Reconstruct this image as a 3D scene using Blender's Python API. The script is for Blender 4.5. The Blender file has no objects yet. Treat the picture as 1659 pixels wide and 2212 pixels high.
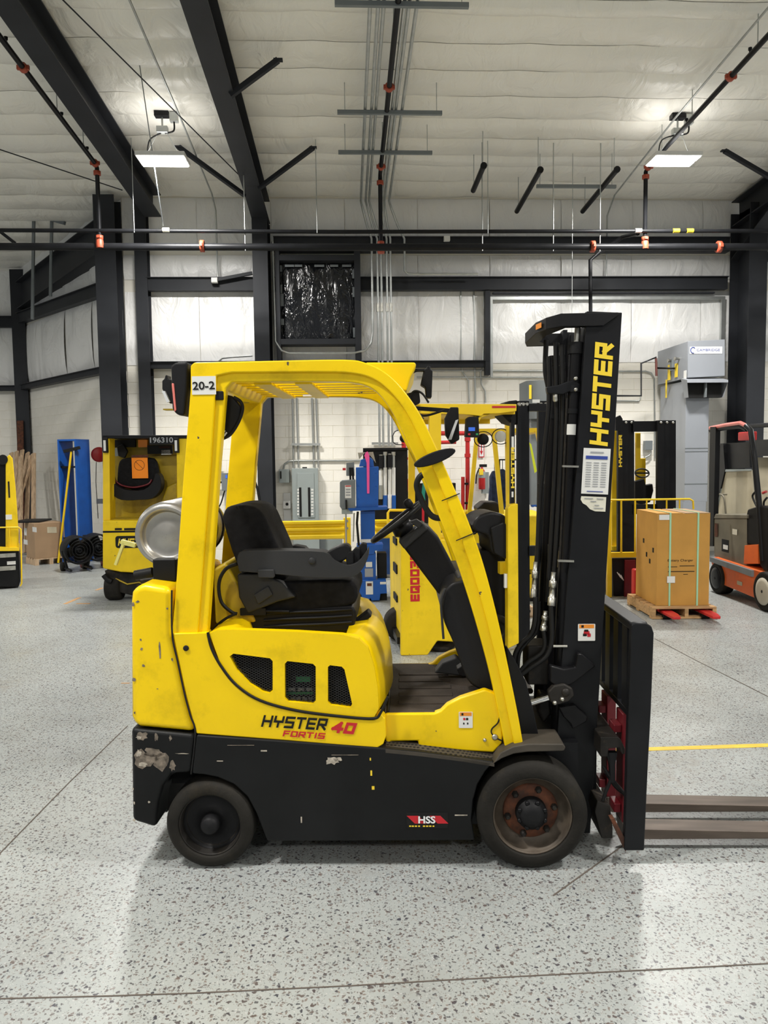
import bpy, bmesh, math, random
from mathutils import Vector, Matrix
from mathutils.geometry import tessellate_polygon
R = math.radians
random.seed(7)
S = bpy.context.scene
COL = S.collection
PI = math.pi

# ---------------------------------------------------------------- camera
W0, H0, FPX = 1659.0, 2212.0, 1640.0
CAM_Z, PITCH, YAW, ROLL = 1.705, 4.05, -2.8, -0.7
camd = bpy.data.cameras.new('camera')
camd.sensor_fit = 'VERTICAL'; camd.sensor_height = 36.0
camd.lens = 36.0 * FPX / H0
camd.clip_end = 200
cam = bpy.data.objects.new('camera', camd); COL.objects.link(cam)
CAM_R = Matrix.Rotation(R(YAW), 3, 'Z') @ Matrix.Rotation(R(90 - PITCH), 3, 'X') @ Matrix.Rotation(R(ROLL), 3, 'Z')
CAM_P = Vector((0, 0, CAM_Z))
cam.matrix_world = Matrix.Translation(CAM_P) @ CAM_R.to_4x4()
S.camera = cam

# ---------------------------------------------------------------- world, lights, exposure
w = bpy.data.worlds.new('world'); S.world = w; w.use_nodes = True
bg = w.node_tree.nodes['Background']
bg.inputs['Color'].default_value = (0.93, 0.96, 1.0, 1); bg.inputs['Strength'].default_value = 0.14
S.view_settings.view_transform = 'Standard'; S.view_settings.look = 'None'
S.view_settings.gamma = 1.0; S.view_settings.use_curve_mapping = False
S.view_settings.exposure = 0.6
def area_light(name, loc, power, size=(0.62, 0.34), col=(1.0, 0.975, 0.93)):
    l = bpy.data.lights.new(name, 'AREA'); l.shape = 'RECTANGLE'
    l.size, l.size_y = size; l.energy = power; l.color = col; l.spread = R(165)
    o = bpy.data.objects.new(name, l); COL.objects.link(o); o.location = loc
    if name == 'high_bay_lamp':            # unseen fill light added above each lamp to brighten the roof
        u = l.copy(); u.energy = UP_W; p = bpy.data.objects.new('roof_fill_light', u); COL.objects.link(p)
        p.location = (loc[0], loc[1], loc[2] + 0.12); p.rotation_euler = (PI, 0, 0)
    return o
LAMP_W, UP_W = 185.0, 3.0
# the hall's regular grid of high-bay lamps: these hang beyond the frame
for gx in (-9.6, -2.6, 4.1, 10.8):
    for gy in (1.6, -6.8):
        area_light('high_bay_lamp', (gx, gy, 6.05 - 0.0512 * gy), LAMP_W)
for gx in (-9.6, 10.8):
    area_light('high_bay_lamp', (gx, 9.6, 5.5), LAMP_W)

# ---------------------------------------------------------------- picture point -> place in the hall
def ray(px, py):
    return (CAM_R @ Vector(((px - W0/2)/FPX, -(py - H0/2)/FPX, -1.0))).normalized()
def hit(px, py, n, d):                     # plane n.x = d
    r = ray(px, py); n = Vector(n)
    return CAM_P + r * ((d - n.dot(CAM_P)) / n.dot(r))
def atY(px, py, y): return hit(px, py, (0, 1, 0), y)
def atZ(px, py, z=0.0): return hit(px, py, (0, 0, 1), z)
WALL_Y, EAVE, SLOPE = 13.0, 6.02, 0.0512
ROOF0 = EAVE + SLOPE * WALL_Y              # roof height above y = 0
def roofz(y): return ROOF0 - SLOPE * y
def atRoof(px, py, drop=0.0): return hit(px, py, (0, SLOPE, 1), ROOF0 - drop)

class Frame:                               # a turned upright frame: u along, v away, z up
    def __init__(s, loc, rz):
        s.loc = Vector(loc); s.rz = rz
        s.m = Matrix.Translation(s.loc) @ Matrix.Rotation(rz, 4, 'Z'); s.i = s.m.inverted()
    def v(s, px, py, v):
        n = (s.m.to_3x3() @ Vector((0, 1, 0))); p = s.m @ Vector((0, v, 0))
        return s.i @ hit(px, py, n, n.dot(p))
    def u(s, px, py, u):
        n = (s.m.to_3x3() @ Vector((1, 0, 0))); p = s.m @ Vector((u, 0, 0))
        return s.i @ hit(px, py, n, n.dot(p))
    def z(s, px, py, z=0.0): return s.i @ atZ(px, py, z)
    def poly(s, pts, v): return [((q := s.v(a, b, v)).x, q.z) for a, b in pts]

# ---------------------------------------------------------------- materials
MATS = {}
def mat(name, col, rough=0.5, metal=0.0, var=0.0, vscale=6.0, bump=0.0, bscale=60.0, dirt=None, dscale=9.0, damt=0.0, emit=0.0, coat=0.0, spec=0.5, stretch=None):
    m = bpy.data.materials.new(name); m.use_nodes = True
    nt = m.node_tree; N = nt.nodes; L = nt.links
    b = N['Principled BSDF']
    c = (*col, 1) if len(col) == 3 else col
    b.inputs['Base Color'].default_value = c
    b.inputs['Roughness'].default_value = rough; b.inputs['Metallic'].default_value = metal
    b.inputs['Specular IOR Level'].default_value = spec
    if coat: b.inputs['Coat Weight'].default_value = coat; b.inputs['Coat Roughness'].default_value = 0.12
    if emit:
        b.inputs['Emission Color'].default_value = c; b.inputs['Emission Strength'].default_value = emit
    if var or dirt or bump:
        tc = N.new('ShaderNodeTexCoord'); mp = N.new('ShaderNodeMapping')
        if stretch: mp.inputs['Scale'].default_value = stretch
        L.new(tc.outputs['Object'], mp.inputs['Vector'])
        last = None
        if var:
            n = N.new('ShaderNodeTexNoise'); n.inputs['Scale'].default_value = vscale; n.inputs['Detail'].default_value = 5
            L.new(mp.outputs['Vector'], n.inputs['Vector'])
            mx = N.new('ShaderNodeMix'); mx.data_type = 'RGBA'
            mx.inputs['A'].default_value = tuple(max(0, x*(1-var)) for x in c[:3]) + (1,)
            mx.inputs['B'].default_value = tuple(min(1, x*(1+var)) for x in c[:3]) + (1,)
            rp = N.new('ShaderNodeMapRange'); rp.inputs['From Min'].default_value = 0.3; rp.inputs['From Max'].default_value = 0.7
            L.new(n.outputs['Fac'], rp.inputs['Value']); L.new(rp.outputs['Result'], mx.inputs['Factor'])
            last = mx.outputs['Result']
        if dirt:
            n2 = N.new('ShaderNodeTexNoise'); n2.inputs['Scale'].default_value = dscale; n2.inputs['Detail'].default_value = 8; n2.inputs['Roughness'].default_value = 0.72
            L.new(mp.outputs['Vector'], n2.inputs['Vector'])
            r2 = N.new('ShaderNodeMapRange'); r2.inputs['From Min'].default_value = 0.56 - 0.06*damt; r2.inputs['From Max'].default_value = 0.74
            r2.inputs['To Max'].default_value = min(1.0, damt)
            L.new(n2.outputs['Fac'], r2.inputs['Value'])
            m2 = N.new('ShaderNodeMix'); m2.data_type = 'RGBA'
            if last: L.new(last, m2.inputs['A'])
            else: m2.inputs['A'].default_value = c
            m2.inputs['B'].default_value = (*dirt, 1)
            L.new(r2.outputs['Result'], m2.inputs['Factor']); last = m2.outputs['Result']
        if last: L.new(last, b.inputs['Base Color'])
        if bump:
            n3 = N.new('ShaderNodeTexNoise'); n3.inputs['Scale'].default_value = bscale; n3.inputs['Detail'].default_value = 4
            L.new(mp.outputs['Vector'], n3.inputs['Vector'])
            bp = N.new('ShaderNodeBump'); bp.inputs['Strength'].default_value = bump; bp.inputs['Distance'].default_value = 0.02
            L.new(n3.outputs['Fac'], bp.inputs['Height']); L.new(bp.outputs['Normal'], b.inputs['Normal'])
    MATS[name] = m
    return m

def chip_mat(name, base, chip, rough, scale, thr, edge_col=None, coat=0.0, var=0.06, vscale=3.0):
    """paint with small worn chips of their own shape"""
    m = mat(name, base, rough, var=var, vscale=vscale, dirt=tuple(x*0.45 for x in base), dscale=3.5, damt=0.5, coat=coat)
    nt = m.node_tree; N = nt.nodes; L = nt.links
    b = N['Principled BSDF']; src = b.inputs['Base Color'].links[0].from_socket
    tc = N.new('ShaderNodeTexCoord')
    n = N.new('ShaderNodeTexNoise'); n.inputs['Scale'].default_value = scale; n.inputs['Detail'].default_value = 3; n.inputs['Roughness'].default_value = 0.6
    L.new(tc.outputs['Object'], n.inputs['Vector'])
    r = N.new('ShaderNodeMapRange'); r.inputs['From Min'].default_value = thr; r.inputs['From Max'].default_value = thr + 0.02
    L.new(n.outputs['Fac'], r.inputs['Value'])
    mx = N.new('ShaderNodeMix'); mx.data_type = 'RGBA'; mx.inputs['B'].default_value = (*chip, 1)
    L.new(src, mx.inputs['A']); L.new(r.outputs['Result'], mx.inputs['Factor']); L.new(mx.outputs['Result'], b.inputs['Base Color'])
    return m

YEL = (0.88, 0.60, 0.001)
chip_mat('yellow_paint', YEL, (0.09, 0.07, 0.05), 0.34, 17, 0.745, coat=0.08)
chip_mat('yellow_paint_worn', (0.80, 0.56, 0.012), (0.16, 0.12, 0.05), 0.42, 22, 0.71, var=0.12)
for _n in ('yellow_paint', 'yellow_paint_worn'): MATS[_n].node_tree.nodes['Principled BSDF'].inputs['Specular IOR Level'].default_value = 0.3
mat('yellow_rail', (0.83, 0.56, 0.01), 0.4, var=0.05)
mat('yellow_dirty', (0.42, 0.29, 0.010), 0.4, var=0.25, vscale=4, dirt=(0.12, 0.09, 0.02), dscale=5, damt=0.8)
chip_mat('black_paint', (0.009, 0.0095, 0.010), (0.28, 0.24, 0.19), 0.42, 21, 0.775, var=0.2)
mat('black_gloss', (0.008, 0.008, 0.009), 0.32, var=0.15)
mat('black_plastic', (0.010, 0.010, 0.011), 0.5, bump=0.08, bscale=300)
mat('grey_plastic', (0.034, 0.035, 0.037), 0.52, bump=0.06, bscale=300)
mat('dark_cloth', (0.010, 0.010, 0.011), 0.9, var=0.35, vscale=30, bump=0.2, bscale=400)
mat('vinyl', (0.012, 0.012, 0.013), 0.42, bump=0.05, bscale=120)
mat('rubber', (0.017, 0.0155, 0.013), 0.72, var=0.35, vscale=7, dirt=(0.06, 0.046, 0.026), dscale=4, damt=0.5, bump=0.1, bscale=80)
mat('rubber_hose', (0.013, 0.013, 0.013), 0.45)
mat('black_steel', (0.010, 0.0105, 0.012), 0.38, var=0.2, vscale=5)
mat('frame_steel', (0.027, 0.029, 0.034), 0.5, var=0.15, vscale=2)
mat('greasy_steel', (0.022, 0.020, 0.018), 0.45, var=0.4, vscale=9, dirt=(0.12, 0.085, 0.05), dscale=12, damt=0.5)
mat('rust', (0.10, 0.031, 0.012), 0.8, var=0.5, vscale=25, dirt=(0.02, 0.016, 0.013), dscale=14, damt=1.6)
mat('rim_steel', (0.085, 0.066, 0.048), 0.5, metal=0.3, var=0.35, vscale=12, dirt=(0.02, 0.018, 0.015), dscale=10, damt=0.7)
mat('fork_steel', (0.11, 0.085, 0.068), 0.5, metal=0.4, var=0.3, vscale=5, stretch=(0.6, 5, 5))
mat('chrome', (0.75, 0.75, 0.74), 0.18, metal=1.0)
mat('zinc', (0.48, 0.47, 0.42), 0.35, metal=0.9, var=0.2, vscale=20)
mat('galvanised', (0.48, 0.50, 0.49), 0.38, metal=0.75, var=0.12, vscale=8)
mat('alu_tank', (0.40, 0.39, 0.365), 0.36, metal=0.8, var=0.15, vscale=6, dirt=(0.20, 0.16, 0.10), dscale=6, damt=0.7)
mat('dark_red', (0.13, 0.006, 0.011), 0.45, var=0.2)
mat('red_paint', (0.50, 0.02, 0.02), 0.4, var=0.1)
mat('coupling_orange', (0.36, 0.062, 0.028), 0.5, var=0.15)
mat('mat_rubber', (0.052, 0.042, 0.034), 0.75, var=0.35, vscale=6, bump=0.15, bscale=150)
mat('step_plate', (0.045, 0.037, 0.027), 0.65, var=0.4, vscale=7)
mat('dark_hole', (0.004, 0.004, 0.004), 0.9)
mat('white_sticker', (0.72, 0.72, 0.69), 0.5)
mat('cream_sticker', (0.68, 0.66, 0.55), 0.6, var=0.06, vscale=30)
mat('orange_sticker', (0.78, 0.26, 0.02), 0.5)
mat('orange_tag', (0.98, 0.27, 0.0), 0.5)
mat('print_black', (0.012, 0.012, 0.012), 0.6)
mat('print_grey', (0.33, 0.34, 0.36), 0.6)
mat('print_red', (0.52, 0.01, 0.02), 0.5)
mat('print_yellow', (0.86, 0.62, 0.03), 0.5)
mat('print_white', (0.82, 0.82, 0.82), 0.5)
mat('print_blue', (0.03, 0.06, 0.30), 0.5)
mat('print_green', (0.02, 0.28, 0.09), 0.5)
mat('red_lens', (0.75, 0.20, 0.17), 0.25, coat=0.4)
mat('amber_lens', (0.80, 0.25, 0.02), 0.25)
mat('lamp_glass', (0.70, 0.72, 0.74), 0.12)
mat('screen_blue', (0.03, 0.10, 0.45), 0.3, emit=0.5)
mat('blue_paint', (0.008, 0.095, 0.42), 0.38, var=0.12, vscale=5)
mat('blue_dirty', (0.006, 0.055, 0.24), 0.5, var=0.4, vscale=4)
mat('grey_panel', (0.30, 0.34, 0.335), 0.45, var=0.03)
mat('grey_panel_dark', (0.17, 0.19, 0.20), 0.5, var=0.05)
mat('hvac_grey', (0.31, 0.33, 0.365), 0.4, metal=0.15, var=0.05, vscale=1.5)
mat('cardboard', (0.50, 0.255, 0.05), 0.8, var=0.08, vscale=5)
mat('cardboard_pale', (0.36, 0.235, 0.135), 0.8, var=0.08, vscale=4)
mat('wood', (0.45, 0.27, 0.12), 0.8, var=0.35, vscale=5, stretch=(1, 8, 8))
mat('lumber', (0.50, 0.355, 0.225), 0.8, var=0.3, vscale=5, stretch=(6, 6, 0.8))
mat('strap_green', (0.36, 0.62, 0.40), 0.4)
mat('orange_paint', (0.68, 0.125, 0.018), 0.42, var=0.12, vscale=4, dirt=(0.25, 0.10, 0.05), dscale=6, damt=0.5)
mat('battery_grey', (0.165, 0.15, 0.11), 0.6, var=0.3, vscale=3)
mat('board_beige', (0.50, 0.45, 0.33), 0.7, var=0.12, vscale=3)
mat('hub_beige', (0.50, 0.47, 0.38), 0.6, var=0.1)
mat('pink_ribbon', (0.95, 0.10, 0.36), 0.6)
mat('green_hose', (0.01, 0.20, 0.14), 0.5)
mat('denim', (0.022, 0.032, 0.07), 0.9, var=0.5, vscale=14)
mat('hi_vis', (0.75, 0.85, 0.03), 0.6)
mat('white_plastic', (0.74, 0.74, 0.72), 0.5)
mat('led_diffuser', (1.0, 0.985, 0.95), 0.5, emit=9.0)
mat('maroon', (0.13, 0.012, 0.014), 0.5)
mat('block_paint', (0.90, 0.87, 0.79), 0.62, var=0.035, vscale=5, bump=0.12, bscale=45)
mat('mortar', (0.85, 0.82, 0.735), 0.75)
mat('gas_pipe_red', (0.10, 0.03, 0.025), 0.5)
mat('khaki_strap', (0.20, 0.17, 0.10), 0.8)

for _n in ('black_paint', 'black_gloss', 'black_plastic', 'grey_plastic', 'dark_cloth', 'vinyl', 'rubber', 'rubber_hose', 'black_steel', 'frame_steel', 'greasy_steel', 'print_black', 'mat_rubber'):
    MATS[_n].node_tree.nodes['Principled BSDF'].inputs['Specular IOR Level'].default_value = 0.18
def insulation(name, base):
    m = mat(name, base, 0.34, var=0.03, vscale=0.7)
    nt = m.node_tree; N = nt.nodes; L = nt.links; b = N['Principled BSDF']
    tc = N.new('ShaderNodeTexCoord'); mp = N.new('ShaderNodeMapping'); L.new(tc.outputs['Object'], mp.inputs['Vector'])
    mp.inputs['Scale'].default_value = (1.6, 0.9, 1.0)
    n = N.new('ShaderNodeTexNoise'); n.inputs['Scale'].default_value = 1.7; n.inputs['Detail'].default_value = 6; n.inputs['Roughness'].default_value = 0.5; n.inputs['Distortion'].default_value = 1.2
    L.new(mp.outputs['Vector'], n.inputs['Vector'])
    bp = N.new('ShaderNodeBump'); bp.inputs['Strength'].default_value = 0.55; bp.inputs['Distance'].default_value = 0.10
    L.new(n.outputs['Fac'], bp.inputs['Height']); L.new(bp.outputs['Normal'], b.inputs['Normal'])
insulation('insulation_roof', (0.87, 0.85, 0.785))
insulation('insulation_wall', (0.90, 0.90, 0.89))
def plastic_film():
    m = mat('plastic_film', (0.006, 0.007, 0.009), 0.17, spec=0.6)
    nt = m.node_tree; N = nt.nodes; L = nt.links; b = N['Principled BSDF']
    tc = N.new('ShaderNodeTexCoord'); mp = N.new('ShaderNodeMapping'); mp.inputs['Scale'].default_value = (5, 5, 2.0)
    L.new(tc.outputs['Object'], mp.inputs['Vector'])
    n = N.new('ShaderNodeTexNoise'); n.inputs['Scale'].default_value = 1.3; n.inputs['Detail'].default_value = 3; n.inputs['Distortion'].default_value = 1.5
    L.new(mp.outputs['Vector'], n.inputs['Vector'])
    bp = N.new('ShaderNodeBump'); bp.inputs['Strength'].default_value = 0.5; bp.inputs['Distance'].default_value = 0.10
    L.new(n.outputs['Fac'], bp.inputs['Height']); L.new(bp.outputs['Normal'], b.inputs['Normal'])
plastic_film()

def floor_mat():
    m = bpy.data.materials.new('epoxy_flake_floor'); m.use_nodes = True; MATS['floor'] = m
    nt = m.node_tree; N = nt.nodes; L = nt.links; b = N['Principled BSDF']
    tc = N.new('ShaderNodeTexCoord')
    def noise(sc, det=4, vec=None, dist=0.0):
        n = N.new('ShaderNodeTexNoise'); n.inputs['Scale'].default_value = sc; n.inputs['Detail'].default_value = det; n.inputs['Distortion'].default_value = dist
        L.new(vec or tc.outputs['Object'], n.inputs['Vector']); return n
    def mr(sock, a, c, d=0.0, e=1.0):
        r = N.new('ShaderNodeMapRange'); r.inputs['From Min'].default_value = a; r.inputs['From Max'].default_value = c
        r.inputs['To Min'].default_value = d; r.inputs['To Max'].default_value = e
        L.new(sock, r.inputs['Value']); return r.outputs['Result']
    def mix(f, A, B):
        x = N.new('ShaderNodeMix'); x.data_type = 'RGBA'
        for k, v in (('A', A), ('B', B)):
            if isinstance(v, tuple): x.inputs[k].default_value = (*v, 1)
            else: L.new(v, x.inputs[k])
        if isinstance(f, float): x.inputs['Factor'].default_value = f
        else: L.new(f, x.inputs['Factor'])
        return x.outputs['Result']
    def mul(a, bb):
        x = N.new('ShaderNodeMath'); x.operation = 'MULTIPLY'
        for k, v in ((0, a), (1, bb)):
            if isinstance(v, float): x.inputs[k].default_value = v
            else: L.new(v, x.inputs[k])
        return x.outputs['Value']
    base = mix(mr(noise(0.55, 5).outputs['Fac'], 0.35, 0.68), (0.39, 0.412, 0.398), (0.305, 0.328, 0.324))
    base = mix(mr(noise(2.3, 6).outputs['Fac'], 0.52, 0.75, 0, 0.35), base, (0.27, 0.265, 0.235))
    # wobble so that no flake is round
    wob = noise(55, 2); va = N.new('ShaderNodeVectorMath'); va.operation = 'SCALE'; va.inputs['Scale'].default_value = 0.028
    L.new(wob.outputs['Color'], va.inputs[0])
    ad = N.new('ShaderNodeVectorMath'); ad.operation = 'ADD'; L.new(tc.outputs['Object'], ad.inputs[0]); L.new(va.outputs['Vector'], ad.inputs[1])
    def flakes(scale, rad, keep, col_a, col_b, amt):
        v = N.new('ShaderNodeTexVoronoi'); v.voronoi_dimensions = '2D'; v.inputs['Scale'].default_value = scale
        L.new(ad.outputs['Vector'], v.inputs['Vector'])
        sp = N.new('ShaderNodeSeparateColor'); L.new(v.outputs['Color'], sp.inputs['Color'])
        inside = mr(v.outputs['Distance'], rad, rad*0.78)
        kept = mr(sp.outputs['Red'], keep, keep + 0.01)
        return mul(mul(inside, kept), amt), mix(sp.outputs['Green'], col_a, col_b)
    for sc, rad, keep, ca, cb, amt in ((130, 0.33, 0.48, (0.06, 0.065, 0.08), (0.28, 0.255, 0.23), 0.7), (130, 0.30, 0.85, (0.8, 0.8, 0.78), (0.62, 0.64, 0.64), 0.5),
                                       (62, 0.29, 0.46, (0.045, 0.048, 0.06), (0.19, 0.15, 0.13), 0.85), (27, 0.18, 0.66, (0.03, 0.032, 0.05), (0.12, 0.09, 0.08), 0.92)):
        f, c = flakes(sc, rad, keep, ca, cb, amt); base = mix(f, base, c)
    # worn patches down to the concrete
    worn = mul(mr(noise(0.9, 8, dist=0.6).outputs['Fac'], 0.60, 0.70, 0, 0.55), mr(noise(14, 6).outputs['Fac'], 0.42, 0.6))
    base = mix(worn, base, (0.27, 0.255, 0.225))
    L.new(base, b.inputs['Base Color'])
    rr = mr(noise(1.8, 5).outputs['Fac'], 0.3, 0.7, 0.28, 0.45); L.new(rr, b.inputs['Roughness'])
    bp = N.new('ShaderNodeBump'); bp.inputs['Strength'].default_value = 0.12; bp.inputs['Distance'].default_value = 0.01
    L.new(noise(22, 3).outputs['Fac'], bp.inputs['Height']); L.new(bp.outputs['Normal'], b.inputs['Normal'])
floor_mat()

# ---------------------------------------------------------------- mesh helpers
def world_of(o):
    m = Matrix.Identity(4)
    while o is not None:
        m = o.matrix_basis @ m; o = o.parent
    return m
def V(*a): return Vector(a)
class MB:
    def __init__(s): s.v = []; s.f = []; s.sm = []
    def add(s, verts, faces, smooth=False):
        n = len(s.v); s.v += [Vector(q) for q in verts]
        s.f += [tuple(i + n for i in f) for f in faces]; s.sm += [smooth]*len(faces); return s
    def box(s, x0, x1, y0, y1, z0, z1):
        return s.add([(x0,y0,z0),(x1,y0,z0),(x1,y1,z0),(x0,y1,z0),(x0,y0,z1),(x1,y0,z1),(x1,y1,z1),(x0,y1,z1)],
                     [(0,3,2,1),(4,5,6,7),(0,1,5,4),(1,2,6,5),(2,3,7,6),(3,0,4,7)])
    def bar(s, a, b, wd, ht, up=(0,0,1)):          # rectangular bar between two points
        a, b = Vector(a), Vector(b); d = (b-a).normalized(); upv = Vector(up)
        if abs(d.dot(upv)) > 0.98: upv = Vector((0,1,0)) if abs(d.y) < 0.9 else Vector((1,0,0))
        r = d.cross(upv).normalized(); u = r.cross(d).normalized()
        q = [r*(sx*wd/2) + u*(sz*ht/2) for sx, sz in ((-1,-1),(1,-1),(1,1),(-1,1))]
        return s.add([a+k for k in q] + [b+k for k in q], [(3,2,1,0),(4,5,6,7),(0,1,5,4),(1,2,6,5),(2,3,7,6),(3,0,4,7)])
    def prism(s, pts, v0, v1, axis='y', holes=()):  # outline in (u, z) pushed from v0 to v1 along v
        def P(q, v):
            a, b = q
            return (a, v, b) if axis == 'y' else ((v, a, b) if axis == 'x' else (a, b, v))
        loops = [list(pts)] + [list(h) for h in holes]
        flat = [q for l in loops for q in l]; n = len(flat)
        vs = [P(q, v0) for q in flat] + [P(q, v1) for q in flat]; fs = []
        if holes:
            tr = tessellate_polygon([[Vector((a, b, 0)) for a, b in l] for l in loops])
            for t in tr: fs.append(tuple(t)); fs.append(tuple(i + n for i in reversed(t)))
        else:
            fs.append(tuple(range(n))); fs.append(tuple(range(2*n-1, n-1, -1)))
        k = 0
        for l in loops:
            m = len(l)
            for i in range(m):
                j = (i+1) % m; fs.append((k+i, k+n+i, k+n+j, k+j))
            k += m
        return s.add(vs, fs)
    def loft(s, rings, cap=True, smooth=True, closed=True):
        n = len(rings[0]); vs = [q for r in rings for q in r]; fs = []
        for i in range(len(rings)-1):
            for j in range(n if closed else n-1):
                k = (j+1) % n; fs.append((i*n+j, i*n+k, (i+1)*n+k, (i+1)*n+j))
        s.add(vs, fs, smooth)
        if cap: s.add(rings[0], [tuple(reversed(range(n)))]); s.add(rings[-1], [tuple(range(n))])
        return s
    def tube(s, path, r, n=8, cap=True):
        P = [Vector(p) for p in path]; rings = []; prev = None
        for i, p in enumerate(P):
            d = (P[min(i+1, len(P)-1)] - P[max(i-1, 0)]).normalized()
            if prev is None:
                a = Vector((0,0,1)) if abs(d.z) < 0.9 else Vector((1,0,0)); x = d.cross(a).normalized()
            else: x = (prev - d*prev.dot(d)).normalized()
            prev = x; y = d.cross(x); rr = r[i] if isinstance(r, (list, tuple)) else r
            rings.append([p + x*(rr*math.cos(2*PI*k/n)) + y*(rr*math.sin(2*PI*k/n)) for k in range(n)])
        return s.loft(rings, cap)
    def lathe(s, c, axis, prof, n=32, a0=0.0, cap=True):      # profile of (radius, distance along axis)
        c = Vector(c); d = Vector(axis).normalized(); a = Vector((0,0,1)) if abs(d.z) < 0.9 else Vector((1,0,0))
        x = d.cross(a).normalized(); y = d.cross(x)
        rings = [[c + d*h + x*(max(r, 1e-4)*math.cos(a0+2*PI*k/n)) + y*(max(r, 1e-4)*math.sin(a0+2*PI*k/n)) for k in range(n)] for r, h in prof]
        return s.loft(rings, cap)
    def ball(s, c, rx, ry=None, rz=None, n=14, m=8):
        ry = ry or rx; rz = rz or rx; c = Vector(c)
        rings = [[c + V(rx*math.sin(PI*i/m)*math.cos(2*PI*k/n), ry*math.sin(PI*i/m)*math.sin(2*PI*k/n), -rz*math.cos(PI*i/m)) for k in range(n)] for i in range(1, m)]
        return s.loft(rings, True)
    def build(s, name, material, parent=None, bevel=0.0, seg=2, world=False, label=None, smooth=None, ang=35, sub=0):
        me = bpy.data.meshes.new(name)
        vs = s.v; off = Vector((0,0,0))
        if parent is not None and world:
            mi = world_of(parent).inverted(); vs = [mi @ q for q in vs]
        elif parent is None:
            lo = [min(q[i] for q in vs) for i in range(3)]; hi = [max(q[i] for q in vs) for i in range(3)]
            off = Vector(((lo[0]+hi[0])/2, (lo[1]+hi[1])/2, lo[2])); vs = [q - off for q in vs]
        me.from_pydata([tuple(q) for q in vs], [], s.f); me.update()
        bm = bmesh.new(); bm.from_mesh(me)
        bmesh.ops.remove_doubles(bm, verts=bm.verts, dist=1e-5) if False else None
        bmesh.ops.recalc_face_normals(bm, faces=bm.faces); bm.to_mesh(me); bm.free()
        for p, k in zip(me.polygons, s.sm): p.use_smooth = k if smooth is None else smooth
        me.materials.append(MATS[material] if isinstance(material, str) else material)
        o = bpy.data.objects.new(name, me); COL.objects.link(o); o.location = off
        if parent is not None: o.parent = parent
        if bevel:
            for p in me.polygons: p.use_smooth = True
            b = o.modifiers.new('edge', 'BEVEL'); b.width = bevel; b.segments = seg; b.limit_method = 'ANGLE'; b.angle_limit = R(ang)
            b.harden_normals = True; b.use_clamp_overlap = True
        if sub:
            q = o.modifiers.new('sub', 'SUBSURF'); q.levels = sub; q.render_levels = sub
            for p in me.polygons: p.use_smooth = True
        if label: o['label'] = label
        return o
def tag(o, label, cat=None, group=None, kind=None):
    o['label'] = label
    if cat: o['category'] = cat
    if group: o['group'] = group
    if kind: o['kind'] = kind
    return o
def thing(name, label, cat, loc=(0,0,0), rz=0.0, group=None, kind=None):
    e = bpy.data.objects.new(name, None); COL.objects.link(e); e.empty_display_size = 0.2
    e.location = loc; e.rotation_euler = (0, 0, rz)
    e.matrix_basis = Matrix.Translation(Vector(loc)) @ Matrix.Rotation(rz, 4, 'Z')
    return tag(e, label, cat, group, kind)
def copy_tree(o, parent=None):
    c = o.copy(); COL.objects.link(c); c.parent = parent
    for ch in o.children: copy_tree(ch, c)
    return c
def spline(pts, n=6):                       # smooth path through points
    P = [Vector(p) for p in pts]; out = []
    for i in range(len(P)-1):
        p0, p1, p2, p3 = P[max(i-1,0)], P[i], P[i+1], P[min(i+2, len(P)-1)]
        for k in range(n):
            t = k/n
            out.append(0.5*((2*p1) + (p2-p0)*t + (2*p0-5*p1+4*p2-p3)*t*t + (3*p1-p0-3*p2+p3)*t**3))
    return out + [P[-1]]
def spl2(pts, n=5):
    return [(q.x, q.y) for q in spline([(a, b, 0) for a, b in pts], n)]
def rrect(x0, x1, z0, z1, r, n=4):
    out = []
    for cx, cz, a in ((x1-r, z1-r, 0), (x0+r, z1-r, 90), (x0+r, z0+r, 180), (x1-r, z0+r, 270)):
        for k in range(n+1): t = R(a + 90*k/n); out.append((cx + r*math.cos(t), cz + r*math.sin(t)))
    return out
def circ(cx, cz, r, n=20, rz=None):
    rz = rz or r
    return [(cx + r*math.cos(2*PI*k/n), cz + rz*math.sin(2*PI*k/n)) for k in range(n)]
# ---- flat lettering
def plate_at(o, right, up):
    r = Vector(right).normalized(); u = Vector(up); u = (u - r*u.dot(r)).normalized(); n = r.cross(u)
    return Matrix.Translation(Vector(o)) @ Matrix((r, u, n)).transposed().to_4x4()
def text(s, name, material, parent, o, right, up, height, width=None, world=False, th=0.0015, bold=0.0, label=None):
    cu = bpy.data.curves.new('t', 'FONT'); cu.body = s; cu.size = 1.0; cu.align_x = 'LEFT'; cu.extrude = 0.0; cu.offset = bold; cu.resolution_u = 3
    ob = bpy.data.objects.new('t', cu); me = bpy.data.meshes.new_from_object(ob)
    xs = [v.co.x for v in me.vertices]; ys = [v.co.y for v in me.vertices]
    x0, x1, y0, y1 = min(xs), max(xs), min(ys), max(ys)
    sy = height/(y1-y0); sx = (width/(x1-x0)) if width else sy
    m = plate_at(o, right, up)
    if world and parent is not None: m = world_of(parent).inverted() @ m
    for v in me.vertices: v.co = m @ Vector(((v.co.x-(x0+x1)/2)*sx, (v.co.y-(y0+y1)/2)*sy, th))
    me.name = name; me.materials.clear(); me.materials.append(MATS[material])
    bpy.data.objects.remove(ob); bpy.data.curves.remove(cu)
    t = bpy.data.objects.new(name, me); COL.objects.link(t); t.parent = parent
    if label: t['label'] = label
    return t
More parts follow.
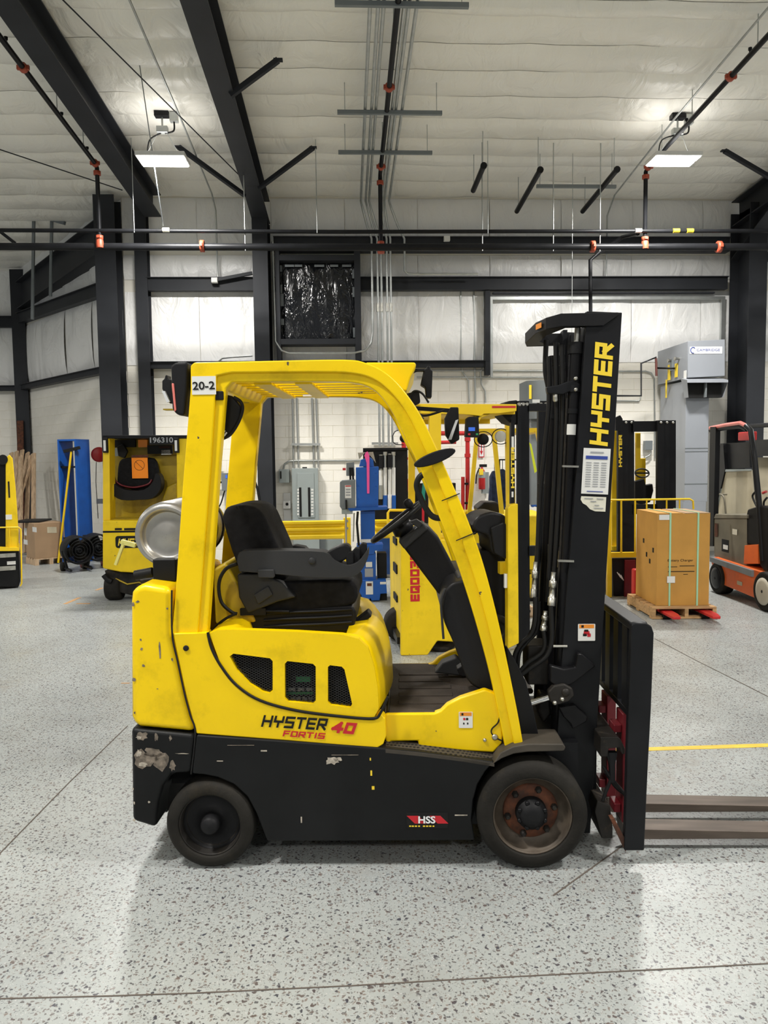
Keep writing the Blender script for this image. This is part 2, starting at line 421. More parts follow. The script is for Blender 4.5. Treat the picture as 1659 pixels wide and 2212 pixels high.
GLYPH = {  # squared block letters as strokes in a 0..1 box
 'H': (0.95, [[(0,0),(0,1)],[(1,0),(1,1)],[(0,.5),(1,.5)]]), 'Y': (0.95, [[(0,1),(0,.52),(1,.52)],[(1,1),(1,.52)],[(.5,.52),(.5,0)]]),
 'S': (0.9, [[(1,1),(0,1),(0,.5),(1,.5),(1,0),(0,0)]]), 'T': (0.9, [[(0,1),(1,1)],[(.5,1),(.5,0)]]),
 'E': (0.85, [[(1,1),(0,1),(0,0),(1,0)],[(0,.5),(.95,.5)]]), 'R': (0.9, [[(0,0),(0,1),(1,1),(1,.45),(0,.45)],[(.45,.45),(1,0)]]),
 'F': (0.85, [[(1,1),(0,1),(0,0)],[(0,.5),(.85,.5)]]), 'O': (0.9, [[(0,0),(0,1),(1,1),(1,0),(0,0),(0,.1)]]), 'I': (0.2, [[(.5,0),(.5,1)]]),
 '0': (0.85, [[(0,.5),(0,1),(1,1),(1,0),(0,0),(0,.55)]]), '4': (0.95, [[(.72,0),(.72,1),(0,.32),(1,.32)]]),
 'Q': (0.9, [[(0,.5),(0,1),(1,1),(1,0),(0,0),(0,.55)],[(.6,.3),(1.05,-.1)]]), '3': (0.85, [[(0,1),(1,1),(1,0),(0,0)],[(.3,.5),(1,.5)]]), '6': (0.85, [[(1,1),(0,1),(0,0),(1,0),(1,.5),(0,.5)]]),
 'A': (0.9, [[(0,0),(0,1),(1,1),(1,0)],[(0,.42),(1,.42)]]), 'N': (0.9,[[(0,0),(0,1),(1,0),(1,1)]]),
}
def stroke_word(s, name, material, parent, o, right, up, height, width, t=0.24, slant=0.0, gap=0.34, th=0.0015, world=False, label=None):
    polys = []; x = 0.0
    def seg(a, b, tx, tz):
        ax, az = a; bx, bz = b
        dx, dz = bx-ax, bz-az; l = math.hypot(dx, dz) or 1; dx /= l; dz /= l
        h = tx/2
        nx, nz = -dz*h, dx*h; ex, ez = dx*h, dz*h
        polys.append([(ax-ex+nx, az-ez+nz), (ax-ex-nx, az-ez-nz), (bx+ex-nx, bz+ez-nz), (bx+ex+nx, bz+ez+nz)])
    for ch in s:
        if ch == ' ': x += 0.6; continue
        wd, st = GLYPH[ch]; wd *= 0.78
        for pl in st:
            pts = [(x + a*wd, t/2 + b*(1-t)) for a, b in pl]
            for a, b in zip(pts, pts[1:]): seg(a, b, t, t)
        x += wd + gap
    xs = [q[0] for p in polys for q in p]; x0, x1 = min(xs), max(xs)
    m = plate_at(o, right, up); mb = MB()
    for i, p in enumerate(polys):
        vs = []
        for a, b in p:
            X = (a-(x0+x1)/2)/(x1-x0)*width + slant*(b-0.5)*height; Y = (b-0.5)*height
            vs.append(m @ Vector((X, Y, th + i*2e-5)))
        mb.add(vs, [(0,1,2,3)])
    return mb.build(name, material, parent, world=world, label=label)
def sticker(name, material, parent, o, right, up, wd, ht, th=0.0012, world=False, r=0.0, label=None):
    m = plate_at(o, right, up); pts = rrect(-wd/2, wd/2, -ht/2, ht/2, r, 3) if r else [(-wd/2,-ht/2),(wd/2,-ht/2),(wd/2,ht/2),(-wd/2,ht/2)]
    n = len(pts); mb = MB()
    mb.add([m @ Vector((a, b, 0)) for a, b in pts] + [m @ Vector((a, b, th)) for a, b in pts],
           [tuple(range(n-1,-1,-1)), tuple(range(n, 2*n))] + [(i, (i+1)%n, n+(i+1)%n, n+i) for i in range(n)])
    return mb.build(name, material, parent, world=world, label=label)
# ================================================================ the hall
mb = MB(); mb.add([(-16,-10,0),(16,-10,0),(16,18,0),(-16,18,0)], [(0,1,2,3)])
floor = tag(mb.build('floor', 'floor'), 'pale grey epoxy floor with dark flakes', 'floor', kind='structure')

# ceiling: roof deck with sagging white insulation strips between the purlins
mb = MB(); mb.add([(-16,-10,roofz(-10)+.12),(16,-10,roofz(-10)+.12),(16,18,roofz(18)+.12),(-16,18,roofz(18)+.12)], [(0,3,2,1)])
mb.add([(-16,-10,roofz(-10)),(16,-10,roofz(-10)),(16,6.3,roofz(6.3)),(-16,6.3,roofz(6.3))], [(0,3,2,1)])
ceiling = tag(mb.build('ceiling', 'insulation_roof'), 'white insulated roof sloping down to the back wall', 'ceiling', kind='structure')
ys = [6.3, 6.85, 7.4, 7.92, 8.16, 8.69, 9.22, 9.79, 10.34, 10.91, 11.41, 11.72, 12.35, 12.98, 13.55, 14.1, 14.65, 15.2, 15.75, 16.3, 16.85, 17.4]
rnd = random.Random(3)
for y0, y1 in zip(ys, ys[1:]):
    xs = []; x = -15.9
    while x < 15.8: xs.append(x); x += 0.30
    rows = []; nrow = 7; ph = [rnd.uniform(0, 6) for _ in range(4)]
    for j in range(nrow):
        t = j/(nrow-1); y = y0 + 0.004 + (y1-y0-0.008)*t; row = []
        for i, x in enumerate(xs):
            sag = math.sin(PI*t)**0.7 * (0.030 + 0.012*math.sin(x*0.9+ph[0]) + 0.008*math.sin(x*2.3+ph[1]))
            rip = 0.004*math.sin(x*5.1+ph[2]+3*t) * math.sin(PI*t)
            seam = 0.014 if i % 4 == 0 else 0.0
            row.append((x, y, roofz(y) - sag - rip + seam + (0.03 if j in (0, nrow-1) else 0)))
        rows.append(row)
    MB().loft(rows, cap=False, closed=False).build('insulation_strip', 'insulation_roof', ceiling, world=True)

# back wall: painted block below, white faced insulation above
XL, XR = -3.62, 11.0
CMU_TOP = 3.21
def block_wall(name, label, p0, p1, n_full, z0=0.0, skip=()):
    """wall from p0 to p1 (plan); blocks stand proud of recessed joints; top n_full rows are single blocks"""
    a, b = Vector((*p0, 0)), Vector((*p1, 0)); d = (b-a).normalized(); n = Vector((d.y, -d.x, 0)); ln = (b-a).length
    mb = MB()
    q = [a, b, b - n*0.2, a - n*0.2]
    mb.add([v + V(0,0,z0) for v in q] + [v + V(0,0,6.3) for v in q], [(3,2,1,0),(4,5,6,7),(0,1,5,4),(1,2,6,5),(2,3,7,6),(3,0,4,7)])
    wall = tag(mb.build(name, 'mortar'), label, 'wall', kind='structure')
    rows = 17; h = CMU_TOP/rows; L = 0.40; j = 0.0035; meshes = {}
    stuff = MB(); cnt = 0
    for r in range(rows-1, -1, -1):
        x = -0.2 if r % 2 else 0.0
        while x < ln - 0.02:
            x0, x1 = max(x, 0.0), min(x + L, ln); x += L
            if x1 - x0 < 0.05: continue
            key = round(x1-x0, 3)
            hw, hh, dp, e = (x1-x0)/2 - j/2, h/2 - j/2, 0.007, 0.003
            vs = [(-hw,0,-hh),(hw,0,-hh),(hw,0,hh),(-hw,0,hh),(-hw+e,-dp,-hh+e),(hw-e,-dp,-hh+e),(hw-e,-dp,hh-e),(-hw+e,-dp,hh-e)]
            fs = [(4,5,6,7),(0,1,5,4),(1,2,6,5),(2,3,7,6),(3,0,4,7)]
            m = Matrix.Translation(a + d*((x0+x1)/2) + V(0,0,z0+(r+.5)*h)) @ Matrix((d, -n, V(0,0,1))).transposed().to_4x4()
            if cnt < n_full:
                if key not in meshes:
                    k = MB(); k.add(vs, fs); o = k.build('block', 'block_paint', wall); meshes[key] = o.data
                else:
                    o = bpy.data.objects.new('block', meshes[key]); COL.objects.link(o); o.parent = wall
                o.matrix_basis = world_of(wall).inverted() @ m; cnt += 1
            else: stuff.add([m @ Vector(v) for v in vs], fs)
    if stuff.v:
        o = stuff.build('lower_blocks', 'block_paint', wall, world=True); o['kind'] = 'stuff'
    return wall, a, d, n, ln
def insul_panels(wall, a, d, n, ln, z0, z1, wd, rnd, bulge=0.05):
    k = max(1, round(ln/wd)); w1 = ln/k
    for i in range(k):
        rows = []; ph = rnd.uniform(0, 6)
        for jj in range(7):
            t = jj/6; row = []
            for ii in range(9):
                s = ii/8
                off = 0.012 + bulge*math.sin(PI*t)**0.6*(0.75+0.25*math.sin(ph+3*s)) + 0.012*math.sin(9*s+ph)*math.sin(PI*t)
                if ii in (0, 8): off *= 0.8
                row.append(a + d*(w1*(i+0.002+s*0.996)) + n*off + V(0,0,z0+(z1-z0)*t))
            rows.append(row)
        MB().loft(rows, cap=False, closed=False).build('insulation_panel', 'insulation_wall', wall, world=True)
rn = random.Random(5)
wb = block_wall('wall_back', 'long back wall, cream painted block below and white insulation above', (XL, 13.0), (XR, 13.0), 298)
for z0, z1 in ((3.30, 4.50), (4.70, 5.10), (5.28, 6.02)): insul_panels(*wb, z0, z1, 1.22, rn)
CORN = (-6.98, 17.0)
wl = block_wall('wall_left', 'slanting left wall section between the tall column and corner column', CORN, (XL, 13.0), 200)
for z0, z1 in ((3.35, 4.60), (4.80, 6.0)): insul_panels(*wl, z0, z1, 1.3, rn)
wf = block_wall('wall_far_left', 'receding wall strip left of the corner column', (-15.9, 17.0), CORN, 120)
for z0, z1 in ((3.35, 4.60), (4.80, 5.9)): insul_panels(*wf, z0, z1, 1.3, rn)

# ---- steel frames
def ibeam(mb, a, b, depth, width, up, tf=0.016, tw=0.012):
    a, b = Vector(a), Vector(b); d = (b-a).normalized(); u = Vector(up); u = (u - d*u.dot(d)).normalized()
    mb.bar(a+u*(depth/2), b+u*(depth/2), width, tf, u); mb.bar(a-u*(depth/2), b-u*(depth/2), width, tf, u)
    mb.bar(a, b, tw, depth, u); return mb
def column(label, x, y, top, depth, width, up=(0,1,0), bolts=True):
    t = thing('steel_column', label, 'column', (x, y, 0), group='steel frame columns')
    ibeam(MB(), (x,y,0.02), (x,y,top), depth, width, up).build('shaft', 'frame_steel', t, world=True)
    MB().box(x-width*.75, x+width*.75, y-depth*.62, y+depth*.62, 0, 0.02).build('base_plate', 'frame_steel', t, world=True)
    return t
column('dark steel column in the middle under the roof beam, left of the black window', -1.31, 12.60, 5.55, 0.5, 0.24)
colE = column('massive dark steel column at the right behind the orange truck', 6.72, 12.55, 5.75, 0.62, 0.30)
column('wide dark steel column at the left, beside the slanting wall', -3.80, 12.80, 5.95, 0.36, 0.33)
column('slim dark steel post just right of the wide left column', -3.28, 12.86, 5.95, 0.2, 0.195)
column('corner steel column farthest left behind the lumber', -6.85, 16.75, 5.75, 0.3, 0.28)
def rafter(label, x, y0, y1, depth, width, drop, haunch=0.0):
    t = thing('roof_beam', label, 'roof beam', (x, (y0+y1)/2, roofz((y0+y1)/2)-drop-depth), group='roof beams')
    a, b = V(x, y0, roofz(y0)-drop-depth/2), V(x, y1, roofz(y1)-drop-depth/2)
    m = MB(); n = Vector((0, SLOPE, 1)).normalized()
    m.bar(a+n*depth/2, b+n*depth/2, width, 0.016, n); m.bar(a, b, 0.012, depth, n)
    m.build('web', 'frame_steel', t, world=True)
    MB().bar(a-n*depth/2, b-n*depth/2, width, 0.018, n).build('bottom_flange', 'frame_steel', t, world=True)
    if haunch:
        hm = MB(); zz = roofz(y1)-drop-depth
        hm.prism([(y1-1.5, roofz(y1-1.5)-drop-depth+.01), (y1, zz+.01), (y1, zz-haunch)], x-0.008, x+0.008, axis='x')
        hm.bar((x, y1-1.5, roofz(y1-1.5)-drop-depth), (x, y1, zz-haunch), width, 0.016)
        hm.build('haunch', 'frame_steel', t, world=True)
    return t
rafter('dark roof beam running to the middle column', -1.31, -9, 12.84, 0.36, 0.25, 0.10, 0.10)
rafter('dark roof beam at upper left running to the slim post', -3.02, -9, 12.6, 0.34, 0.26, 0.10)
rafter('dark roof beam entering at the right edge above the massive column', 6.72, -9, 12.86, 0.40, 0.28, 0.08, 0.55)
m = MB(); ibeam(m, (-3.85,13.0,5.45), (-6.75,16.6,5.20), 0.55, 0.25, (0,0,1))
tag(m.build('roof_beam', 'frame_steel'), 'dark skewed beam dropping from the wide left column to the corner', 'roof beam', 'roof beams')
# girts and eave strut
def girt(label, a, b, h, dp, group='wall girts'):
    t = thing('wall_girt', label, 'girt', ((Vector(a)+Vector(b))/2), group=group)
    a, b = Vector(a), Vector(b)
    MB().bar(a, b, dp, h).build('web', 'frame_steel', t, world=True)
    MB().bar(a+V(0,-.02,h/2), b+V(0,-.02,h/2), dp+.06, 0.012).build('lip', 'frame_steel', t, world=True)
    return t
girt('upper black girt across the back wall right of the middle column', (-1.15,12.85,4.585), (6.5,12.85,4.595), 0.20, 0.12)
girt('upper black girt between the slim post and the middle column', (-3.2,12.85,4.585), (-1.45,12.85,4.585), 0.20, 0.12)
girt('lower black girt above the blocks between the slim post and the middle column', (-3.2,12.88,3.28), (-1.45,12.88,3.28), 0.10, 0.12)
girt('lower black girt above the blocks right of the black window', (-1.15,12.88,3.27), (2.42,12.88,3.27), 0.10, 0.12)
girt('upper black girt on the slanting left wall', (-3.75,13.02,4.62), (-6.8,16.62,4.74), 0.20, 0.14)
girt('lower black girt on the slanting left wall', (-3.75,13.02,3.27), (-6.8,16.62,3.30), 0.10, 0.14)
girt('upper black girt at the far left edge', (-7.0,16.85,4.70), (-14,16.85,4.70), 0.22, 0.14)
girt('lower black girt at the far left edge', (-7.0,16.85,3.30), (-14,16.85,3.30), 0.10, 0.14)
girt('heavy black eave beam across the back wall behind the sprinkler mains', (-1.12,12.72,5.185), (6.45,12.72,5.19), 0.22, 0.16)
girt('short black girt stub right of the massive column', (6.95,12.72,5.0), (10.9,12.72,5.0), 0.12, 0.10)
# slim diagonal brace bars on the back wall girt
for p, q, lb in (((905,607),(1085-540,590),None),):
    a, b = atY(455,607,12.70), atY(545,590,12.70)
    tag(MB().bar(a, b, 0.05, 0.05).build('brace_bar', 'frame_steel'), 'thin dark brace bar resting on the upper girt by the middle column', 'brace')

# covered window
t = thing('window_1', 'square opening covered with shiny black plastic film', 'window', (-0.41, 12.8, 3.5), kind='structure')
x0, x1, z0, z1 = -1.10, 0.28, 3.57, 5.02
for bx in ((x0, x0+.07, z0-.35, z1+.06), (x1-.10, x1, z0-.35, z1+.06), (x0+.07, x1-.10, z1-.11, z1-.02), (x0+.07, x1-.10, z0, z0+.09)):
    MB().box(bx[0], bx[1], 12.57, 12.86, bx[2], bx[3]).build('frame_bar', 'frame_steel', t, world=True, bevel=0.004)
rows = []
for j in range(25):
    row = []
    for i in range(25):
        s, q = i/24, j/24
        y = 12.74 - 0.035*math.sin(PI*s)*math.sin(PI*q) - 0.02*math.sin(11*s+2*q)*(1-q) - 0.012*math.sin(23*s-3*q)*(1-q) - 0.006*math.sin(9*q+17*s)
        row.append((x0+.07+(x1-x0-.17)*s, y, z0+.08+(z1-z0-.19)*q))
    rows.append(row)
MB().loft(rows, cap=False, closed=False).build('plastic_film', 'plastic_film', t, world=True)
for s, q, wd, ht in ((.13,.955,.15,.035),(.25,.955,.12,.035),(.53,.955,.16,.035),(.73,.955,.13,.035),(.90,.955,.15,.035),(.985,.85,.03,.14),(.985,.62,.03,.16),(.985,.10,.03,.16),(.015,.92,.03,.10),(.015,.66,.03,.14),(.02,.24,.05,.10),(.02,.52,.05,.2)):
    px, pz = x0+.07+(x1-x0-.17)*s, z0+.08+(z1-z0-.19)*q
    MB().box(px-wd/2, px+wd/2, 12.685, 12.69, pz-ht/2, pz+ht/2).build('tape_strip', 'grey_panel_dark', t, world=True)
# framed insulated panel at the right
t = thing('window_2', 'wide insulated panel in a thin grey frame behind the tall mast', 'panel', (4.47, 12.9, 3.1), kind='structure')
MB().box(2.36, 2.44, 12.78, 12.92, 3.08, 4.47).build('black_post', 'frame_steel', t, world=True)
MB().box(2.46, 6.50, 12.86, 12.92, 4.34, 4.39).build('frame_bar', 'galvanised', t, world=True)
MB().box(6.44, 6.50, 12.86, 12.92, 3.02, 4.34).build('frame_bar', 'galvanised', t, world=True)
MB().box(2.46, 2.50, 12.86, 12.92, 3.05, 4.34).build('frame_bar', 'galvanised', t, world=True)
MB().box(2.5, 6.3, 12.83, 12.90, 4.43, 4.455).build('header_shadow', 'frame_steel', t, world=True)  # dark bar standing in for the slim shadow along the panel header

# ---- flange braces from the roof beams
for lb, p, q in (('dark diagonal brace at upper centre right of the middle roof beam', (-0.68,8.75,6.10), (-1.22,8.80,5.74)),
                 ('dark diagonal brace low on the right side of the middle roof beam', (-0.39,10.91,6.02), (-1.20,11.35,5.62)),
                 ('dark diagonal brace on the left side of the middle roof beam', (-2.24,10.92,6.02), (-1.43,11.6,5.60)),
                 ('dark diagonal brace beside the massive right column', (5.46,10.91,6.02), (6.60,11.2,5.60))):
    t = thing('flange_brace', lb, 'brace', ((Vector(p)+Vector(q))/2), group='roof beam braces')
    MB().bar(p, q, 0.055, 0.055).build('angle_bar', 'frame_steel', t, world=True)
    MB().bar(Vector(p)+V(-.05,0,.0), Vector(p)+V(.05,0,.0), 0.06, 0.02).build('end_tab', 'frame_steel', t, world=True)
def upper_left_brace():
    a, b = atY(45,455,14.2), atY(140,482,14.0)
    t = thing('pipe_rack', 'grey steel strut frame near the skewed beam at far left', 'strut', a)
    MB().bar(a, b, 0.06, 0.06).build('top_bar', 'grey_panel_dark', t, world=True)
    for px in (73, 112): MB().bar(atY(px, 465, 14.1), atY(px-3, 690 if px == 73 else 640, 14.1), 0.045, 0.045).build('upright', 'grey_panel_dark', t, world=True)
    a, b = atY(0,500,13.2), atY(32,525,13.2)
    tag(MB().bar(a, b, 0.05, 0.05).build('flange_brace', 'frame_steel'), 'short dark brace cut by the left picture edge', 'brace', 'roof beam braces')
upper_left_brace()

# ---- sprinkler system
def coupling(parent, c, axis, r, world=True, ears=True):
    d = Vector(axis).normalized()
    m = MB().lathe(Vector(c)-d*0.03, d, [(r*1.15,0),(r*1.55,0.004),(r*1.55,0.056),(r*1.15,0.06)], 12)
    if ears:
        e = d.cross(Vector((0,0,1)) if abs(d.z) < .9 else Vector((1,0,0))).normalized()
        m.bar(Vector(c)-e*r*2.0, Vector(c)+e*r*2.0, 0.045, 0.03, d)
    return m.build('coupling', 'coupling_orange', parent, world=world)
RX = (-3.36, 0.55, 4.335)
lbls = ('left', 'middle', 'right')
desc = ('sprinkler branch pipe under the roof at the left with orange couplings', 'sprinkler branch pipe under the roof beside the grey conduits', 'sprinkler branch pipe under the roof at the right above the bright lamp')
ends = (10.93, 11.2, 10.95)
for k, x in enumerate(RX):
    ye = ends[k]; zt = roofz(ye) - 0.36
    t = thing('sprinkler_pipe', desc[k], 'pipe', (x, ye, 4.7), group='sprinkler branch pipes')
    def P(y): return V(x, y, roofz(y) - 0.36)
    MB().tube([P(-6), P(ye-.06), V(x, ye, zt-.03), V(x, ye, 4.72)], 0.030, 10).build('pipe_run', 'black_steel', t, world=True)
    for yy in ((8.55, 10.85) if k != 1 else (8.85, 10.9)): coupling(t, P(yy), P(yy+1)-P(yy), 0.032)
    coupling(t, (x, ye, zt-.10), (0,0,1), 0.032)
    coupling(t, (x, ye, 4.80), (0,0,1), 0.032)
    MB().lathe((x, ye, 4.66), (0,0,1), [(0.05,0),(0.055,0.03),(0.05,0.1),(0.034,0.13)], 12).build('tee_fitting', 'coupling_orange', t, world=True)
    for yy in (9.5, 8.0, 10.4):
        MB().tube([P(yy)+V(0,0,.03), V(x, yy, roofz(yy))], 0.006, 5).build('hanger_rod', 'galvanised', t, world=True)
        q = P(yy+.15); MB().lathe(q, (0,0,1), [(0.012,0),(0.012,.05),(0.02,.055),(0.02,.08)], 8).build('sprinkler_head', 'black_steel', t, world=True)
t = thing('sprinkler_main', 'thick lower sprinkler main running across the whole hall', 'pipe', (0, 10.95, 4.6), group='sprinkler mains')
MB().tube([(-9,10.95,4.685),(0,10.98,4.685),(10,10.95,4.70)], 0.052, 12).build('pipe_run', 'black_steel', t, world=True)
for px in (437, 1280, 1553): coupling(t, atY(px, 535, 10.95) * V(1,0,0).x if False else V(atY(px,535,10.95).x, 10.95, 4.69), (1,0,0), 0.054)
for px, top in ((530,500),(1042,430),(1195,330),(1296,330)):
    q = atY(px, 535, 10.95); MB().tube([(q.x,10.95,4.63),(q.x,10.95,roofz(10.95))], 0.008, 5).build('hanger_rod', 'galvanised', t, world=True)
t = thing('sprinkler_main', 'thin upper pipe running across the whole hall above the thick main', 'pipe', (0, 10.9, 4.85), group='sprinkler mains')
MB().tube([(-9,10.9,4.895),(0,10.93,4.885),(10,10.9,4.92)], 0.027, 10).build('pipe_run', 'black_steel', t, world=True)
for px, m_ in ((358,'cream_sticker'),(1378,'white_sticker'),(1460,'print_yellow'),(1490,'print_yellow')):
    q = atY(px, 498, 10.9); MB().tube([(q.x-.04,10.9,4.897+q.x*.001),(q.x+.05,10.9,4.897+q.x*.001)], 0.031, 10).build('pipe_label', m_, t, world=True)
for px in (290, 685, 1054):
    q = atY(px, 498, 10.9); MB().tube([(q.x,10.9,4.86),(q.x,10.9,roofz(10.9))], 0.006, 5).build('hanger_rod', 'galvanised', t, world=True)
# black drop pipe behind the mast
a = [V(atY(1378,499,10.93).x, 10.93, 4.87)] + [atY(px, py, 11.6) for px, py in ((1345,512),(1295,545),(1275,562),(1276,720),(1278,900))]
tag(MB().tube(a, 0.030, 8).build('gas_pipe', 'black_steel'), 'black pipe dropping behind the top of the tall mast', 'pipe')

# short dark tubes hanging on rods, right of centre
for lb, a, b in (('short dark tube hanging from the roof, leftmost of three, nearest the conduits', (1.927,10.52,5.647),(1.922,11.36,5.604)),
                 ('dark tube hanging from the roof, middle of three', (2.733,10.64,5.641),(2.749,12.16,5.563)),
                 ('dark tube hanging from the roof, rightmost of three', (3.798,10.61,5.642),(3.798,12.15,5.563))):
    a, b = Vector(a), Vector(b)
    t = thing('hanging_tube', lb, 'tube', (a+b)/2, group='dark tubes hanging on rods')
    MB().tube([a, b], 0.038, 10).build('tube', 'black_steel', t, world=True)
    for q in (.08, .92):
        c = a.lerp(b, q); MB().tube([c, (c.x, c.y, roofz(c.y))], 0.006, 5).build('rod', 'galvanised', t, world=True)
    MB().lathe(a-(b-a).normalized()*.01, b-a, [(0.046,0),(0.046,0.03)], 10).build('end_cap', 'black_plastic', t, world=True)
t = thing('strut_channel', 'grey strut channel hanging below the two right dark tubes', 'strut', (3.4,11.2,5.6))
MB().box(2.82,3.99,11.17,11.21,5.59,5.635).build('channel', 'grey_panel_dark', t, world=True)
for x in (2.87, 3.93, 3.35): MB().tube([(x,11.19,5.59),(x,11.19,roofz(11.19))], 0.006, 5).build('rod', 'galvanised', t, world=True)
MB().tube([(3.35,11.19,5.6),(3.35,11.19,3.4)], 0.005, 5).build('cable', 'galvanised', t, world=True)

# trapeze struts and the bundle of conduits
for lb, y in (('grey trapeze strut nearest the top picture edge',7.39),('grey trapeze strut carrying the conduits, middle of three',9.38),('grey trapeze strut carrying the conduits, nearest the back wall',10.43)):
    t = thing('trapeze_strut', lb, 'strut', (0.58, y, roofz(y)-.4), group='trapeze struts under the roof')
    MB().box(-0.04,1.215,y-.02,y+.02,roofz(y)-.40,roofz(y)-.355).build('channel', 'grey_panel_dark', t, world=True)
    for x in (0.05, 1.15): MB().tube([(x,y,roofz(y)-.38),(x,y,roofz(y))], 0.005, 5).build('rod', 'galvanised', t, world=True)
names = ['first', 'second', 'third', 'fourth', 'fifth', 'sixth']
wallx = [0.467, 0.558, 0.619, 0.71, 0.771, 1.02]
for i, x in enumerate((0.292, 0.369, 0.421, 0.615, 0.66, 0.735)):
    xw = wallx[i] if i < 5 else 1.0
    pts = [(x, 5.5, roofz(5.5)-.33), (x, 12.2, roofz(12.2)-.33), (x+.2*(xw-x), 12.45, roofz(12.45)-.36), (x+.6*(xw-x), 12.54, 5.45), (xw, 12.56, 5.25), (xw, 12.57, 3.0 if i else 3.75)]
    if i == 0: pts = pts[:-1] + [(xw,12.57,3.75),(xw-.03,12.57,3.58),(xw-.12,12.57,3.47),(xw-.3,12.57,3.43),(-.9,12.57,3.43),(-1.02,12.57,3.47),(-1.12,12.57,3.62),(-1.13,12.57,5.2)]
    elif i == 5: pts = pts[:-1] + [(1.0,12.57,4.74),(1.05,12.57,4.70),(1.15,12.57,4.69),(2.2,12.57,4.69)]
    else: pts[-1] = (xw, 12.62, 1.9)
    t = thing('conduit', 'grey steel conduit, %s from the left in the bundle under the roof' % names[i], 'conduit', (xw, 12.57, 3), group='conduits of the ceiling bundle')
    MB().tube(pts, 0.019, 8).build('tube', 'galvanised', t, world=True)
    if i < 5:
        for z in (4.16,): MB().tube([(xw,12.575,z-.07),(xw,12.575,z+.07)], 0.024, 8).build('coupling_sleeve', 'zinc', t, world=True)
# conduits lower on the wall
def wall_conduit(label, px_pts, y=12.965, r=0.016, m_='galvanised', grp='wall conduits'):
    pts = [atY(a, b, y) for a, b in px_pts]
    return tag(MB().tube(pts, r, 8).build('conduit', m_), label, 'conduit', grp)
wall_conduit('left vertical conduit dropping to the grey breaker panel', ((632,860),(634,1010)))
wall_conduit('second vertical conduit dropping to the grey breaker panel', ((641,860),(645,1010)))
wall_conduit('third vertical conduit dropping to the grey breaker panel', ((674,860),(678,1010)))
wall_conduit('right vertical conduit dropping to the grey breaker panel', ((683,860),(688,1010)))
wall_conduit('horizontal conduit curving from the small grey box towards the blue lift', ((612,1015),(615,1002),(625,996),(640,995),(760,995),(880,994)))
wall_conduit('upper of two horizontal conduits at the top of the blocks', ((900,801),(1000,801),(1180,801)), r=.014)
wall_conduit('lower of two horizontal conduits at the top of the blocks', ((900,815),(1000,815),(1180,815)), r=.014)
wall_conduit('leftmost vertical conduit right of the guard roof', ((995,610),(996,790),(1000,805),(1012,822),(1014,870)), r=.013)
wall_conduit('middle vertical conduit right of the guard roof', ((1023,600),(1025,760),(1027,870)), r=.015)
wall_conduit('bent conduit hugging the black post', ((1010,608),(1036,612),(1045,622),(1046,640),(1044,790),(1038,805),(1040,830),(1048,845),(1049,870)), r=.014)
wall_conduit('conduit running right of the tall mast and bending down the wall', ((1310,802),(1395,802),(1407,806),(1413,818),(1414,900),(1414,990)), r=.014)
wall_conduit('thin conduit line on the upper girt left of the middle column', ((305,604),(460,603),(545,603)), r=.01)
wall_conduit('thin conduit looping above the guard roof by the middle column', ((470,782),(480,773),(500,771),(545,768)), r=.01)
wall_conduit('conduit pair member right beside the blue lift', ((872,840),(873,925)), r=.03, m_='grey_panel')
wall_conduit('slim conduit left of the thick grey one beside the blue lift', ((857,850),(858,930)), r=.012)
wall_conduit('slim conduit right of the thick grey one beside the blue lift', ((889,870),(890,930)), r=.012)
for lb, x0, x1, yy in (('short strut bracket on the wall behind the breaker panel conduits', 630, 692, 960), ('short strut bracket on the wall beside the blue lift', 803, 860, 958)):
    a, b = atY(x0, yy, 12.93), atY(x1, yy, 12.93)
    tag(MB().bar(a, b, 0.05, 0.04).build('strut_channel', 'galvanised'), lb, 'strut')
# junction boxes
for lb, px, py, wd, ht, y in (('small white junction box on the upper girt', 464, 606, .10, .08, 12.7), ('small box on the eave beam right of centre', 965, 516, .10, .08, 12.6)):
    q = atY(px, py, y); t = thing('junction_box', lb, 'junction box', q)
    MB().box(q.x-wd/2, q.x+wd/2, y-.05, y+.03, q.z-ht/2, q.z+ht/2).build('box', 'white_plastic', t, world=True, bevel=.004)
    MB().box(q.x-wd*.42, q.x+wd*.42, y-.056, y-.05, q.z-ht*.42, q.z+ht*.42).build('cover', 'white_plastic', t, world=True)
# ceiling cables and slim conduits
def ceil_line(label, pts, r, m_, cat='cable'):
    return tag(MB().tube(pts, r, 6).build('ceiling_'+cat, m_), label, cat, 'lines under the roof')
ceil_line('thin dark bracing cable crossing towards the middle roof beam', [(-3.1,6.1,6.2),(-2.633,7.771,6.12),(-1.5,11.8,5.93)], 0.008, 'frame_steel')
ceil_line('grey conduit running past the left lamp and down the wall', [(-2.01,5.5,roofz(5.5)-.15),(-2.02,9.9,roofz(9.9)-.15),(-2.05,12.4,5.9),(-2.05,12.75,5.75),(-2.05,12.78,4.69)], 0.013, 'galvanised', 'conduit')
ceil_line('thin dark cable at the far left under the roof', [(-5.6,9.9,6.0),(-4.65,10.93,5.97),(-3.40,12.28,5.90)], 0.008, 'frame_steel')
ceil_line('thin vertical wire right of the left roof beam', [(-2.26,9.0,roofz(9)),(-2.48,10.9,4.95)], 0.006, 'grey_panel_dark')
ceil_line('grey conduit above the right sprinkler branch pipe', [(4.25,5.5,roofz(5.5)-.15),(4.30,9.9,roofz(9.9)-.15),(4.40,12.4,5.9),(4.42,12.8,5.7),(4.42,12.82,4.7)], 0.013, 'galvanised', 'conduit')
for px, lb in ((1042,'rod'),(682,'x')): pass

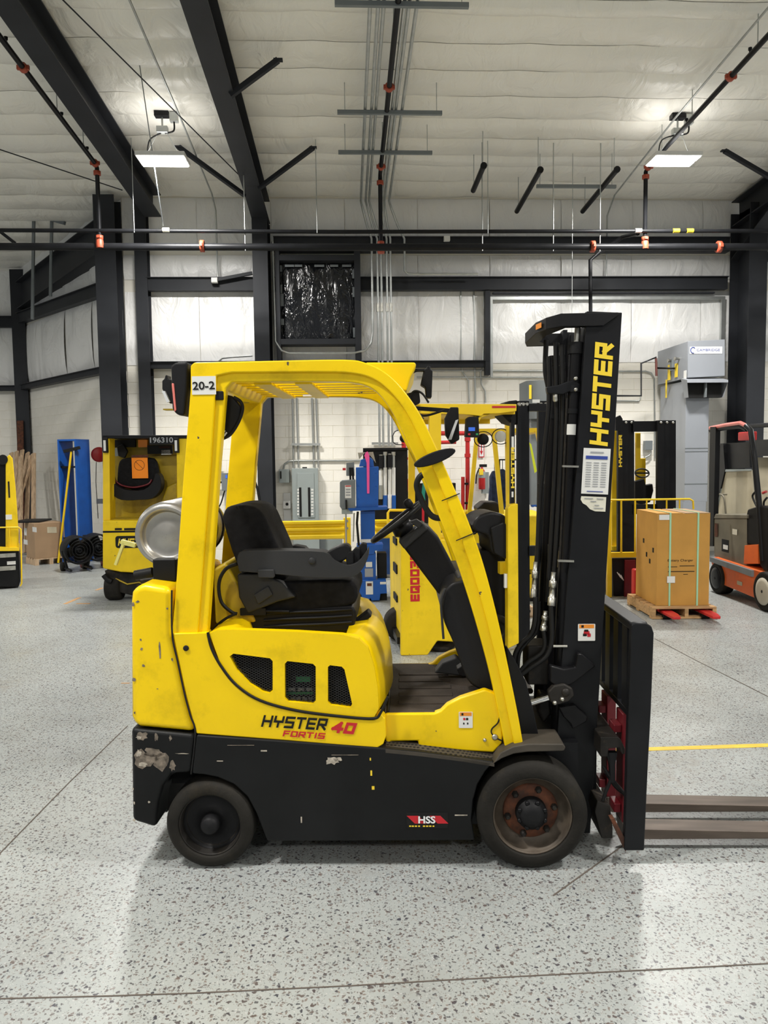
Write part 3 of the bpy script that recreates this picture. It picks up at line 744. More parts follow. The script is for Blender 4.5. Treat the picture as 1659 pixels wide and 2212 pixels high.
# ---- high-bay lamps in view
def high_bay(label, hook, lamp):
    hook, lamp = Vector(hook), Vector(lamp)
    t = thing('high_bay_light', label, 'ceiling light', lamp, group='LED high-bay lights')
    x, y, z = lamp
    MB().box(x-.31, x+.31, y-.19, y+.19, z-.005, z+.05).build('housing', 'white_plastic', t, world=True, bevel=.01)
    for s in (-1, 1): MB().box(x-.29, x+.29, y+s*.095-.075, y+s*.095+.075, z-.018, z-.004).build('diffuser', 'led_diffuser', t, world=True, bevel=.004)
    MB().box(hook.x-.09, hook.x+.09, hook.y-.05, hook.y+.05, roofz(hook.y)-.10, roofz(hook.y)-.04).build('mount_box', 'black_steel', t, world=True)
    MB().tube([(hook.x, hook.y, roofz(hook.y)-.1), (hook.x, hook.y, roofz(hook.y)-.22)], .012, 6).build('hook', 'galvanised', t, world=True)
    MB().box(hook.x-.07, hook.x+.07, hook.y-.04, hook.y+.04, roofz(hook.y)-.30, roofz(hook.y)-.22).build('driver_box', 'galvanised', t, world=True, bevel=.006)
    MB().box(hook.x+.10, hook.x+.20, hook.y-.04, hook.y+.04, roofz(hook.y)-.16, roofz(hook.y)-.05).build('junction_box', 'galvanised', t, world=True)
    for s in (-1, 1):
        MB().tube([(hook.x+s*.05, hook.y, roofz(hook.y)-.28), (x+s*.22, y, z+.05)], .004, 5).build('hanger_wire', 'galvanised', t, world=True)
    MB().tube(spline([(hook.x+.15, hook.y, roofz(hook.y)-.16), (hook.x+.14, hook.y, roofz(hook.y)-.27), (hook.x+.03, hook.y, roofz(hook.y)-.30)]), .011, 6).build('cord', 'rubber_hose', t, world=True)
    MB().tube(spline([(hook.x-.02, hook.y, roofz(hook.y)-.30), (x-.16, y, z+.25), (x-.2, y, z+.04)]), .009, 6).build('cord', 'rubber_hose', t, world=True)
    area_light('high_bay_lamp', (x, y, z-.03), LAMP_W)
high_bay('bright LED high-bay light hanging at the left between the roof beams', (-2.27,10.11,6.17), (-2.275,10.11,5.53))
high_bay('bright LED high-bay light hanging at the right over the sprinkler pipe', (4.39,10.04,6.17), (4.34,10.04,5.55))

# ---- floor marks
def floor_strip(name, label, pts, wd, m_, z=0.002, cat='marking'):
    mb = MB()
    for (a, b), (c, d) in zip(pts, pts[1:]):
        p, q = atZ(a, b), atZ(c, d); mb.bar((p.x,p.y,z/2), (q.x,q.y,z/2), wd, z)
    return tag(mb.build(name, m_), label, cat)
mat('floor_tape', (0.78, 0.52, 0.03), 0.5, var=0.15, vscale=8)
mat('crack_dark', (0.11, 0.09, 0.075), 0.9)
mat('tape_remnant', (0.45, 0.26, 0.12), 0.7)
floor_strip('floor_line', 'yellow line painted on the floor behind the forks', ((1290,1622),(1659,1610),(1760,1606)), 0.050, 'floor_tape')
floor_strip('floor_crack', 'straight saw cut in the floor left of the yellow forklift', ((-60,1905),(150,1690),(276,1568)), 0.006, 'crack_dark', cat='joint')
floor_strip('floor_crack', 'long fine crack across the floor nearest the camera', ((0,2158),(240,2152),(420,2146),(760,2130),(960,2118),(1200,2106),(1400,2096),(1659,2082)), 0.005, 'crack_dark', cat='crack')
floor_strip('floor_crack', 'fine saw cut in the floor below the load backrest', ((1195,1935),(1330,1838),(1420,1775)), 0.006, 'crack_dark', cat='joint')
floor_strip('floor_crack', 'hairline crack running between pallet and orange truck', ((1415,1380),(1500,1425),(1600,1475),(1659,1505)), 0.008, 'crack_dark', cat='crack')
floor_strip('tape_remnant', 'torn piece of old tape on the floor at left', ((140,1305),(172,1291)), 0.05, 'tape_remnant', cat='tape')
floor_strip('tape_remnant', 'torn tape end on the floor by the wheel of the numbered truck', ((165,1304),(195,1304)), 0.05, 'tape_remnant', cat='tape')
floor_strip('tape_remnant', 'small tape scrap on the floor under the truck with number plate', ((208,1275),(222,1270)), 0.05, 'tape_remnant', cat='tape')
floor_strip('tape_remnant', 'brown tape stub on the floor beside the counterweight', ((262,1476),(280,1476)), 0.02, 'tape_remnant', cat='tape')
# ================================================================ the yellow forklift in front
F = Frame(atZ(1151, 1881), R(-4.16))
FW = 0.96                                   # overall width
T = thing('forklift', 'large yellow and black forklift in front, numbered 20-2', 'forklift', F.loc, F.rz)
def vz(px, py, v): q = F.v(px, py, v); return (q.x, q.z)
def far(v): return FW - v
def wheel(root, name, c, r, wd, rim, hub, label=None, rusty=False, d=-1, hubm='black_plastic'):
    """solid tyre with a dished rim; d = -1 faces the viewer"""
    x, y, z = c; ax = (0, d, 0)
    t = MB().lathe((x, y, z), ax, [(rim, -.02),(rim, 0),(rim*1.04, .003),(r*.90, .002),(r*.965, -.010),(r, -.022),(r, -wd+.022),(r*.96, -wd+.008),(rim, -wd),(rim,-.02)], 56, cap=False).build(name, 'rubber', root, label=label)
    k = 0.72 if rusty else 0.80
    MB().lathe((x, y, z), ax, [(rim*1.005, -.012),(rim*.985, -.006),(rim*.955, -.012),(rim*.93, -.05),(rim*k, -.062),(rim*k*.97, -.066),(0.001, -.066)], 48, cap=False).build('rim', 'rim_steel' if rusty else 'greasy_steel', t)
    if rusty:
        MB().lathe((x, y, z), ax, [(rim*.70, -.066),(rim*.68, -.055),(rim*.40, -.055),(0.001,-.055)], 40, cap=False).build('rim_plate', 'rust', t)
        MB().lathe((x, y, z), ax, [(rim*.40, -.056),(rim*.385, -.02),(rim*.30, -.016),(rim*.29,-.006),(rim*.1, -.002),(.001,-.002)], 32, cap=False).build('hub', 'black_plastic', t)
        for k2 in range(8):
            a = 2*PI*k2/8 + .39; MB().lathe((x+rim*.34*math.cos(a), y+d*(-.02), z+rim*.34*math.sin(a)), ax, [(.010,0),(.010,.008),(.006,.011)], 8).build('hub_bolt', 'black_gloss', t)
        for k2 in range(6):
            a = 2*PI*k2/6 + .2; MB().lathe((x+rim*.60*math.cos(a), y+d*(-.056), z+rim*.60*math.sin(a)), ax, [(.015,0),(.014,.012),(.008,.02)], 6).build('wheel_nut', 'greasy_steel', t)
    else:
        MB().lathe((x, y, z), ax, [(rim*.92,-.045),(rim*.84,-.060),(rim*.34,-.05),(rim*.32,-.03),(rim*.30,-.02),(rim*.29,.0),(rim*.22,.014),(.001,.017)], 40, cap=False).build('hub_cap', hubm, t)
    return t
wheel(T, 'drive_wheel', (0, 0, .228), .228, .15, .164, .07, label='front drive wheel with rusty bolted rim', rusty=True)
wheel(T, 'drive_wheel', (0, FW, .228), .228, .15, .164, .07, rusty=True, d=1)
su, sz = vz(455, 1786, .03)
wheel(T, 'steer_wheel', (su, .012, .186), .186, .13, .132, .05, label='rear steer wheel with black domed hub')
wheel(T, 'steer_wheel', (su, FW-.012, .186), .186, .13, .132, .05, d=1)
MB().tube([(0,.12,.228),(0,FW-.12,.228)], .06, 12).build('drive_axle', 'greasy_steel', T)
MB().tube([(su,.12,.186),(su,FW-.12,.186)], .05, 12).build('steer_axle', 'greasy_steel', T)

# ---- counterweight
cw = [(281,1300),(283,1280),(292,1266),(312,1262),(368,1270),(370,1300),(371,1370),(384,1430),(399,1500),(411,1545),(421,1583),(300,1572),(286,1564),(282,1550)]
MB().prism(F.poly(cw, .03), .03, far(.03)).build('counterweight', 'yellow_paint', T, bevel=.035, seg=4, ang=30)
cl = [(282,1572),(300,1575),(422,1587),(413,1671),(372,1672),(352,1700),(342,1735),(338,1765),(337,1790),(285,1774)]
lower = MB().prism(F.poly(cl, .025), .025, .20).build('lower_counterweight', 'black_paint', T, bevel=.02, seg=3)
MB().prism(F.poly(cl, .025), far(.20), far(.025)).build('lower_counterweight', 'black_paint', T, bevel=.02, seg=3)
a = vz(286,1574,.2); b = vz(372,1672,.2); MB().box(vz(284,1700,.1)[0], vz(345,1700,.1)[0], .19, far(.19), vz(300,1775,.1)[1], a[1]).build('rear_plate', 'black_paint', T)
# scraped patches on the lower counterweight
def blob(mb, px, py, rx, rz, v, rnd, n=14):
    c = F.v(px, py, v); pts = []
    s = 1/ (FPX/3.05)
    for k in range(n):
        a = 2*PI*k/n; q = 1 + rnd.uniform(-.38, .3); pts.append((c.x + rx*s*q*math.cos(a), v, c.z + rz*s*q*math.sin(a)))
    mb.add(pts, [tuple(range(n-1,-1,-1))])
mat('scrape', (0.20, 0.165, 0.13), 0.6, metal=0.3, var=0.6, vscale=40, dirt=(0.03,0.028,0.025), dscale=45, damt=0.8)
mat('scrape_pale', (0.45, 0.40, 0.33), 0.6, metal=0.2, var=0.4, vscale=50)
rb = random.Random(2)
for nm, pts in (('scrape_patch', ((312,1641,24,22),(345,1645,18,20),(333,1625,22,10))), ('scrape_patch', ((306,1590,12,9),(372,1654,7,11))), ('scrape_patch', ((337,1592,4,9),(368,1594,3,7)))):
    for px, py, rx, rz in pts:
        mb = MB(); blob(mb, px, py, rx, rz, .0238, rb); mb.build(nm, 'scrape', T)
for px, py, rx, rz in ((300,1593,6,4),(300,1628,7,8),(308,1652,10,5),(322,1733,3,3),(290,1735,2,3),(287,1704,2,4),(290,1772,4,3),(393,1628,14,1),(718,1643,17,9),(730,1640,9,5)):
    mb = MB(); blob(mb, px, py, rx, rz, .0232 if px < 420 else .0185, rb); mb.build('paint_chip', 'scrape_pale', T)
for px, py, rx, rz in ((345,1404,2,22),(287,1306,3,5),(297,1300,4,3),(361,1315,3,2),(304,1382,2,3),(306,1402,3,3),(310,1438,4,3),(289,1468,4,4),(372,1425,2,4),(340,1488,2,1),(291,1540,2,3)):
    mb = MB(); blob(mb, px, py, rx, rz, .0288, rb, 9); mb.build('paint_chip', 'scrape', T)
# ---- chassis side
side = [(424,1588),(600,1600),(833,1617),(905,1624),(1068,1646),(1048,1668),(1032,1695),(1022,1730),(1019,1770),(1026,1816),(577,1818),(566,1790),(553,1757),(534,1722),(505,1695),(470,1680),(440,1674),(415,1672)]
for v0, v1 in ((.02, .09), (far(.09), far(.02))):
    MB().prism(F.poly(side, .02), v0, v1).build('side_plate', 'black_paint', T, bevel=.008)
mid = F.poly([(424,1590),(835,1619),(1068,1646),(1026,1806),(577,1808)], .02)
MB().prism([(a, b) for a, b in mid], .16, far(.16)).build('belly', 'dark_hole', T)
MB().box(vz(360,1700,.1)[0], vz(580,1700,.1)[0], .17, far(.17), .30, .44).build('wheel_well', 'dark_hole', T)
MB().box(-.26, .22, .16, far(.16), .12, .48).build('front_frame', 'black_steel', T)
# seam lines between counterweight and body
def seam(pts, v, wpx=2.2, name='seam', m_='dark_hole', rad=None):
    MB().tube([(q[0], v, q[1]) for q in F.poly(pts, v)], rad or wpx/FPX*3.05, 6).build(name, m_, T)
seam(spl2([(371,1275),(372,1370),(384,1430),(399,1500),(411,1545),(422,1584),(413,1672)]), .028, 2.0)
# ---- yellow body side below the hood gasket
body = [(373,1368),(447,1368)] + spl2([(447,1368),(456,1402),(476,1440),(510,1482),(560,1515),(640,1538),(740,1551),(808,1556)]) + [(822,1542),(832,1552),(834,1590),(828,1608),(815,1616),(800,1616),(620,1600),(424,1585),(413,1545),(401,1500),(386,1430)]
for v0, v1 in ((.03, .10), (far(.10), far(.03))):
    MB().prism(F.poly(body, .03), v0, v1).build('body_side', 'yellow_paint', T, bevel=.010, seg=3)
seam(spl2([(449,1366),(457,1400),(477,1438),(511,1480),(562,1513),(642,1535),(742,1548),(806,1552),(822,1540),(838,1505)]), .030, 3.2, 'gasket', 'rubber_hose')
# ---- hood with three meshed vents
hood = [(452,1368),(470,1361),(500,1360)] + [(640,1365),(740,1371),(775,1380),(795,1400),(808,1440),(816,1490),(818,1530),(808,1550)] + spl2([(742,1546),(642,1533),(562,1511),(511,1478),(477,1436)])
v1p = [(496,1418),(504,1412),(583,1422),(589,1428),(589,1492),(582,1498),(568,1495),(540,1478),(512,1449)]
v2p = [(615,1434),(621,1428),(676,1434),(682,1440),(682,1515),(676,1521),(622,1516),(615,1508)]
v3p = [(708,1441),(713,1437),(738,1440),(744,1446),(761,1522),(757,1529),(715,1523),(708,1517)]
PH = F.poly(hood, .035); HH = [F.poly(p, .035) for p in (v1p, v2p, v3p)]
hd = MB(); hd.prism(PH, .035, .075, holes=HH); hd.build('hood_side', 'yellow_paint', T)
hd = MB(); hd.prism(PH, far(.075), far(.035)); hd.build('hood_side', 'yellow_paint', T)
top = [(452,1368),(470,1361),(500,1360),(515,1360),(525,1361),(600,1363),(680,1367),(735,1370),(745,1371),(760,1375),(778,1382),(795,1402),(808,1440),(816,1490),(818,1530),(808,1550)]
PT = F.poly(top, .035)
rings = []
vs_ = [.035,.040,.048,.058,.070,.085,.10,.115] + [.115+(FW-.23)*k/10 for k in range(1,10)] + [FW-v for v in (.115,.10,.085,.070,.058,.048,.040,.035)]
for v in vs_:
    e = min(v, FW-v)-.035; q = (v-.035)/(FW-.07)
    ins = .05*max(0.0, 1-e/.05)**2 if e < .05 else 0
    pan = min(1.0, max(0.0, (e-.035)/.045)); pan = pan*pan*(3-2*pan)
    ring_ = []
    for k, p in enumerate(PT):
        dip = 1.0 if 4 <= k <= 7 else (.25 if k in (3, 8) else 0.0)      # sunk seat pan
        ring_.append((p[0] + (0 if k < 2 else .055*math.sin(PI*q)*(1 if k > 8 else 0) - ins*.6*(1 if k > 8 else 0)), v, p[1] - ins*.5*(1 if 0 < k < 13 else 0) - .07*pan*dip))
    rings.append(ring_)
MB().loft(rings, cap=False, closed=False).build('hood_top', 'yellow_paint', T)
# mesh in the vents and what shows behind
def in_poly(x, z, P):
    c = False; j = len(P)-1
    for i in range(len(P)):
        if (P[i][1] > z) != (P[j][1] > z) and x < (P[j][0]-P[i][0])*(z-P[i][1])/(P[j][1]-P[i][1]) + P[i][0]: c = not c
        j = i
    return c
for P in HH:
    g = MB(); x0, x1 = min(p[0] for p in P), max(p[0] for p in P); z0, z1 = min(p[1] for p in P), max(p[1] for p in P)
    for s in (1, -1):
        k = -0.3
        while k < .6:
            run = []
            for i in range(60):
                x = x0 + (x1-x0)*i/59; z = z0 + k + s*.55*(x-x0)
                if in_poly(x, z, P): run.append((x, .055, z))
                else:
                    if len(run) > 1: g.bar(run[0], run[-1], .002, .002, (0,1,0))
                    run = []
            if len(run) > 1: g.bar(run[0], run[-1], .002, .002, (0,1,0))
            k += .0105
    o = g.build('vent_mesh', 'grey_plastic', T); o['kind'] = 'stuff'
MB().box(vz(480,1400,.09)[0], vz(775,1400,.09)[0], .13, .50, vz(600,1530,.09)[1], vz(600,1405,.09)[1]).build('engine_bay', 'dark_hole', T)
c = F.v(650,1497,.12)
bt = MB().box(c.x-.12, c.x+.13, .105, .125, c.z-.045, c.z+.03).build('battery_label', 'print_black', T)
c2 = F.v(655,1467,.10); MB().box(c2.x-.03, c2.x+.03, .100, .104, c2.z-.012, c2.z+.010).build('green_label', 'print_green', T)
c2 = F.v(640,1492,.10); MB().box(c2.x-.10, c2.x+.07, .100, .104, c2.z-.016, c2.z-.006).build('green_label', 'print_green', T)
for k_, (px, py, wd) in enumerate(((630,1489,16),(650,1489,14),(668,1489,14),(632,1509,10),(645,1509,10),(658,1509,10),(671,1509,10))):
    c2 = F.v(px, py, .099); MB().box(c2.x-wd*.00092, c2.x+wd*.00092, .0985, .0995, c2.z-.006, c2.z+.006).build('white_print', 'print_grey', T)
# bolt on the body side
MB().lathe(F.v(402,1400,.028), (0,-1,0), [(.012,0),(.012,.004),(.006,.006)], 10).build('bolt', 'dark_hole', T)

# ---- overhead guard
outer = [(371,1372),(378,1300),(395,1050),(412,840),(412,790),(420,783)] + spl2([(420,783),(560,780),(740,777),(790,784),(832,804),(868,838),(905,890),(935,950),(975,1040),(1010,1122),(1040,1205),(1065,1295),(1085,1380),(1105,1475),(1120,1550),(1132,1620)], 4)[1:]
inner = spl2([(1093,1622),(1080,1555),(1062,1470),(1040,1385),(1015,1300),(985,1210),(950,1120),(915,1030),(880,955),(850,895),(825,858),(798,836),(762,826),(700,823),(500,824)], 4) + [(486,840),(472,1000),(446,1372)]
inner2 = spl2([(1113,1621),(1098,1548),(1082,1470),(1062,1385),(1040,1300),(1012,1210),(980,1122),(944,1032),(906,946),(878,892),(848,852),(812,822),(770,808),(700,804),(500,805)], 4) + [(468,812),(456,1000),(427,1372)]
og = F.poly(outer + inner, .05); og2 = F.poly(outer + inner2, .05)
gs = MB().prism(og, .060, .115).build('guard_side', 'yellow_paint', T, bevel=.007, seg=3, label='near side of the overhead guard with curved front leg')
MB().prism(og2, .045, .061).build('guard_rib', 'yellow_paint', gs, bevel=.006, seg=2)
gf = MB().prism(og, far(.115), far(.06)).build('guard_side', 'yellow_paint', T, bevel=.007, seg=3)
MB().prism(og2, far(.061), far(.045)).build('guard_rib', 'yellow_paint', gf, bevel=.006)
zt = F.v(600, 780, .05).z; ua, ub = vz(480,800,.05)[0], vz(800,800,.05)[0]
for k in range(6):
    v = .20 + k*(FW-.40)/5
    MB().box(ua, ub, v-.012, v+.012, zt-.075, zt-.022).build('roof_bar', 'yellow_paint', T, bevel=.004)
for px in (560, 650):
    u = vz(px,800,.05)[0]; MB().box(u-.035, u+.035, .11, far(.11), zt-.088, zt-.076).build('cross_bar', 'yellow_paint', T, bevel=.003)
MB().prism(F.poly([(412,784),(500,782),(500,812),(482,842),(412,842)], .05), .11, far(.11)).build('rear_header', 'yellow_paint', T, bevel=.01)
fh = F.poly([(790,783),(897,783),(899,790),(887,815),(878,845),(860,842),(836,812),(800,800)], .12)
MB().prism(fh, .115, far(.115)).build('front_header', 'yellow_paint', T, bevel=.012, seg=3)
MB().ball(F.v(525,842,.75), .075, .09, .07).build('rear_knuckle', 'yellow_dirty', T)
# black strap ring and grab handle on the front leg
el = [(939 + 48*math.cos(2*PI*k/28)*.935 + 13*math.sin(2*PI*k/28)*.35, 989 - 48*math.cos(2*PI*k/28)*.35 + 13*math.sin(2*PI*k/28)*.935) for k in range(28)]
MB().prism(F.poly(el, .03), .022, .043).build('mirror_disc', 'black_plastic', T, bevel=.006, seg=3, label='oval black disc clamped on the front guard leg')
hp = [F.v(a, b, .09) for a, b in ((935,1022),(912,1026),(901,1042),(903,1062),(920,1098),(934,1115),(950,1119),(966,1112))]
MB().tube(spline(hp, 5), .013, 10).build('grab_handle', 'rubber_hose', T)
for (a, b), (c_, d) in (((954,1082),(993,1066)), ((985,1168),(1028,1150))):
    MB().tube([F.v(a, b, .043), F.v(c_, d, .043)], .0022, 6).build('cable_tie', 'print_black', T)

# ---- rear lamp housing, rear work light, front work light
MB().prism(F.poly([(373,792),(382,784),(410,783),(408,845),(402,899),(388,898),(376,886)], .08), .05, .26).build('rear_lamp_housing', 'black_plastic', T, bevel=.012, seg=3)
MB().prism(F.poly([(371,828),(376,828),(381,886),(377,890)], .05), .045, .20).build('tail_lens', 'red_lens', T, bevel=.003)
wl_ = MB().prism(F.poly([(350,822),(355,818),(357,810),(361,810),(362,818),(370,820),(370,838),(374,870),(366,872),(356,852),(350,840)], .30), .30, .36).build('work_light', 'black_plastic', T, bevel=.005)
MB().prism(F.poly([(351,845),(357,845),(368,868),(362,870)], .295), .285, .30).build('lens', 'lamp_glass', wl_)
MB().bar(F.v(356,885,.30), F.v(400,885,.30), .05, .006).build('lamp_bracket', 'yellow_dirty', T)
MB().tube(spline([F.v(a, b, .3) for a, b in ((405,812),(385,806),(372,812))]), .004, 6).build('cable', 'rubber_hose', T)
# hanging black cable loop at the rear leg
lp = MB().prism(F.poly([(487,852),(505,856),(523,880),(520,905),(500,940),(478,950),(482,900)], .14), .13, .17).build('cable_bundle', 'rubber_hose', T, bevel=.012, seg=3)
MB().tube(spline([F.v(a, b, .13) for a, b in ((505,858),(520,868),(524,885),(515,912),(498,938),(480,948))]), .007, 8).build('cable_loop', 'rubber_hose', T)
MB().box(*[*sorted((vz(470,850,.1)[0], vz(488,850,.1)[0]))], .05, .13, *sorted((vz(480,866,.1)[1], vz(480,847,.1)[1]))).build('cable_clip', 'black_plastic', T, bevel=.004)
for a, b, c_, d in ((478,926,482,922),(480,938,486,930),(484,942,490,934)): MB().bar(F.v(a,b,.125), F.v(c_,d,.125), .003, .006).build('reflective_mark', 'print_white', T)
fl = MB().prism(F.poly([(915,800),(921,797),(922,792),(928,792),(930,800),(934,802),(932,860),(920,860),(918,838),(908,832)], .25), .22, .29).build('work_light', 'black_plastic', T, bevel=.006)
MB().bar(F.v(878,800,.25), F.v(918,800,.25), .03, .01).build('lamp_bracket', 'black_steel', T)
for path in (((872,845),(878,820),(895,803),(915,800)), ((882,860),(895,845),(912,850),(926,870)), ((880,850),(890,872),(905,895),(915,905))):
    MB().tube(spline([F.v(a, b, .22) for a, b in path]), .005, 6).build('cable', 'rubber_hose', T)
MB().prism(F.poly([(880,850),(905,845),(908,870),(890,880)], .24), .22, .27).build('cable_clamp', 'black_plastic', T, bevel=.006)
fl2 = MB().prism(F.poly([(960,905),(972,880),(990,880),(992,950),(975,960),(962,940)], .86), .84, .90).build('work_light', 'black_plastic', T, bevel=.006)
MB().prism(F.poly([(984,908),(990,906),(975,950),(968,950)], .838), .830, .842).build('lens', 'lamp_glass', fl2)
MB().bar(F.v(868,880,.86), F.v(985,888,.86), .02, .02).build('lamp_bar', 'black_steel', T)
MB().tube(spline([F.v(a, b, .6) for a, b in ((880,850),(895,880),(915,898),(960,886))]), .006, 6).build('cable', 'rubber_hose', T)

# ---- LP gas tank behind the rear leg
tc_ = F.v(357, 1156, .20)
tk = MB().lathe(tc_, (0,1,0), [(.105,.012),(.112,.004),(.122,0),(.136,.012),(.143,.035),(.145,.07),(.145,.50),(.135,.55),(.10,.585),(.001,.60)], 44, cap=False).build('gas_tank', 'alu_tank', T, label='silver LP gas cylinder lying across the counterweight')
MB().lathe(tc_, (0,1,0), [(.108,.014),(.10,.03),(.095,.034),(.05,.022),(.001,.018)], 40, cap=False).build('tank_end', 'alu_tank', tk)
MB().lathe(tc_ + V(0,.30,0), (0,1,0), [(.147,0),(.149,.003),(.149,.037),(.147,.04)], 40).build('tank_strap', 'khaki_strap', tk)
MB().lathe(tc_ + V(0,.44,0), (0,1,0), [(.147,0),(.150,.003),(.150,.03),(.147,.033)], 40).build('tank_strap', 'black_plastic', tk)
MB().box(*sorted((vz(330,1240,.16)[0], vz(380,1240,.16)[0])), .16, .60, vz(340,1256,.16)[1], vz(340,1208,.16)[1]).build('tank_cradle', 'black_steel', T, bevel=.006)
MB().lathe(F.v(345,1282,.2), (0,0,1), [(.075,0),(.075,.010),(.03,.014),(.02,.04),(.03,.05)], 24).build('swivel_base', 'black_steel', T)
MB().tube([F.v(292,1243,.22), F.v(330,1236,.22)], .022, 12).build('clamp_knob', 'black_plastic', T)
MB().tube([F.v(305,1255,.3), F.v(345,1250,.3)], .012, 10).build('cradle_arm', 'greasy_steel', T)
mat('pale_bracket', (0.62, 0.58, 0.18), 0.5)
MB().bar(F.v(293,1178,.45), F.v(262,1170,.45), .02, .02).build('latch_arm', 'pale_bracket', T)
MB().bar(F.v(268,1172,.45), F.v(250,1220,.45), .02, .012).build('latch_handle', 'pale_bracket', T)

# ---- seat
ST = MB().prism(F.poly(spl2([(478,1118),(488,1097),(515,1091),(545,1094),(565,1108),(580,1138),(608,1205),(612,1262),(540,1262),(508,1215),(486,1150)], 3), .30), .30, .70).build('seat_back', 'dark_cloth', T, bevel=.03, seg=4)
MB().tube(spline([F.v(a, b, .305) for a, b in ((512,1094),(530,1120),(545,1165),(552,1190))]), .004, 6).build('stitch_line', 'print_black', ST)
SC = MB().prism(F.poly(spl2([(540,1262),(600,1256),(740,1252),(766,1262),(772,1280),(764,1305),(700,1318),(560,1330),(530,1300)], 3), .28), .28, .72).build('seat_cushion', 'dark_cloth', T, bevel=.03, seg=4)
MB().prism(F.poly([(512,1240),(560,1238),(610,1258),(640,1290),(600,1300),(570,1312),(535,1325),(516,1290)], .25), .245, .30).build('seat_bracket', 'grey_plastic', T, bevel=.01, seg=3)
MB().prism(F.poly([(548,1285),(580,1265),(590,1285),(558,1306)], .24), .232, .25).build('seat_latch', 'grey_plastic', T, bevel=.006)
ar = MB().prism(F.poly(spl2([(513,1212),(516,1196),(530,1190),(600,1189),(700,1192),(722,1208),(748,1220),(772,1214),(788,1196),(795,1186),(794,1206),(782,1230),(758,1246),(680,1247),(600,1240),(548,1236),(518,1234)], 3), .22), .21, .31).build('armrest', 'grey_plastic', T, bevel=.009, seg=3)
MB().prism(F.poly(spl2([(695,1206),(710,1190),(735,1178),(752,1178),(757,1192),(745,1210),(720,1220),(700,1222)], 3), .22), .225, .30).build('palm_rest', 'vinyl', ar, bevel=.015, seg=3)
for k, (a, b) in enumerate(((756,1206),(770,1198),(784,1188))):
    MB().prism(F.poly([(a-10,b-6),(a-2,b-16),(a+8,b-14),(a+9,b+16),(a-6,b+22)], .23+.02*k), .225+.02*k, .265+.02*k).build('control_lever', 'black_plastic', ar, bevel=.006, seg=3)
MB().prism(F.poly([(556,1230),(592,1230),(594,1246),(590,1249),(558,1248)], .205), .198, .215).build('arm_latch', 'grey_plastic', ar, bevel=.005)
MB().lathe(F.v(674,1212,.209), (0,-1,0), [(.016,0),(.015,.003),(.001,.003)], 20).build('arm_button', 'grey_plastic', ar)
MB().prism(F.poly([(620,1180),(640,1176),(660,1180),(672,1192),(672,1200),(615,1200)], .74), .70, .78).build('far_armrest', 'vinyl', T, bevel=.015, seg=3)
susp = F.poly([(508,1332),(520,1318),(760,1310),(768,1322),(764,1366),(520,1372)], .26)
MB().prism(susp, .28, .72).build('seat_base', 'black_plastic', T, bevel=.012, seg=2)
for yy in (1326, 1340, 1354):
    MB().tube(spline([F.v(570, yy, .277), F.v(620, yy-3, .272), F.v(700, yy-6, .272), F.v(760, yy-10, .277)]), .006, 8).build('bellows_fold', 'vinyl', T)
MB().bar(F.v(520,1321,.265), F.v(575,1320,.265), .03, .03).build('slide_handle', 'black_plastic', T)
MB().tube([F.v(575,1320,.265), F.v(625,1321,.265)], .008, 8).build('slide_lever', 'black_plastic', T)
MB().tube(spline([F.v(a, b, .24) for a, b in ((512,1218),(487,1230),(473,1260),(478,1300),(500,1322),(512,1326))]), .008, 8).build('seat_hose', 'rubber_hose', T)
MB().tube(spline([F.v(a, b, .2) for a, b in ((510,1326),(490,1335),(470,1350),(458,1366))]), .006, 8).build('cable', 'rubber_hose', T)
MB().bar(F.v(766,1348,.4), F.v(800,1322,.4), .09, .028).build('seat_belt_buckle', 'black_plastic', T, bevel=.006)
# yellow bulkhead behind the seat
MB().prism(F.poly([(446,1368),(440,1240),(470,1225),(512,1300),(540,1362)], .12), .27, far(.12)).build('bulkhead', 'yellow_dirty', T, bevel=.015)

# ---- floor, mat, front cowl, steering
fz = F.v(880, 1540, .10).z; u0, u1 = vz(815,1540,.1)[0], vz(1068,1540,.1)[0]
MB().box(u0, u1, .09, far(.09), fz-.05, fz-.008).build('floor_plate', 'black_steel', T)
fm = MB().prism([(u0+.03,.10),(u1-.15,.10),(u1-.02,.20),(u1-.02,FW-.2),(u1-.1,FW-.1),(u0+.03,FW-.1)], fz-.008, fz+.004, axis='z').build('floor_mat', 'mat_rubber', T, bevel=.003)
for k in range(5):
    vv = .2 + k*.11; MB().box(u0+.09, u1-.16, vv, vv+.05, fz+.003, fz+.008).build('mat_tread', 'mat_rubber', fm, bevel=.002)
MB().tube([V(vz(838,1500,.1)[0], v, z) for v, z in ((.1, fz+.006),(.5, fz+.006),(far(.1), fz+.006))], .006, 6).build('mat_edge', 'rubber_hose', T)
fp = [(824,1552),(834,1542),(938,1541),(952,1536),(966,1522),(995,1507),(1048,1490),(1070,1498),(1078,1507),(1086,1590),(1084,1606),(1066,1626),(1000,1622),(905,1612),(903,1601),(845,1602),(835,1612)]
for v0, v1 in ((.085,.125),(far(.125),far(.085))):
    MB().prism(F.poly(fp, .085), v0, v1).build('front_side', 'yellow_paint', T, bevel=.008, seg=3)
seam(spl2([(1080,1547),(1075,1562),(1063,1574),(1062,1584),(1072,1594),(1084,1600)]), .083, 1.6)
for px, py, r in ((1069,1592,.014),(1047,1598,.008)):
    MB().lathe(F.v(px,py,.085), (0,-1,0), [(r,0),(r,.005),(r*.6,.008)], 8).build('bolt', 'zinc', T)
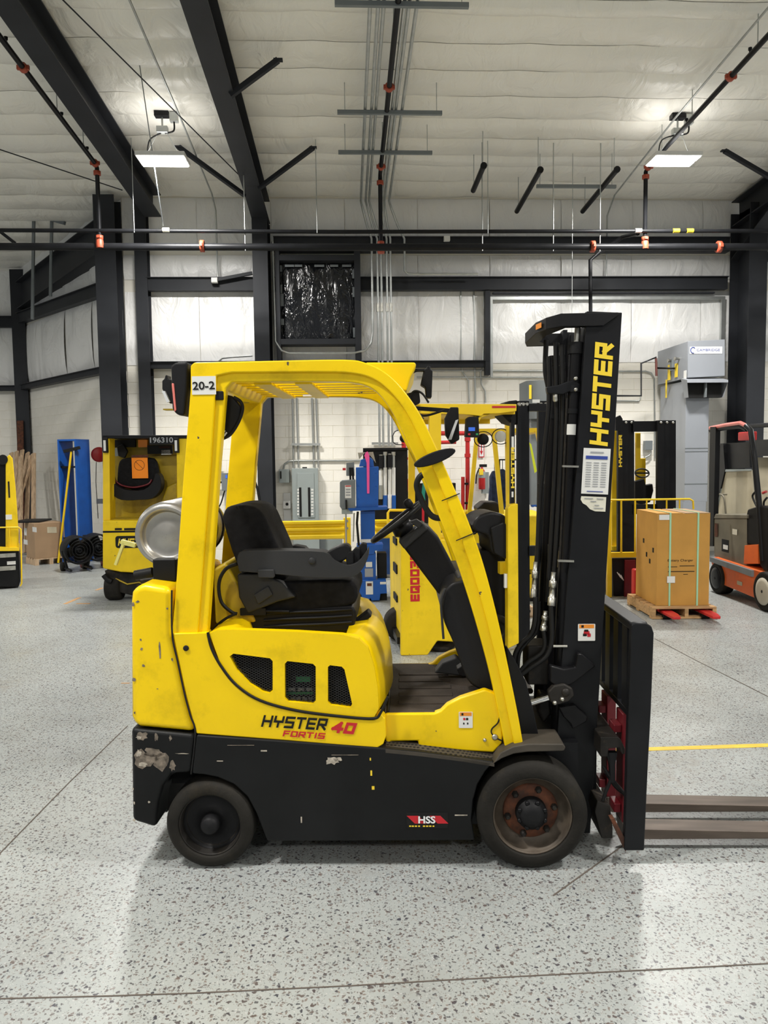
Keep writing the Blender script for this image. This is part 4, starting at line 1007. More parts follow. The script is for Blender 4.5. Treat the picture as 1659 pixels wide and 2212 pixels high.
# tread ledge below
na = [F.v(a, b, .02) for a, b in ((833,1619),(905,1626),(1000,1638),(1068,1649))]
nb = [V(q.x, .10, q.z+.012) for q in na]
led = MB(); led.loft([[q for q in na], nb], cap=False, closed=False, smooth=False)
led.loft([[q - V(0,0,.014) for q in na], na], cap=False, closed=False, smooth=False)
tr = led.build('tread_ledge', 'step_plate', T)
g = MB()
for r_ in range(3):
    for i in range(26):
        q = (i + .5*(r_ % 2))/26
        k = min(int(q*3), 2); f = q*3-k; p = na[k].lerp(na[k+1], f); e = nb[k].lerp(nb[k+1], f); c = p.lerp(e, .25+.25*r_) + V(0,0,.0012)
        g.add([c + V(.006*math.cos(2*PI*j/8), .005*math.sin(2*PI*j/8), 0) for j in range(8)], [tuple(range(8))])
g = g.build('tread_holes', 'dark_hole', T); g['kind'] = 'stuff'
# front fender plate
fe = [(1064,1651),(1084,1638),(1110,1628),(1140,1624),(1218,1622),(1222,1614),(1216,1606),(1140,1606),(1108,1612),(1080,1626)]
MB().prism(F.poly(fe, .02), .015, .19).build('fender', 'step_plate', T, bevel=.006, seg=2)
MB().prism(F.poly(fe, .02), far(.19), far(.015)).build('fender', 'step_plate', T, bevel=.006)
ap = F.poly([(1094,1395),(1112,1425),(1135,1470),(1152,1535),(1166,1602),(1125,1606),(1098,1480)], .14)
MB().prism(ap, .13, .17).build('front_pillar_plate', 'black_steel', T, bevel=.004); MB().prism(ap, far(.17), far(.13)).build('front_pillar_plate', 'black_steel', T)
cow = spl2([(958,1290),(966,1270),(985,1257),(1022,1256),(1036,1290),(1056,1380),(1080,1500),(1062,1500),(1035,1490),(1008,1466),(982,1395),(960,1345),(954,1315)], 3)
MB().prism(F.poly(cow, .16), .16, far(.16)).build('dash_cowl', 'vinyl', T, bevel=.035, seg=4)
MB().prism(F.poly([(985,1240),(1018,1240),(1024,1262),(985,1262)], .30), .25, .75).build('dash_top', 'grey_plastic', T, bevel=.01)
MB().tube(spline([F.v(a, b, .15) for a, b in ((958,1380),(955,1340),(953,1300),(962,1272))]), .006, 6).build('trim_tube', 'grey_plastic', T)
MB().prism(F.poly([(938,1452),(955,1430),(985,1418),(1000,1430),(1000,1458)], .60), .58, .66).build('brake_pedal', 'grey_plastic', T, bevel=.008)
MB().prism(F.poly([(985,1440),(1000,1430),(1012,1440),(1004,1458),(992,1455)], .4), .36, .42).build('accelerator_pedal', 'black_plastic', T, bevel=.006)
sc = MB().prism(F.poly([(862,1170),(913,1130),(926,1138),(948,1162),(992,1245),(1000,1275),(958,1292),(945,1280),(885,1200)], .42), .40, .56).build('steering_column', 'black_plastic', T, bevel=.016, seg=3)
MB().prism(F.poly([(860,1168),(914,1128),(925,1142),(874,1186)], .42), .385, .575).build('column_head', 'grey_plastic', sc, bevel=.01, seg=3)
hubc = F.v(858,1127,.48); pa, pb = F.v(806,1168,.48), F.v(912,1084,.48)
dirn = (pb-pa).normalized(); nrm = V(dirn.z, 0, -dirn.x); rad = (pb-pa).length/2; cc = (pa+pb)/2
sw = MB().tube([cc + dirn*(rad*math.cos(2*PI*k/36)) + V(0,rad*math.sin(2*PI*k/36),0) for k in range(37)], .0125, 8, cap=False).build('steering_wheel', 'rubber_hose', T)
for k in range(3):
    a_ = 2*PI*k/3 + .5; MB().bar(cc + nrm*.03, cc + dirn*(rad*math.cos(a_)) + V(0,rad*math.sin(a_),0), .03, .010, nrm).build('spoke', 'black_plastic', sw)
MB().lathe(cc + nrm*.07, -nrm, [(.035,0),(.055,.02),(.045,.06),(.001,.065)], 20).build('steering_hub', 'vinyl', sw)
kp = cc + dirn*(rad*math.cos(R(50))) - V(0,rad*math.sin(R(50)),0)
MB().lathe(kp, -nrm, [(.008,0),(.010,.02),(.019,.026),(.020,.05),(.012,.06),(.001,.061)], 14).build('spinner_knob', 'black_plastic', sw)
MB().prism(F.poly([(885,1125),(900,1120),(912,1128),(905,1140)], .40), .36, .40).build('direction_lever', 'grey_plastic', sc, bevel=.004)

# ---- mast
def mastpoly(pts, v): return F.poly(pts, v)
MV0, MV1 = .21, .75
ch = [(1268,672),(1344,675),(1307,1290),(1288,1600),(1275,1800),(1190,1800),(1203,1600),(1223,1290),(1240,1090)]
pm = mastpoly(ch, MV0)
m1 = MB().prism(pm, MV0, MV0+.018).build('mast_rail', 'black_steel', T, bevel=.003, label='outer mast rail carrying the yellow maker name')
MB().prism(pm, MV1-.018, MV1).build('mast_rail', 'black_steel', T, bevel=.003)
def shift(P, du, k=1.0):
    return [(a+du, b) for a, b in P]
# flanges front and rear of the outer rails
for v0, v1 in ((MV0+.018, MV0+.075), (MV1-.075, MV1-.018)):
    for side_ in (0, 1):
        e0 = [pm[1], pm[2], pm[3], pm[4]] if side_ == 0 else [pm[0], pm[8], pm[7], pm[6], pm[5]]
        th = -.02 if side_ == 0 else .02
        MB().prism(e0 + [(a+th, b) for a, b in reversed(e0)], v0, v1).build('rail_flange', 'black_steel', T)
for v0, v1, du, dz in ((MV0+.080, MV0+.13, -.018, -.03), (MV1-.13, MV1-.080, -.018, -.03)):
    MB().prism([(a+du*(1 if i in (1,2,3,4) else -1), b+dz*(1 if i < 2 else 0)) for i, (a, b) in enumerate(pm)], v0, v1).build('inner_rail', 'black_gloss', T, bevel=.003)
# crosshead
def crosshead():
    zt_ = F.v(1300,676,MV0).z; zb = F.v(1250,706,MV0).z
    u2 = vz(1341,676,MV0)[0]; u1 = vz(1303,690,MV0)[0]; uA = vz(1210,690,MV0)[0]; uB = vz(1184,690,MV0)[0]
    plan = [(u2-.01,MV0-.012),(u1,MV0-.012),(uA,MV0-.012),(uB-.005,MV0+.02),(uB-.03,MV0+.13),(uB-.03,MV1-.13),(uB-.005,MV1-.02),(uA,MV1+.012),(u1,MV1+.012),(u2-.01,MV1+.012),
            (u2-.01,MV1-.03),(u1,MV1-.03),(uA+.03,MV1-.03),(uB+.06,MV1-.10),(uB+.03,MV1-.18),(uB+.03,MV0+.18),(uB+.06,MV0+.10),(uA+.03,MV0+.03),(u1,MV0+.03),(u2-.01,MV0+.03)]
    n = len(plan); vs = [(a, b, zt_ + (0 if a > uA-.001 else -.012)) for a, b in plan] + [(a, b, (zb-.006 if a < uA-.001 else zb) if a < u2-.02 else zt_-.012) for a, b in plan]
    MB().add(vs, [tuple(range(n)), tuple(range(2*n-1, n-1, -1))] + [(i, n+i, n+(i+1)%n, (i+1)%n) for i in range(n)]).build('crosshead', 'black_plastic', T, bevel=.004, seg=2)
    c = V(uB-.02, MV0+.085, (zt_+zb)/2-.008)
    sticker('warning_label', 'orange_sticker', T, c + V(-.004,-.001,0), (.22,-1,0), (0,0,1), .06, .022)
crosshead()
MB().box(vz(1290,700,MV0)[0]-.02, vz(1335,700,MV0)[0], MV0+.02, MV1-.02, F.v(1320,720,MV0).z, F.v(1320,690,MV0).z).build('mast_cross_tie', 'black_steel', T)
MB().box(vz(1215,1700,MV0)[0], vz(1270,1700,MV0)[0], MV0+.02, MV1-.02, .12, .24).build('mast_cross_tie', 'black_steel', T)
MB().box(vz(1225,1250,MV0)[0], vz(1240,1250,MV0)[0], MV0+.02, MV1-.02, F.v(1230,1240,MV0).z, F.v(1230,1200,MV0).z).build('mast_cross_tie', 'black_steel', T)
# lift cylinders
for v, dx in ((MV0+.055, 0), (MV1-.055, 0)):
    q = [F.v(a+dx, b, MV0+.055) for a, b in ((1248,708),(1246,740),(1240,760),(1210,1440),(1198,1700))]
    q = [V(p.x, v, p.z) for p in q]
    MB().tube([q[0], q[1]+(q[1]-q[0])*.3], .013, 12).build('cylinder_rod', 'zinc', T)
    cy = MB().tube([q[1], q[3], q[4]], .030, 16).build('lift_cylinder', 'black_gloss', T)
    MB().tube([q[1]-V(0,0,.001), q[1]+(q[3]-q[1])*.035], .036, 16).build('cylinder_gland', 'black_plastic', cy)
    MB().tube([q[1]+(q[3]-q[1])*.13, q[1]+(q[3]-q[1])*.15], .037, 16).build('cylinder_clamp', 'black_steel', cy)
    MB().tube([q[1]+(q[3]-q[1])*.20, q[1]+(q[3]-q[1])*.215], .034, 16).build('cylinder_clamp', 'black_steel', cy)
c = F.v(1238,912,MV0+.02); 
cq = F.v(1243,742,MV0+.055).lerp(F.v(1210,1440,MV0+.055), .245)
MB().tube([cq, cq+(F.v(1210,1440,MV0+.055)-cq).normalized()*.045], .0312, 16).build('cylinder_label', 'white_sticker', T)
MB().prism(F.poly([(1180,836),(1205,832),(1226,824),(1240,822),(1255,830),(1252,842),(1230,846),(1215,852),(1182,850)], .24), .235, .27).build('cylinder_bracket', 'black_steel', T, bevel=.005)
for px, py in ((1243,818),(1243,842)): MB().lathe(F.v(px,py,.235), (0,-1,0), [(.009,0),(.009,.012),(.005,.015)], 8).build('bolt', 'zinc', T)
for px, py in ((1229,982+26),(1219,1212)): MB().bar(F.v(px-14,py-1,.21), F.v(px+20,py,.21), .02, .008).build('clamp_bolt', 'zinc', T)
# hose runs between the rails
def hose(pts, v, r, name='hose', m_='rubber_hose', n=5):
    return MB().tube(spline([F.v(a, b, v) for a, b in pts], n), r, 8).build(name, m_, T)
hose(((1186,770),(1187,860),(1178,960),(1168,1060),(1162,1180),(1158,1300)), .33, .011)
hose(((1201,740),(1203,870),(1200,1000),(1194,1120),(1183,1300)), .30, .012)
hose(((1214,745),(1216,900),(1207,1100),(1197,1240)), .27, .011)
hose(((1225,860),(1219,1000),(1210,1200),(1204,1260)), .25, .006, 'chain', 'greasy_steel')
hose(((1180,735),(1178,800),(1186,850),(1184,905)), .55, .012)
hose(((1168,1045),(1164,1180),(1158,1240)), .45, .016, 'far_rail_edge', 'black_steel')
for (a, b), (c_, d), v, r in (((1157,1214),(1152,1290),.26,.012), ((1196,1236),(1191,1308),.23,.014), ((1179,1320),(1174,1362),.24,.013)):
    p, q = F.v(a, b, v), F.v(c_, d, v)
    h = MB().lathe(p, q-p, [(r*.8,0),(r*.8,(q-p).length*.25),(r*1.15,(q-p).length*.26),(r*1.15,(q-p).length*.45),(r*.85,(q-p).length*.46),(r*.95,(q-p).length*.75),(r*1.2,(q-p).length*.76),(r*1.2,(q-p).length)], 6).build('hose_fitting', 'zinc', T)
MB().lathe(F.v(1200,850,.25), (0,0,-1), [(.008,0),(.011,.005),(.011,.03),(.007,.035)], 8).build('hose_fitting', 'zinc', T)
hose(((1156,1290),(1155,1340),(1146,1370),(1126,1390),(1112,1415),(1110,1450)), .24, .010)
hose(((1164,1300),(1160,1360),(1140,1385),(1122,1410),(1118,1450)), .26, .009)
hose(((1174,1362),(1177,1392),(1168,1412),(1140,1432),(1124,1450)), .23, .010)
hose(((1190,1308),(1192,1380),(1180,1418),(1150,1440),(1126,1458)), .22, .010)
MB().box(*sorted((vz(1140,1470,.25)[0], vz(1185,1470,.25)[0])), .25, .40, F.v(1160,1480,.25).z, F.v(1160,1395,.25).z).build('valve_block', 'greasy_steel', T, bevel=.008)
MB().tube([F.v(1195,1396,.21), F.v(1225,1396,.21)], .006, 8).build('clamp_bolt', 'zinc', T)
# tilt cylinder and mast brackets
MB().tube([F.v(1130,1525,.19), F.v(1195,1503,.19)], .014, 12).build('tilt_rod', 'chrome', T)
MB().prism(F.poly([(1182,1494),(1196,1480),(1218,1476),(1236,1486),(1240,1502),(1228,1514),(1205,1522),(1188,1516)], .17), .16, .20).build('tilt_yoke', 'greasy_steel', T, bevel=.008, seg=2)
for px, py in ((1198,1518),(1214,1510)): MB().lathe(F.v(px,py,.16), (0,-1,0), [(.010,0),(.010,.008),(.005,.012)], 8).build('bolt', 'zinc', T)
MB().lathe(F.v(1222,1496,.16), (0,-1,0), [(.018,0),(.017,.006),(.001,.008)], 14).build('pivot_pin', 'greasy_steel', T)
MB().prism(F.poly([(1186,1434),(1215,1442),(1240,1438),(1245,1408),(1256,1410),(1285,1436),(1268,1448),(1240,1470),(1222,1480),(1200,1482),(1186,1470)], .20), .175, .215).build('mast_bracket', 'black_gloss', T, bevel=.008, seg=3)
MB().prism(F.poly([(1205,1525),(1240,1520),(1268,1545),(1265,1556),(1235,1572),(1230,1560),(1215,1545)], .20), .18, .215).build('lower_mast_bracket', 'black_gloss', T, bevel=.006)
MB().prism(F.poly([(1165,1495),(1185,1500),(1190,1540),(1172,1560),(1160,1530)], .3), .28, .36).build('hydraulic_motor', 'greasy_steel', T, bevel=.012, seg=3)

# ---- carriage, load backrest, forks
BV0, BV1 = .04, FW-.04
post = [(1364,1350),(1372,1346),(1396,1346),(1408,1353),(1413,1368),(1407,1530),(1400,1660),(1392,1838),(1349,1838),(1353,1700),(1357,1560)]
pb_ = F.poly(post, BV0)
LB = MB().prism(pb_, BV0, BV0+.035).build('backrest_post', 'black_steel', T, bevel=.006, seg=3, label='near upright of the load backrest')
MB().prism(pb_, BV1-.035, BV1).build('backrest_post', 'black_steel', T, bevel=.006)
zt1 = F.v(1390,1346,BV0).z; zm = F.v(1365,1556,BV0).z; ul, ur = vz(1366,1400,BV0)[0], vz(1404,1400,BV0)[0]
MB().box(ul-.004, ur, BV0+.03, BV1-.03, zt1-.035, zt1-.002).build('backrest_top_rail', 'black_steel', T, bevel=.008, seg=3)
MB().box(ul, ul+.04, BV0+.03, BV1-.03, zm-.005, zm+.022).build('backrest_mid_rail', 'black_steel', T, bevel=.003)
for k in range(6):
    v = BV0 + .09 + k*(BV1-BV0-.22)/5
    MB().box(ul+.002, ul+.050, v-.01, v+.062, zm+.02, zt1-.03).build('backrest_bar', 'black_steel', T)
zc = F.v(1330,1600,.06).z; uc0, uc1 = vz(1300,1600,.08)[0], vz(1338,1600,.08)[0]
MB().prism([(uc0,zc),(uc1,zc),(uc1+.012,zc-.012),(uc1+.03,zc-.05),(uc1+.03,zc-.075),(uc1+.018,zc-.075),(uc1+.01,zc-.045),(uc0+.035,zc-.05),(uc0+.03,zc-.085),(uc0,zc-.085)], .10, FW-.10).build('upper_carriage_bar', 'greasy_steel', T, bevel=.004)
zl = F.v(1300,1730,.1).z; ul0, ul1 = vz(1290,1760,.1)[0], vz(1318,1760,.1)[0]
MB().prism([(ul0,zl),(ul1,zl-.02),(ul1+.012,zl-.12),(ul1+.012,zl-.165),(ul0+.02,zl-.165),(ul0-.01,zl-.05)], .10, FW-.10).build('lower_carriage_bar', 'greasy_steel', T, bevel=.005)
for v in (.26, .42, .58, .70):
    MB().box(uc0-.02, uc0+.02, v-.02, v+.02, zl-.1, zc).build('carriage_upright', 'black_steel', T)
MB().box(uc0-.05, uc0+.0, .30, FW-.30, zl-.05, zc+.03).build('carriage_plate', 'black_steel', T)
rs = [F.v(a, b, .10) for a, b in ((1352,1760),(1340,1790),(1320,1740))]
MB().prism(F.poly([(1318,1768),(1326,1766),(1352,1816),(1350,1838),(1342,1820)], .06), .05, .09).build('lower_gusset', 'rust', T)
hose(((1310,1622),(1318,1650),(1320,1680),(1308,1712),(1302,1730)), .12, .008)
hose(((1303,1655),(1320,1680),(1342,1706),(1352,1722)), .12, .007)
hose(((1308,1668),(1330,1700),(1350,1716)), .16, .007)
MB().prism(F.poly([(1313,1624),(1333,1624),(1328,1650),(1328,1690),(1318,1690),(1316,1650)], .12), .11, .14).build('carriage_latch', 'black_steel', T, bevel=.004)
mat('fork_top', (0.16, 0.125, 0.10), 0.4, metal=0.5, var=0.25, vscale=6, stretch=(0.6, 5, 5))
def fork(v0, label):
    wd = .10
    zb = .045; th = .046
    u_sh = vz(1327,1500,.3)[0]
    prof = [(u_sh,.60),(u_sh+.04,.60),(u_sh+.045,.15),(u_sh+.055,zb+th),(u_sh+.9,zb+th*.55),(u_sh+1.02,zb+.012),(u_sh+1.02,zb+.004),(u_sh+.02,zb),(u_sh+.004,zb+.02)]
    sh = [(u_sh,.60),(u_sh+.042,.60),(u_sh+.047,.12),(u_sh+.002,.12)]
    f = MB().prism([(u_sh+.002,.12),(u_sh+.047,.12),(u_sh+.07,zb+th),(u_sh+.9,zb+th*.62),(u_sh+1.05,zb+.014),(u_sh+1.05,zb+.004),(u_sh+.03,zb),(u_sh+.01,zb+.012)], v0, v0+wd).build('fork', 'fork_steel', T, bevel=.003, label=label)
    MB().prism(sh, v0, v0+wd).build('fork_shank', 'dark_red', f, bevel=.004)
    MB().box(u_sh-.035, u_sh, v0+.01, v0+wd-.01, .515, .55).build('fork_hook', 'dark_red', f, bevel=.004)
    MB().box(u_sh-.03, u_sh, v0+.01, v0+wd-.01, .16, .20).build('fork_hook', 'dark_red', f, bevel=.004)
fork(.17, 'nearer steel fork with red shank'); fork(.42, 'farther steel fork with red shank')

# ---- lettering and labels
def plane(px, py, v): return F.v(px, py, v)
def lab(name, m_, x0, y0, x1, y1, v, r=0.0, label=None, parent=None):
    p, q = F.v(x0, y0, v), F.v(x1, y1, v); c = (p+q)/2
    return sticker(name, m_, parent or T, V(c.x, v, c.z), (1,0,0), (0,0,1), abs(q.x-p.x), abs(q.z-p.z), r=r, label=label)
s = lab('number_sticker', 'white_sticker', 414, 813, 467, 852, .0435, label='white number sticker on the rear guard leg')
text('20-2', 'lettering', 'print_black', s, V(F.v(440,833,.042).x, .042, F.v(440,833,.042).z), (1,-0,.02), (0,0,1), .033, .090, bold=.02)
def word(s_, m_, x0, y0, x1, y1, hpx, v, t, slant, name='lettering', parent=None):
    p, q = F.v(x0, y0, v), F.v(x1, y1, v); c = (p+q)/2; k = 3.05/FPX
    stroke_word(s_, name, m_, parent or T, c, q-p, (0,0,1), hpx*k, (q-p).length, t=t, slant=slant)
word('HYSTER', 'print_black', 567, 1557, 707, 1565, 27, .0285, .20, .22)
word('FORTIS', 'print_red', 612, 1584, 702, 1590, 13.5, .0285, .22, .22)
word('40', 'print_red', 716, 1570, 768, 1574, 26, .0285, .26, .28)
pa_, pb2 = F.v(1292,962,MV0), F.v(1305,740,MV0)
stroke_word('HYSTER', 'lettering', 'print_yellow', T, V(F.v(1299,851,MV0).x, MV0-.001, F.v(1299,851,MV0).z), V(pb2.x-pa_.x, 0, pb2.z-pa_.z), (-1,0,.12), .077, (pb2-pa_).length, t=.24, slant=0.10)
up_m = V(pb2.x-pa_.x, 0, pb2.z-pa_.z).normalized()
def mlab(name, m_, px, py, wd, ht, label=None, dv=0.001, du=0, dz=0, parent=None):
    c = F.v(px, py, MV0); rt = V(up_m.z, 0, -up_m.x)
    return sticker(name, m_, parent or T, V(c.x, MV0-dv, c.z) + rt*du + up_m*dz, rt, up_m, wd, ht, label=label)
k = 3.27/FPX
s = mlab('capacity_sheet', 'white_sticker', 1287, 1018, 57*k, 97*k, 'white printed sheet on the mast rail')
mlab('blue_banner', 'print_blue', 1287, 1018, 46*k, 7*k, dv=.0025, dz=29*k)
for col_ in (-1, 0, 1):
    for r_ in range(11): mlab('print_line', 'print_grey', 1287, 1018, 11*k, 1.5*k, dv=.0025, du=col_*16*k, dz=(18-r_*5)*k, parent=s)
mlab('print_line', 'print_grey', 1287, 1018, 28*k, 3*k, dv=.0025, dz=40*k, parent=s)
mlab('print_line', 'print_blue', 1287, 1018, 34*k, 1.5*k, dv=.0025, dz=-43*k, parent=s)
c = F.v(1281,1088,MV0); rt = V(up_m.z,0,-up_m.x); mb = MB()
tp = [(-26,15),(27,15),(27,-16),(5,-16),(-6,-12),(-14,-4),(-22,0),(-27,8)]
mb.add([V(c.x,MV0-.0018,c.z) + rt*a*k + up_m*b*k for a, b in tp], [tuple(range(len(tp)-1,-1,-1))]); tl = mb.build('torn_label', 'cream_sticker', T, label='torn cream label on the mast rail')
for (a, b, wd) in ((-10,11,18),(14,11,14),(0,5,12),(8,-3,10),(12,-9,20)): mlab('print_line', 'print_grey', 1281, 1088, wd*k, 1.5*k, dv=.0025, du=a*k, dz=b*k, parent=tl)
def warn(px, py, wd, ht, v, pict='people', parent=None):
    c = F.v(px, py, v); kk = 3.05/FPX*(1 if v < .15 else 1.07)
    s = sticker('warning_label', 'white_sticker', T, V(c.x, v, c.z), (1,0,0), (0,0,1), wd*kk, ht*kk, r=.003)
    sticker('orange_band', 'orange_sticker', s, V(c.x, v-.0014, c.z+ht*kk*.36), (1,0,0), (0,0,1), wd*kk*.86, ht*kk*.22, th=.0004)
    sticker('black_triangle', 'print_black', s, V(c.x-wd*kk*.24, v-.002, c.z+ht*kk*.36), (1,0,0), (0,0,1), wd*kk*.14, ht*kk*.14, th=.0004)
    for dx, dz, a, b, m_ in (((0,-.02,.34,.20,'print_red'),(-.02,.10,.24,.14,'print_black'),(.14,-.16,.2,.2,'print_red'),(-.1,-.14,.22,.16,'print_black')) if pict != 'people' else ((-.10,.06,.16,.14,'print_red'),(.10,.06,.16,.14,'print_black'),(-.14,-.22,.1,.12,'print_black'),(.14,-.22,.1,.12,'print_black'))):
        sticker('pictogram', m_, s, V(c.x+dx*wd*kk, v-.0016, c.z+dz*ht*kk), (1,0,0), (0,0,1), wd*kk*a, ht*kk*b, th=.0004, r=wd*kk*.03)
warn(1006, 1555, 31, 37, .0835); warn(1267, 1366, 37, 37, MV0-.002, 'hand')
c = F.v(672,850,far(.122)); s = sticker('guard_label', 'white_sticker', T, V(c.x, far(.1165), c.z), (1,0,0), (0,0,1), .085, .028); sticker('red_band', 'print_red', s, V(c.x, far(.1185), c.z+.010), (1,0,0), (0,0,1), .08, .004)
# dealer decal: red slashes, white letters, yellow line
c = F.v(923,1772,.0195); kk = 3.05/FPX
dc = sticker('dealer_decal', 'print_black', T, V(c.x, .0195, c.z), (1,0,0), (0,0,1), 92*kk, 36*kk)
for dx, wd in ((-24,26),(26,24)):
    mb = MB(); z1, z0 = c.z+11*kk, c.z-7*kk; x = c.x+dx*kk
    mb.add([(x-wd*kk/2-9*kk*(1), .0176, z1), (x+wd*kk/2-9*kk, .0176, z1), (x+wd*kk/2+9*kk, .0176, z0), (x-wd*kk/2+9*kk, .0176, z0)], [(0,3,2,1)]); mb.build('red_slash', 'print_red', dc)
text('HSS', 'lettering', 'print_white', dc, V(c.x-1*kk, .0174, c.z+2*kk), (1,0,0), (0,0,1), 17*kk, 38*kk, bold=.03)
for dx, wd in ((-33,4),(-27,5),(-20,5),(-13,4),(-2,5),(5,5),(12,5),(19,4)): sticker('yellow_print', 'print_yellow', dc, V(c.x+dx*kk-.01, .0178, c.z-13*kk), (1,0,0), (0,0,1), wd*kk, 3*kk, th=.0004)
for px, py, wd, ht, m_ in ((955,1760,14,2,'print_white'),(996,1761,28,2.5,'scrape_pale'),(651,1771,3,14,'scrape_pale'),(800,1640,3,6,'print_yellow'),(802,1670,4,12,'print_yellow'),(806,1702,6,8,'print_yellow'),(520,1610,60,1.2,'scrape'),(570,1622,14,3,'scrape_pale'),(745,1631,60,1.5,'scrape'),(475,1644,14,2,'scrape_pale')):
    c = F.v(px, py, .0192); sticker('scuff_mark', m_, T, V(c.x, .0196, c.z), (1,0,0), (0,0,1), wd*kk, ht*kk, th=.0006)
# ================================================================ things around the hall
class G:
    """a thing built in its own upright frame; outlines are read off at a given distance v inside that frame"""
    def __init__(s, name, label, cat, loc, rz=0.0, group=None, kind=None):
        s.f = Frame(loc, rz); s.t = thing(name, label, cat, loc, rz, group, kind)
    def pr(s, name, m_, pts, v0, v1, bevel=0.0, parent=None, at=None, holes=(), label=None, seg=2):
        a = v0 if at is None else at
        return MB().prism(s.f.poly(pts, a), v0, v1, holes=[s.f.poly(h, a) for h in holes]).build(name, m_, parent or s.t, bevel=bevel, label=label, seg=seg)
    def bx(s, name, m_, x0, y0, x1, y1, v0, v1, bevel=0.0, parent=None, at=None, label=None):
        a = v0 if at is None else at; p, q = s.f.v(x0, y0, a), s.f.v(x1, y1, a)
        return MB().box(min(p.x,q.x), max(p.x,q.x), v0, v1, min(p.z,q.z), max(p.z,q.z)).build(name, m_, parent or s.t, bevel=bevel, label=label)
    def tb(s, name, m_, pts, v, r, parent=None, smooth=False, n=8):
        P = [s.f.v(a, b, v) for a, b in pts]
        return MB().tube(spline(P) if smooth else P, r, n).build(name, m_, parent or s.t)
    def bar(s, name, m_, a, b, v, wd, ht, parent=None, v2=None, bevel=0.0):
        return MB().bar(s.f.v(*a, v), s.f.v(*b, v if v2 is None else v2), wd, ht).build(name, m_, parent or s.t, bevel=bevel)
    def st(s, name, m_, x0, y0, x1, y1, v, parent=None, r=0.0):
        p, q = s.f.v(x0, y0, v), s.f.v(x1, y1, v); c = (p+q)/2
        return sticker(name, m_, parent or s.t, V(c.x, v, c.z), (1,0,0), (0,0,1), abs(q.x-p.x), abs(q.z-p.z), r=r)
    def tx(s, txt, m_, px, py, v, ht, wd=None, right=(1,0,0), up=(0,0,1), parent=None, bold=0.0):
        c = s.f.v(px, py, v); return text(txt, 'lettering', m_, parent or s.t, V(c.x, v, c.z), right, up, ht, wd, bold=bold)
    def wheel(s, px, py, v, r, wd, m_hub='greasy_steel', d=-1, name='wheel', z=None):
        c = s.f.v(px, py, v); x, z = c.x, (r if z is None else z)
        t = MB().lathe((x, v, z), (0,d,0), [(r*.62,-.02),(r*.63,0),(r*.92,0),(r,-.015),(r,-wd+.015),(r*.9,-wd),(r*.62,-wd)], 36, cap=False).build(name, 'rubber', s.t)
        MB().lathe((x, v, z), (0,d,0), [(r*.63,-.01),(r*.58,-.03),(r*.5,-.04),(r*.18,-.04),(r*.16,-.01),(.001,-.005)], 28, cap=False).build('rim', m_hub, t)
        return t

# ---------------------------------------------------------------- middle stand-up truck, EQ00360
g = G('stand_up_truck', 'yellow stand-up truck in the middle with red number on its side', 'truck', atZ(866, 1417), R(3.0))
f = g.f
g.pr('side_panel', 'yellow_paint_worn', [(866,1160),(1000,1168),(1030,1250),(1040,1392),(985,1392),(978,1387),(945,1385),(936,1398),(924,1416),(866,1417)], 0, .06, .012)
bu0, bz1 = f.v(866,1160,0).x, f.v(866,1150,0).z
bu1 = f.v(1030,1250,0).x
MB().box(bu0+.01, bu1-.05, .05, 1.0, .12, bz1-.03).build('body', 'yellow_paint_worn', g.t, bevel=.03)
g.pr('rear_side', 'yellow_paint_worn', [(866,1160),(905,1163),(905,1417),(866,1417)], .98, 1.02)
# openings on the end face, seen edge-on at the left
for z0, z1 in ((.40,.46),(.66,.74),(.92,.98)):
    MB().box(bu0-.004, bu0+.02, .35, .60, z0, z1).build('end_louver', 'dark_hole', g.t)
g.pr('front_post', 'yellow_paint_worn', [(1097,1098),(1104,1090),(1119,1088),(1121,1390),(1097,1402)], .0, .10, .008)
g.pr('compartment_wall', 'black_plastic', [(1000,1190),(1097,1190),(1097,1400),(1035,1400)], .30, .95)
g.pr('back_pad', 'vinyl', spl2([(1020,1142),(1030,1118),(1060,1106),(1088,1112),(1096,1130),(1096,1192),(1075,1200),(1060,1190),(1055,1160),(1030,1150)], 3), .10, .55, .03, seg=4)
g.pr('lower_pad', 'vinyl', spl2([(1060,1140),(1096,1132),(1098,1200),(1088,1206),(1068,1195)], 3), .06, .14, .02)
g.bx('document_holder', 'white_plastic', 1090, 1240, 1098, 1270, .02, .05)
g.bx('entry_guard', 'yellow_paint_worn', 1080, 1215, 1097, 1240, .12, .2)
# overhead guard
zt = f.v(900,872,0).z; gu0, gu1 = f.v(893,872,0).x, f.v(1116,872,0).x
gp = g.pr('overhead_guard', 'yellow_rail', [(893,872),(1116,873),(1116,888),(1080,893),(1045,894),(1040,899),(1000,895),(893,893)], 0, .05, .006)
MB().box(gu0, gu1, .05, 1.0, zt-.09, zt-.06).build('guard_plate', 'yellow_rail', g.t)
MB().box(gu0, gu0+.06, 0, 1.0, zt-.13, zt-.01).build('guard_edge', 'yellow_rail', g.t)
MB().box(gu0, gu1, .95, 1.0, zt-.13, zt-.01).build('guard_edge', 'yellow_rail', g.t)
g.st('red_reflector', 'print_red', 1063, 877, 1114, 881, -.002); g.st('red_reflector', 'print_red', 893, 882, 912, 886, -.002)
g.pr('guard_bracket', 'yellow_rail', [(1018,895),(1060,895),(1040,902),(1034,913),(1028,902)], .02, .10, .005)
g.bar('guard_post', 'yellow_rail', (939,890), (939,1165), .03, .10, .06)
g.bar('guard_post', 'yellow_rail', (889,905), (889,1100), .95, .06, .06)
g.bar('guard_post', 'yellow_rail', (1100,890), (1103,1100), .9, .08, .06)
g.tb('hoop_rail', 'yellow_rail', [(838,1150),(838,1108),(842,1102),(875,1102),(890,1104)], .3, .012)
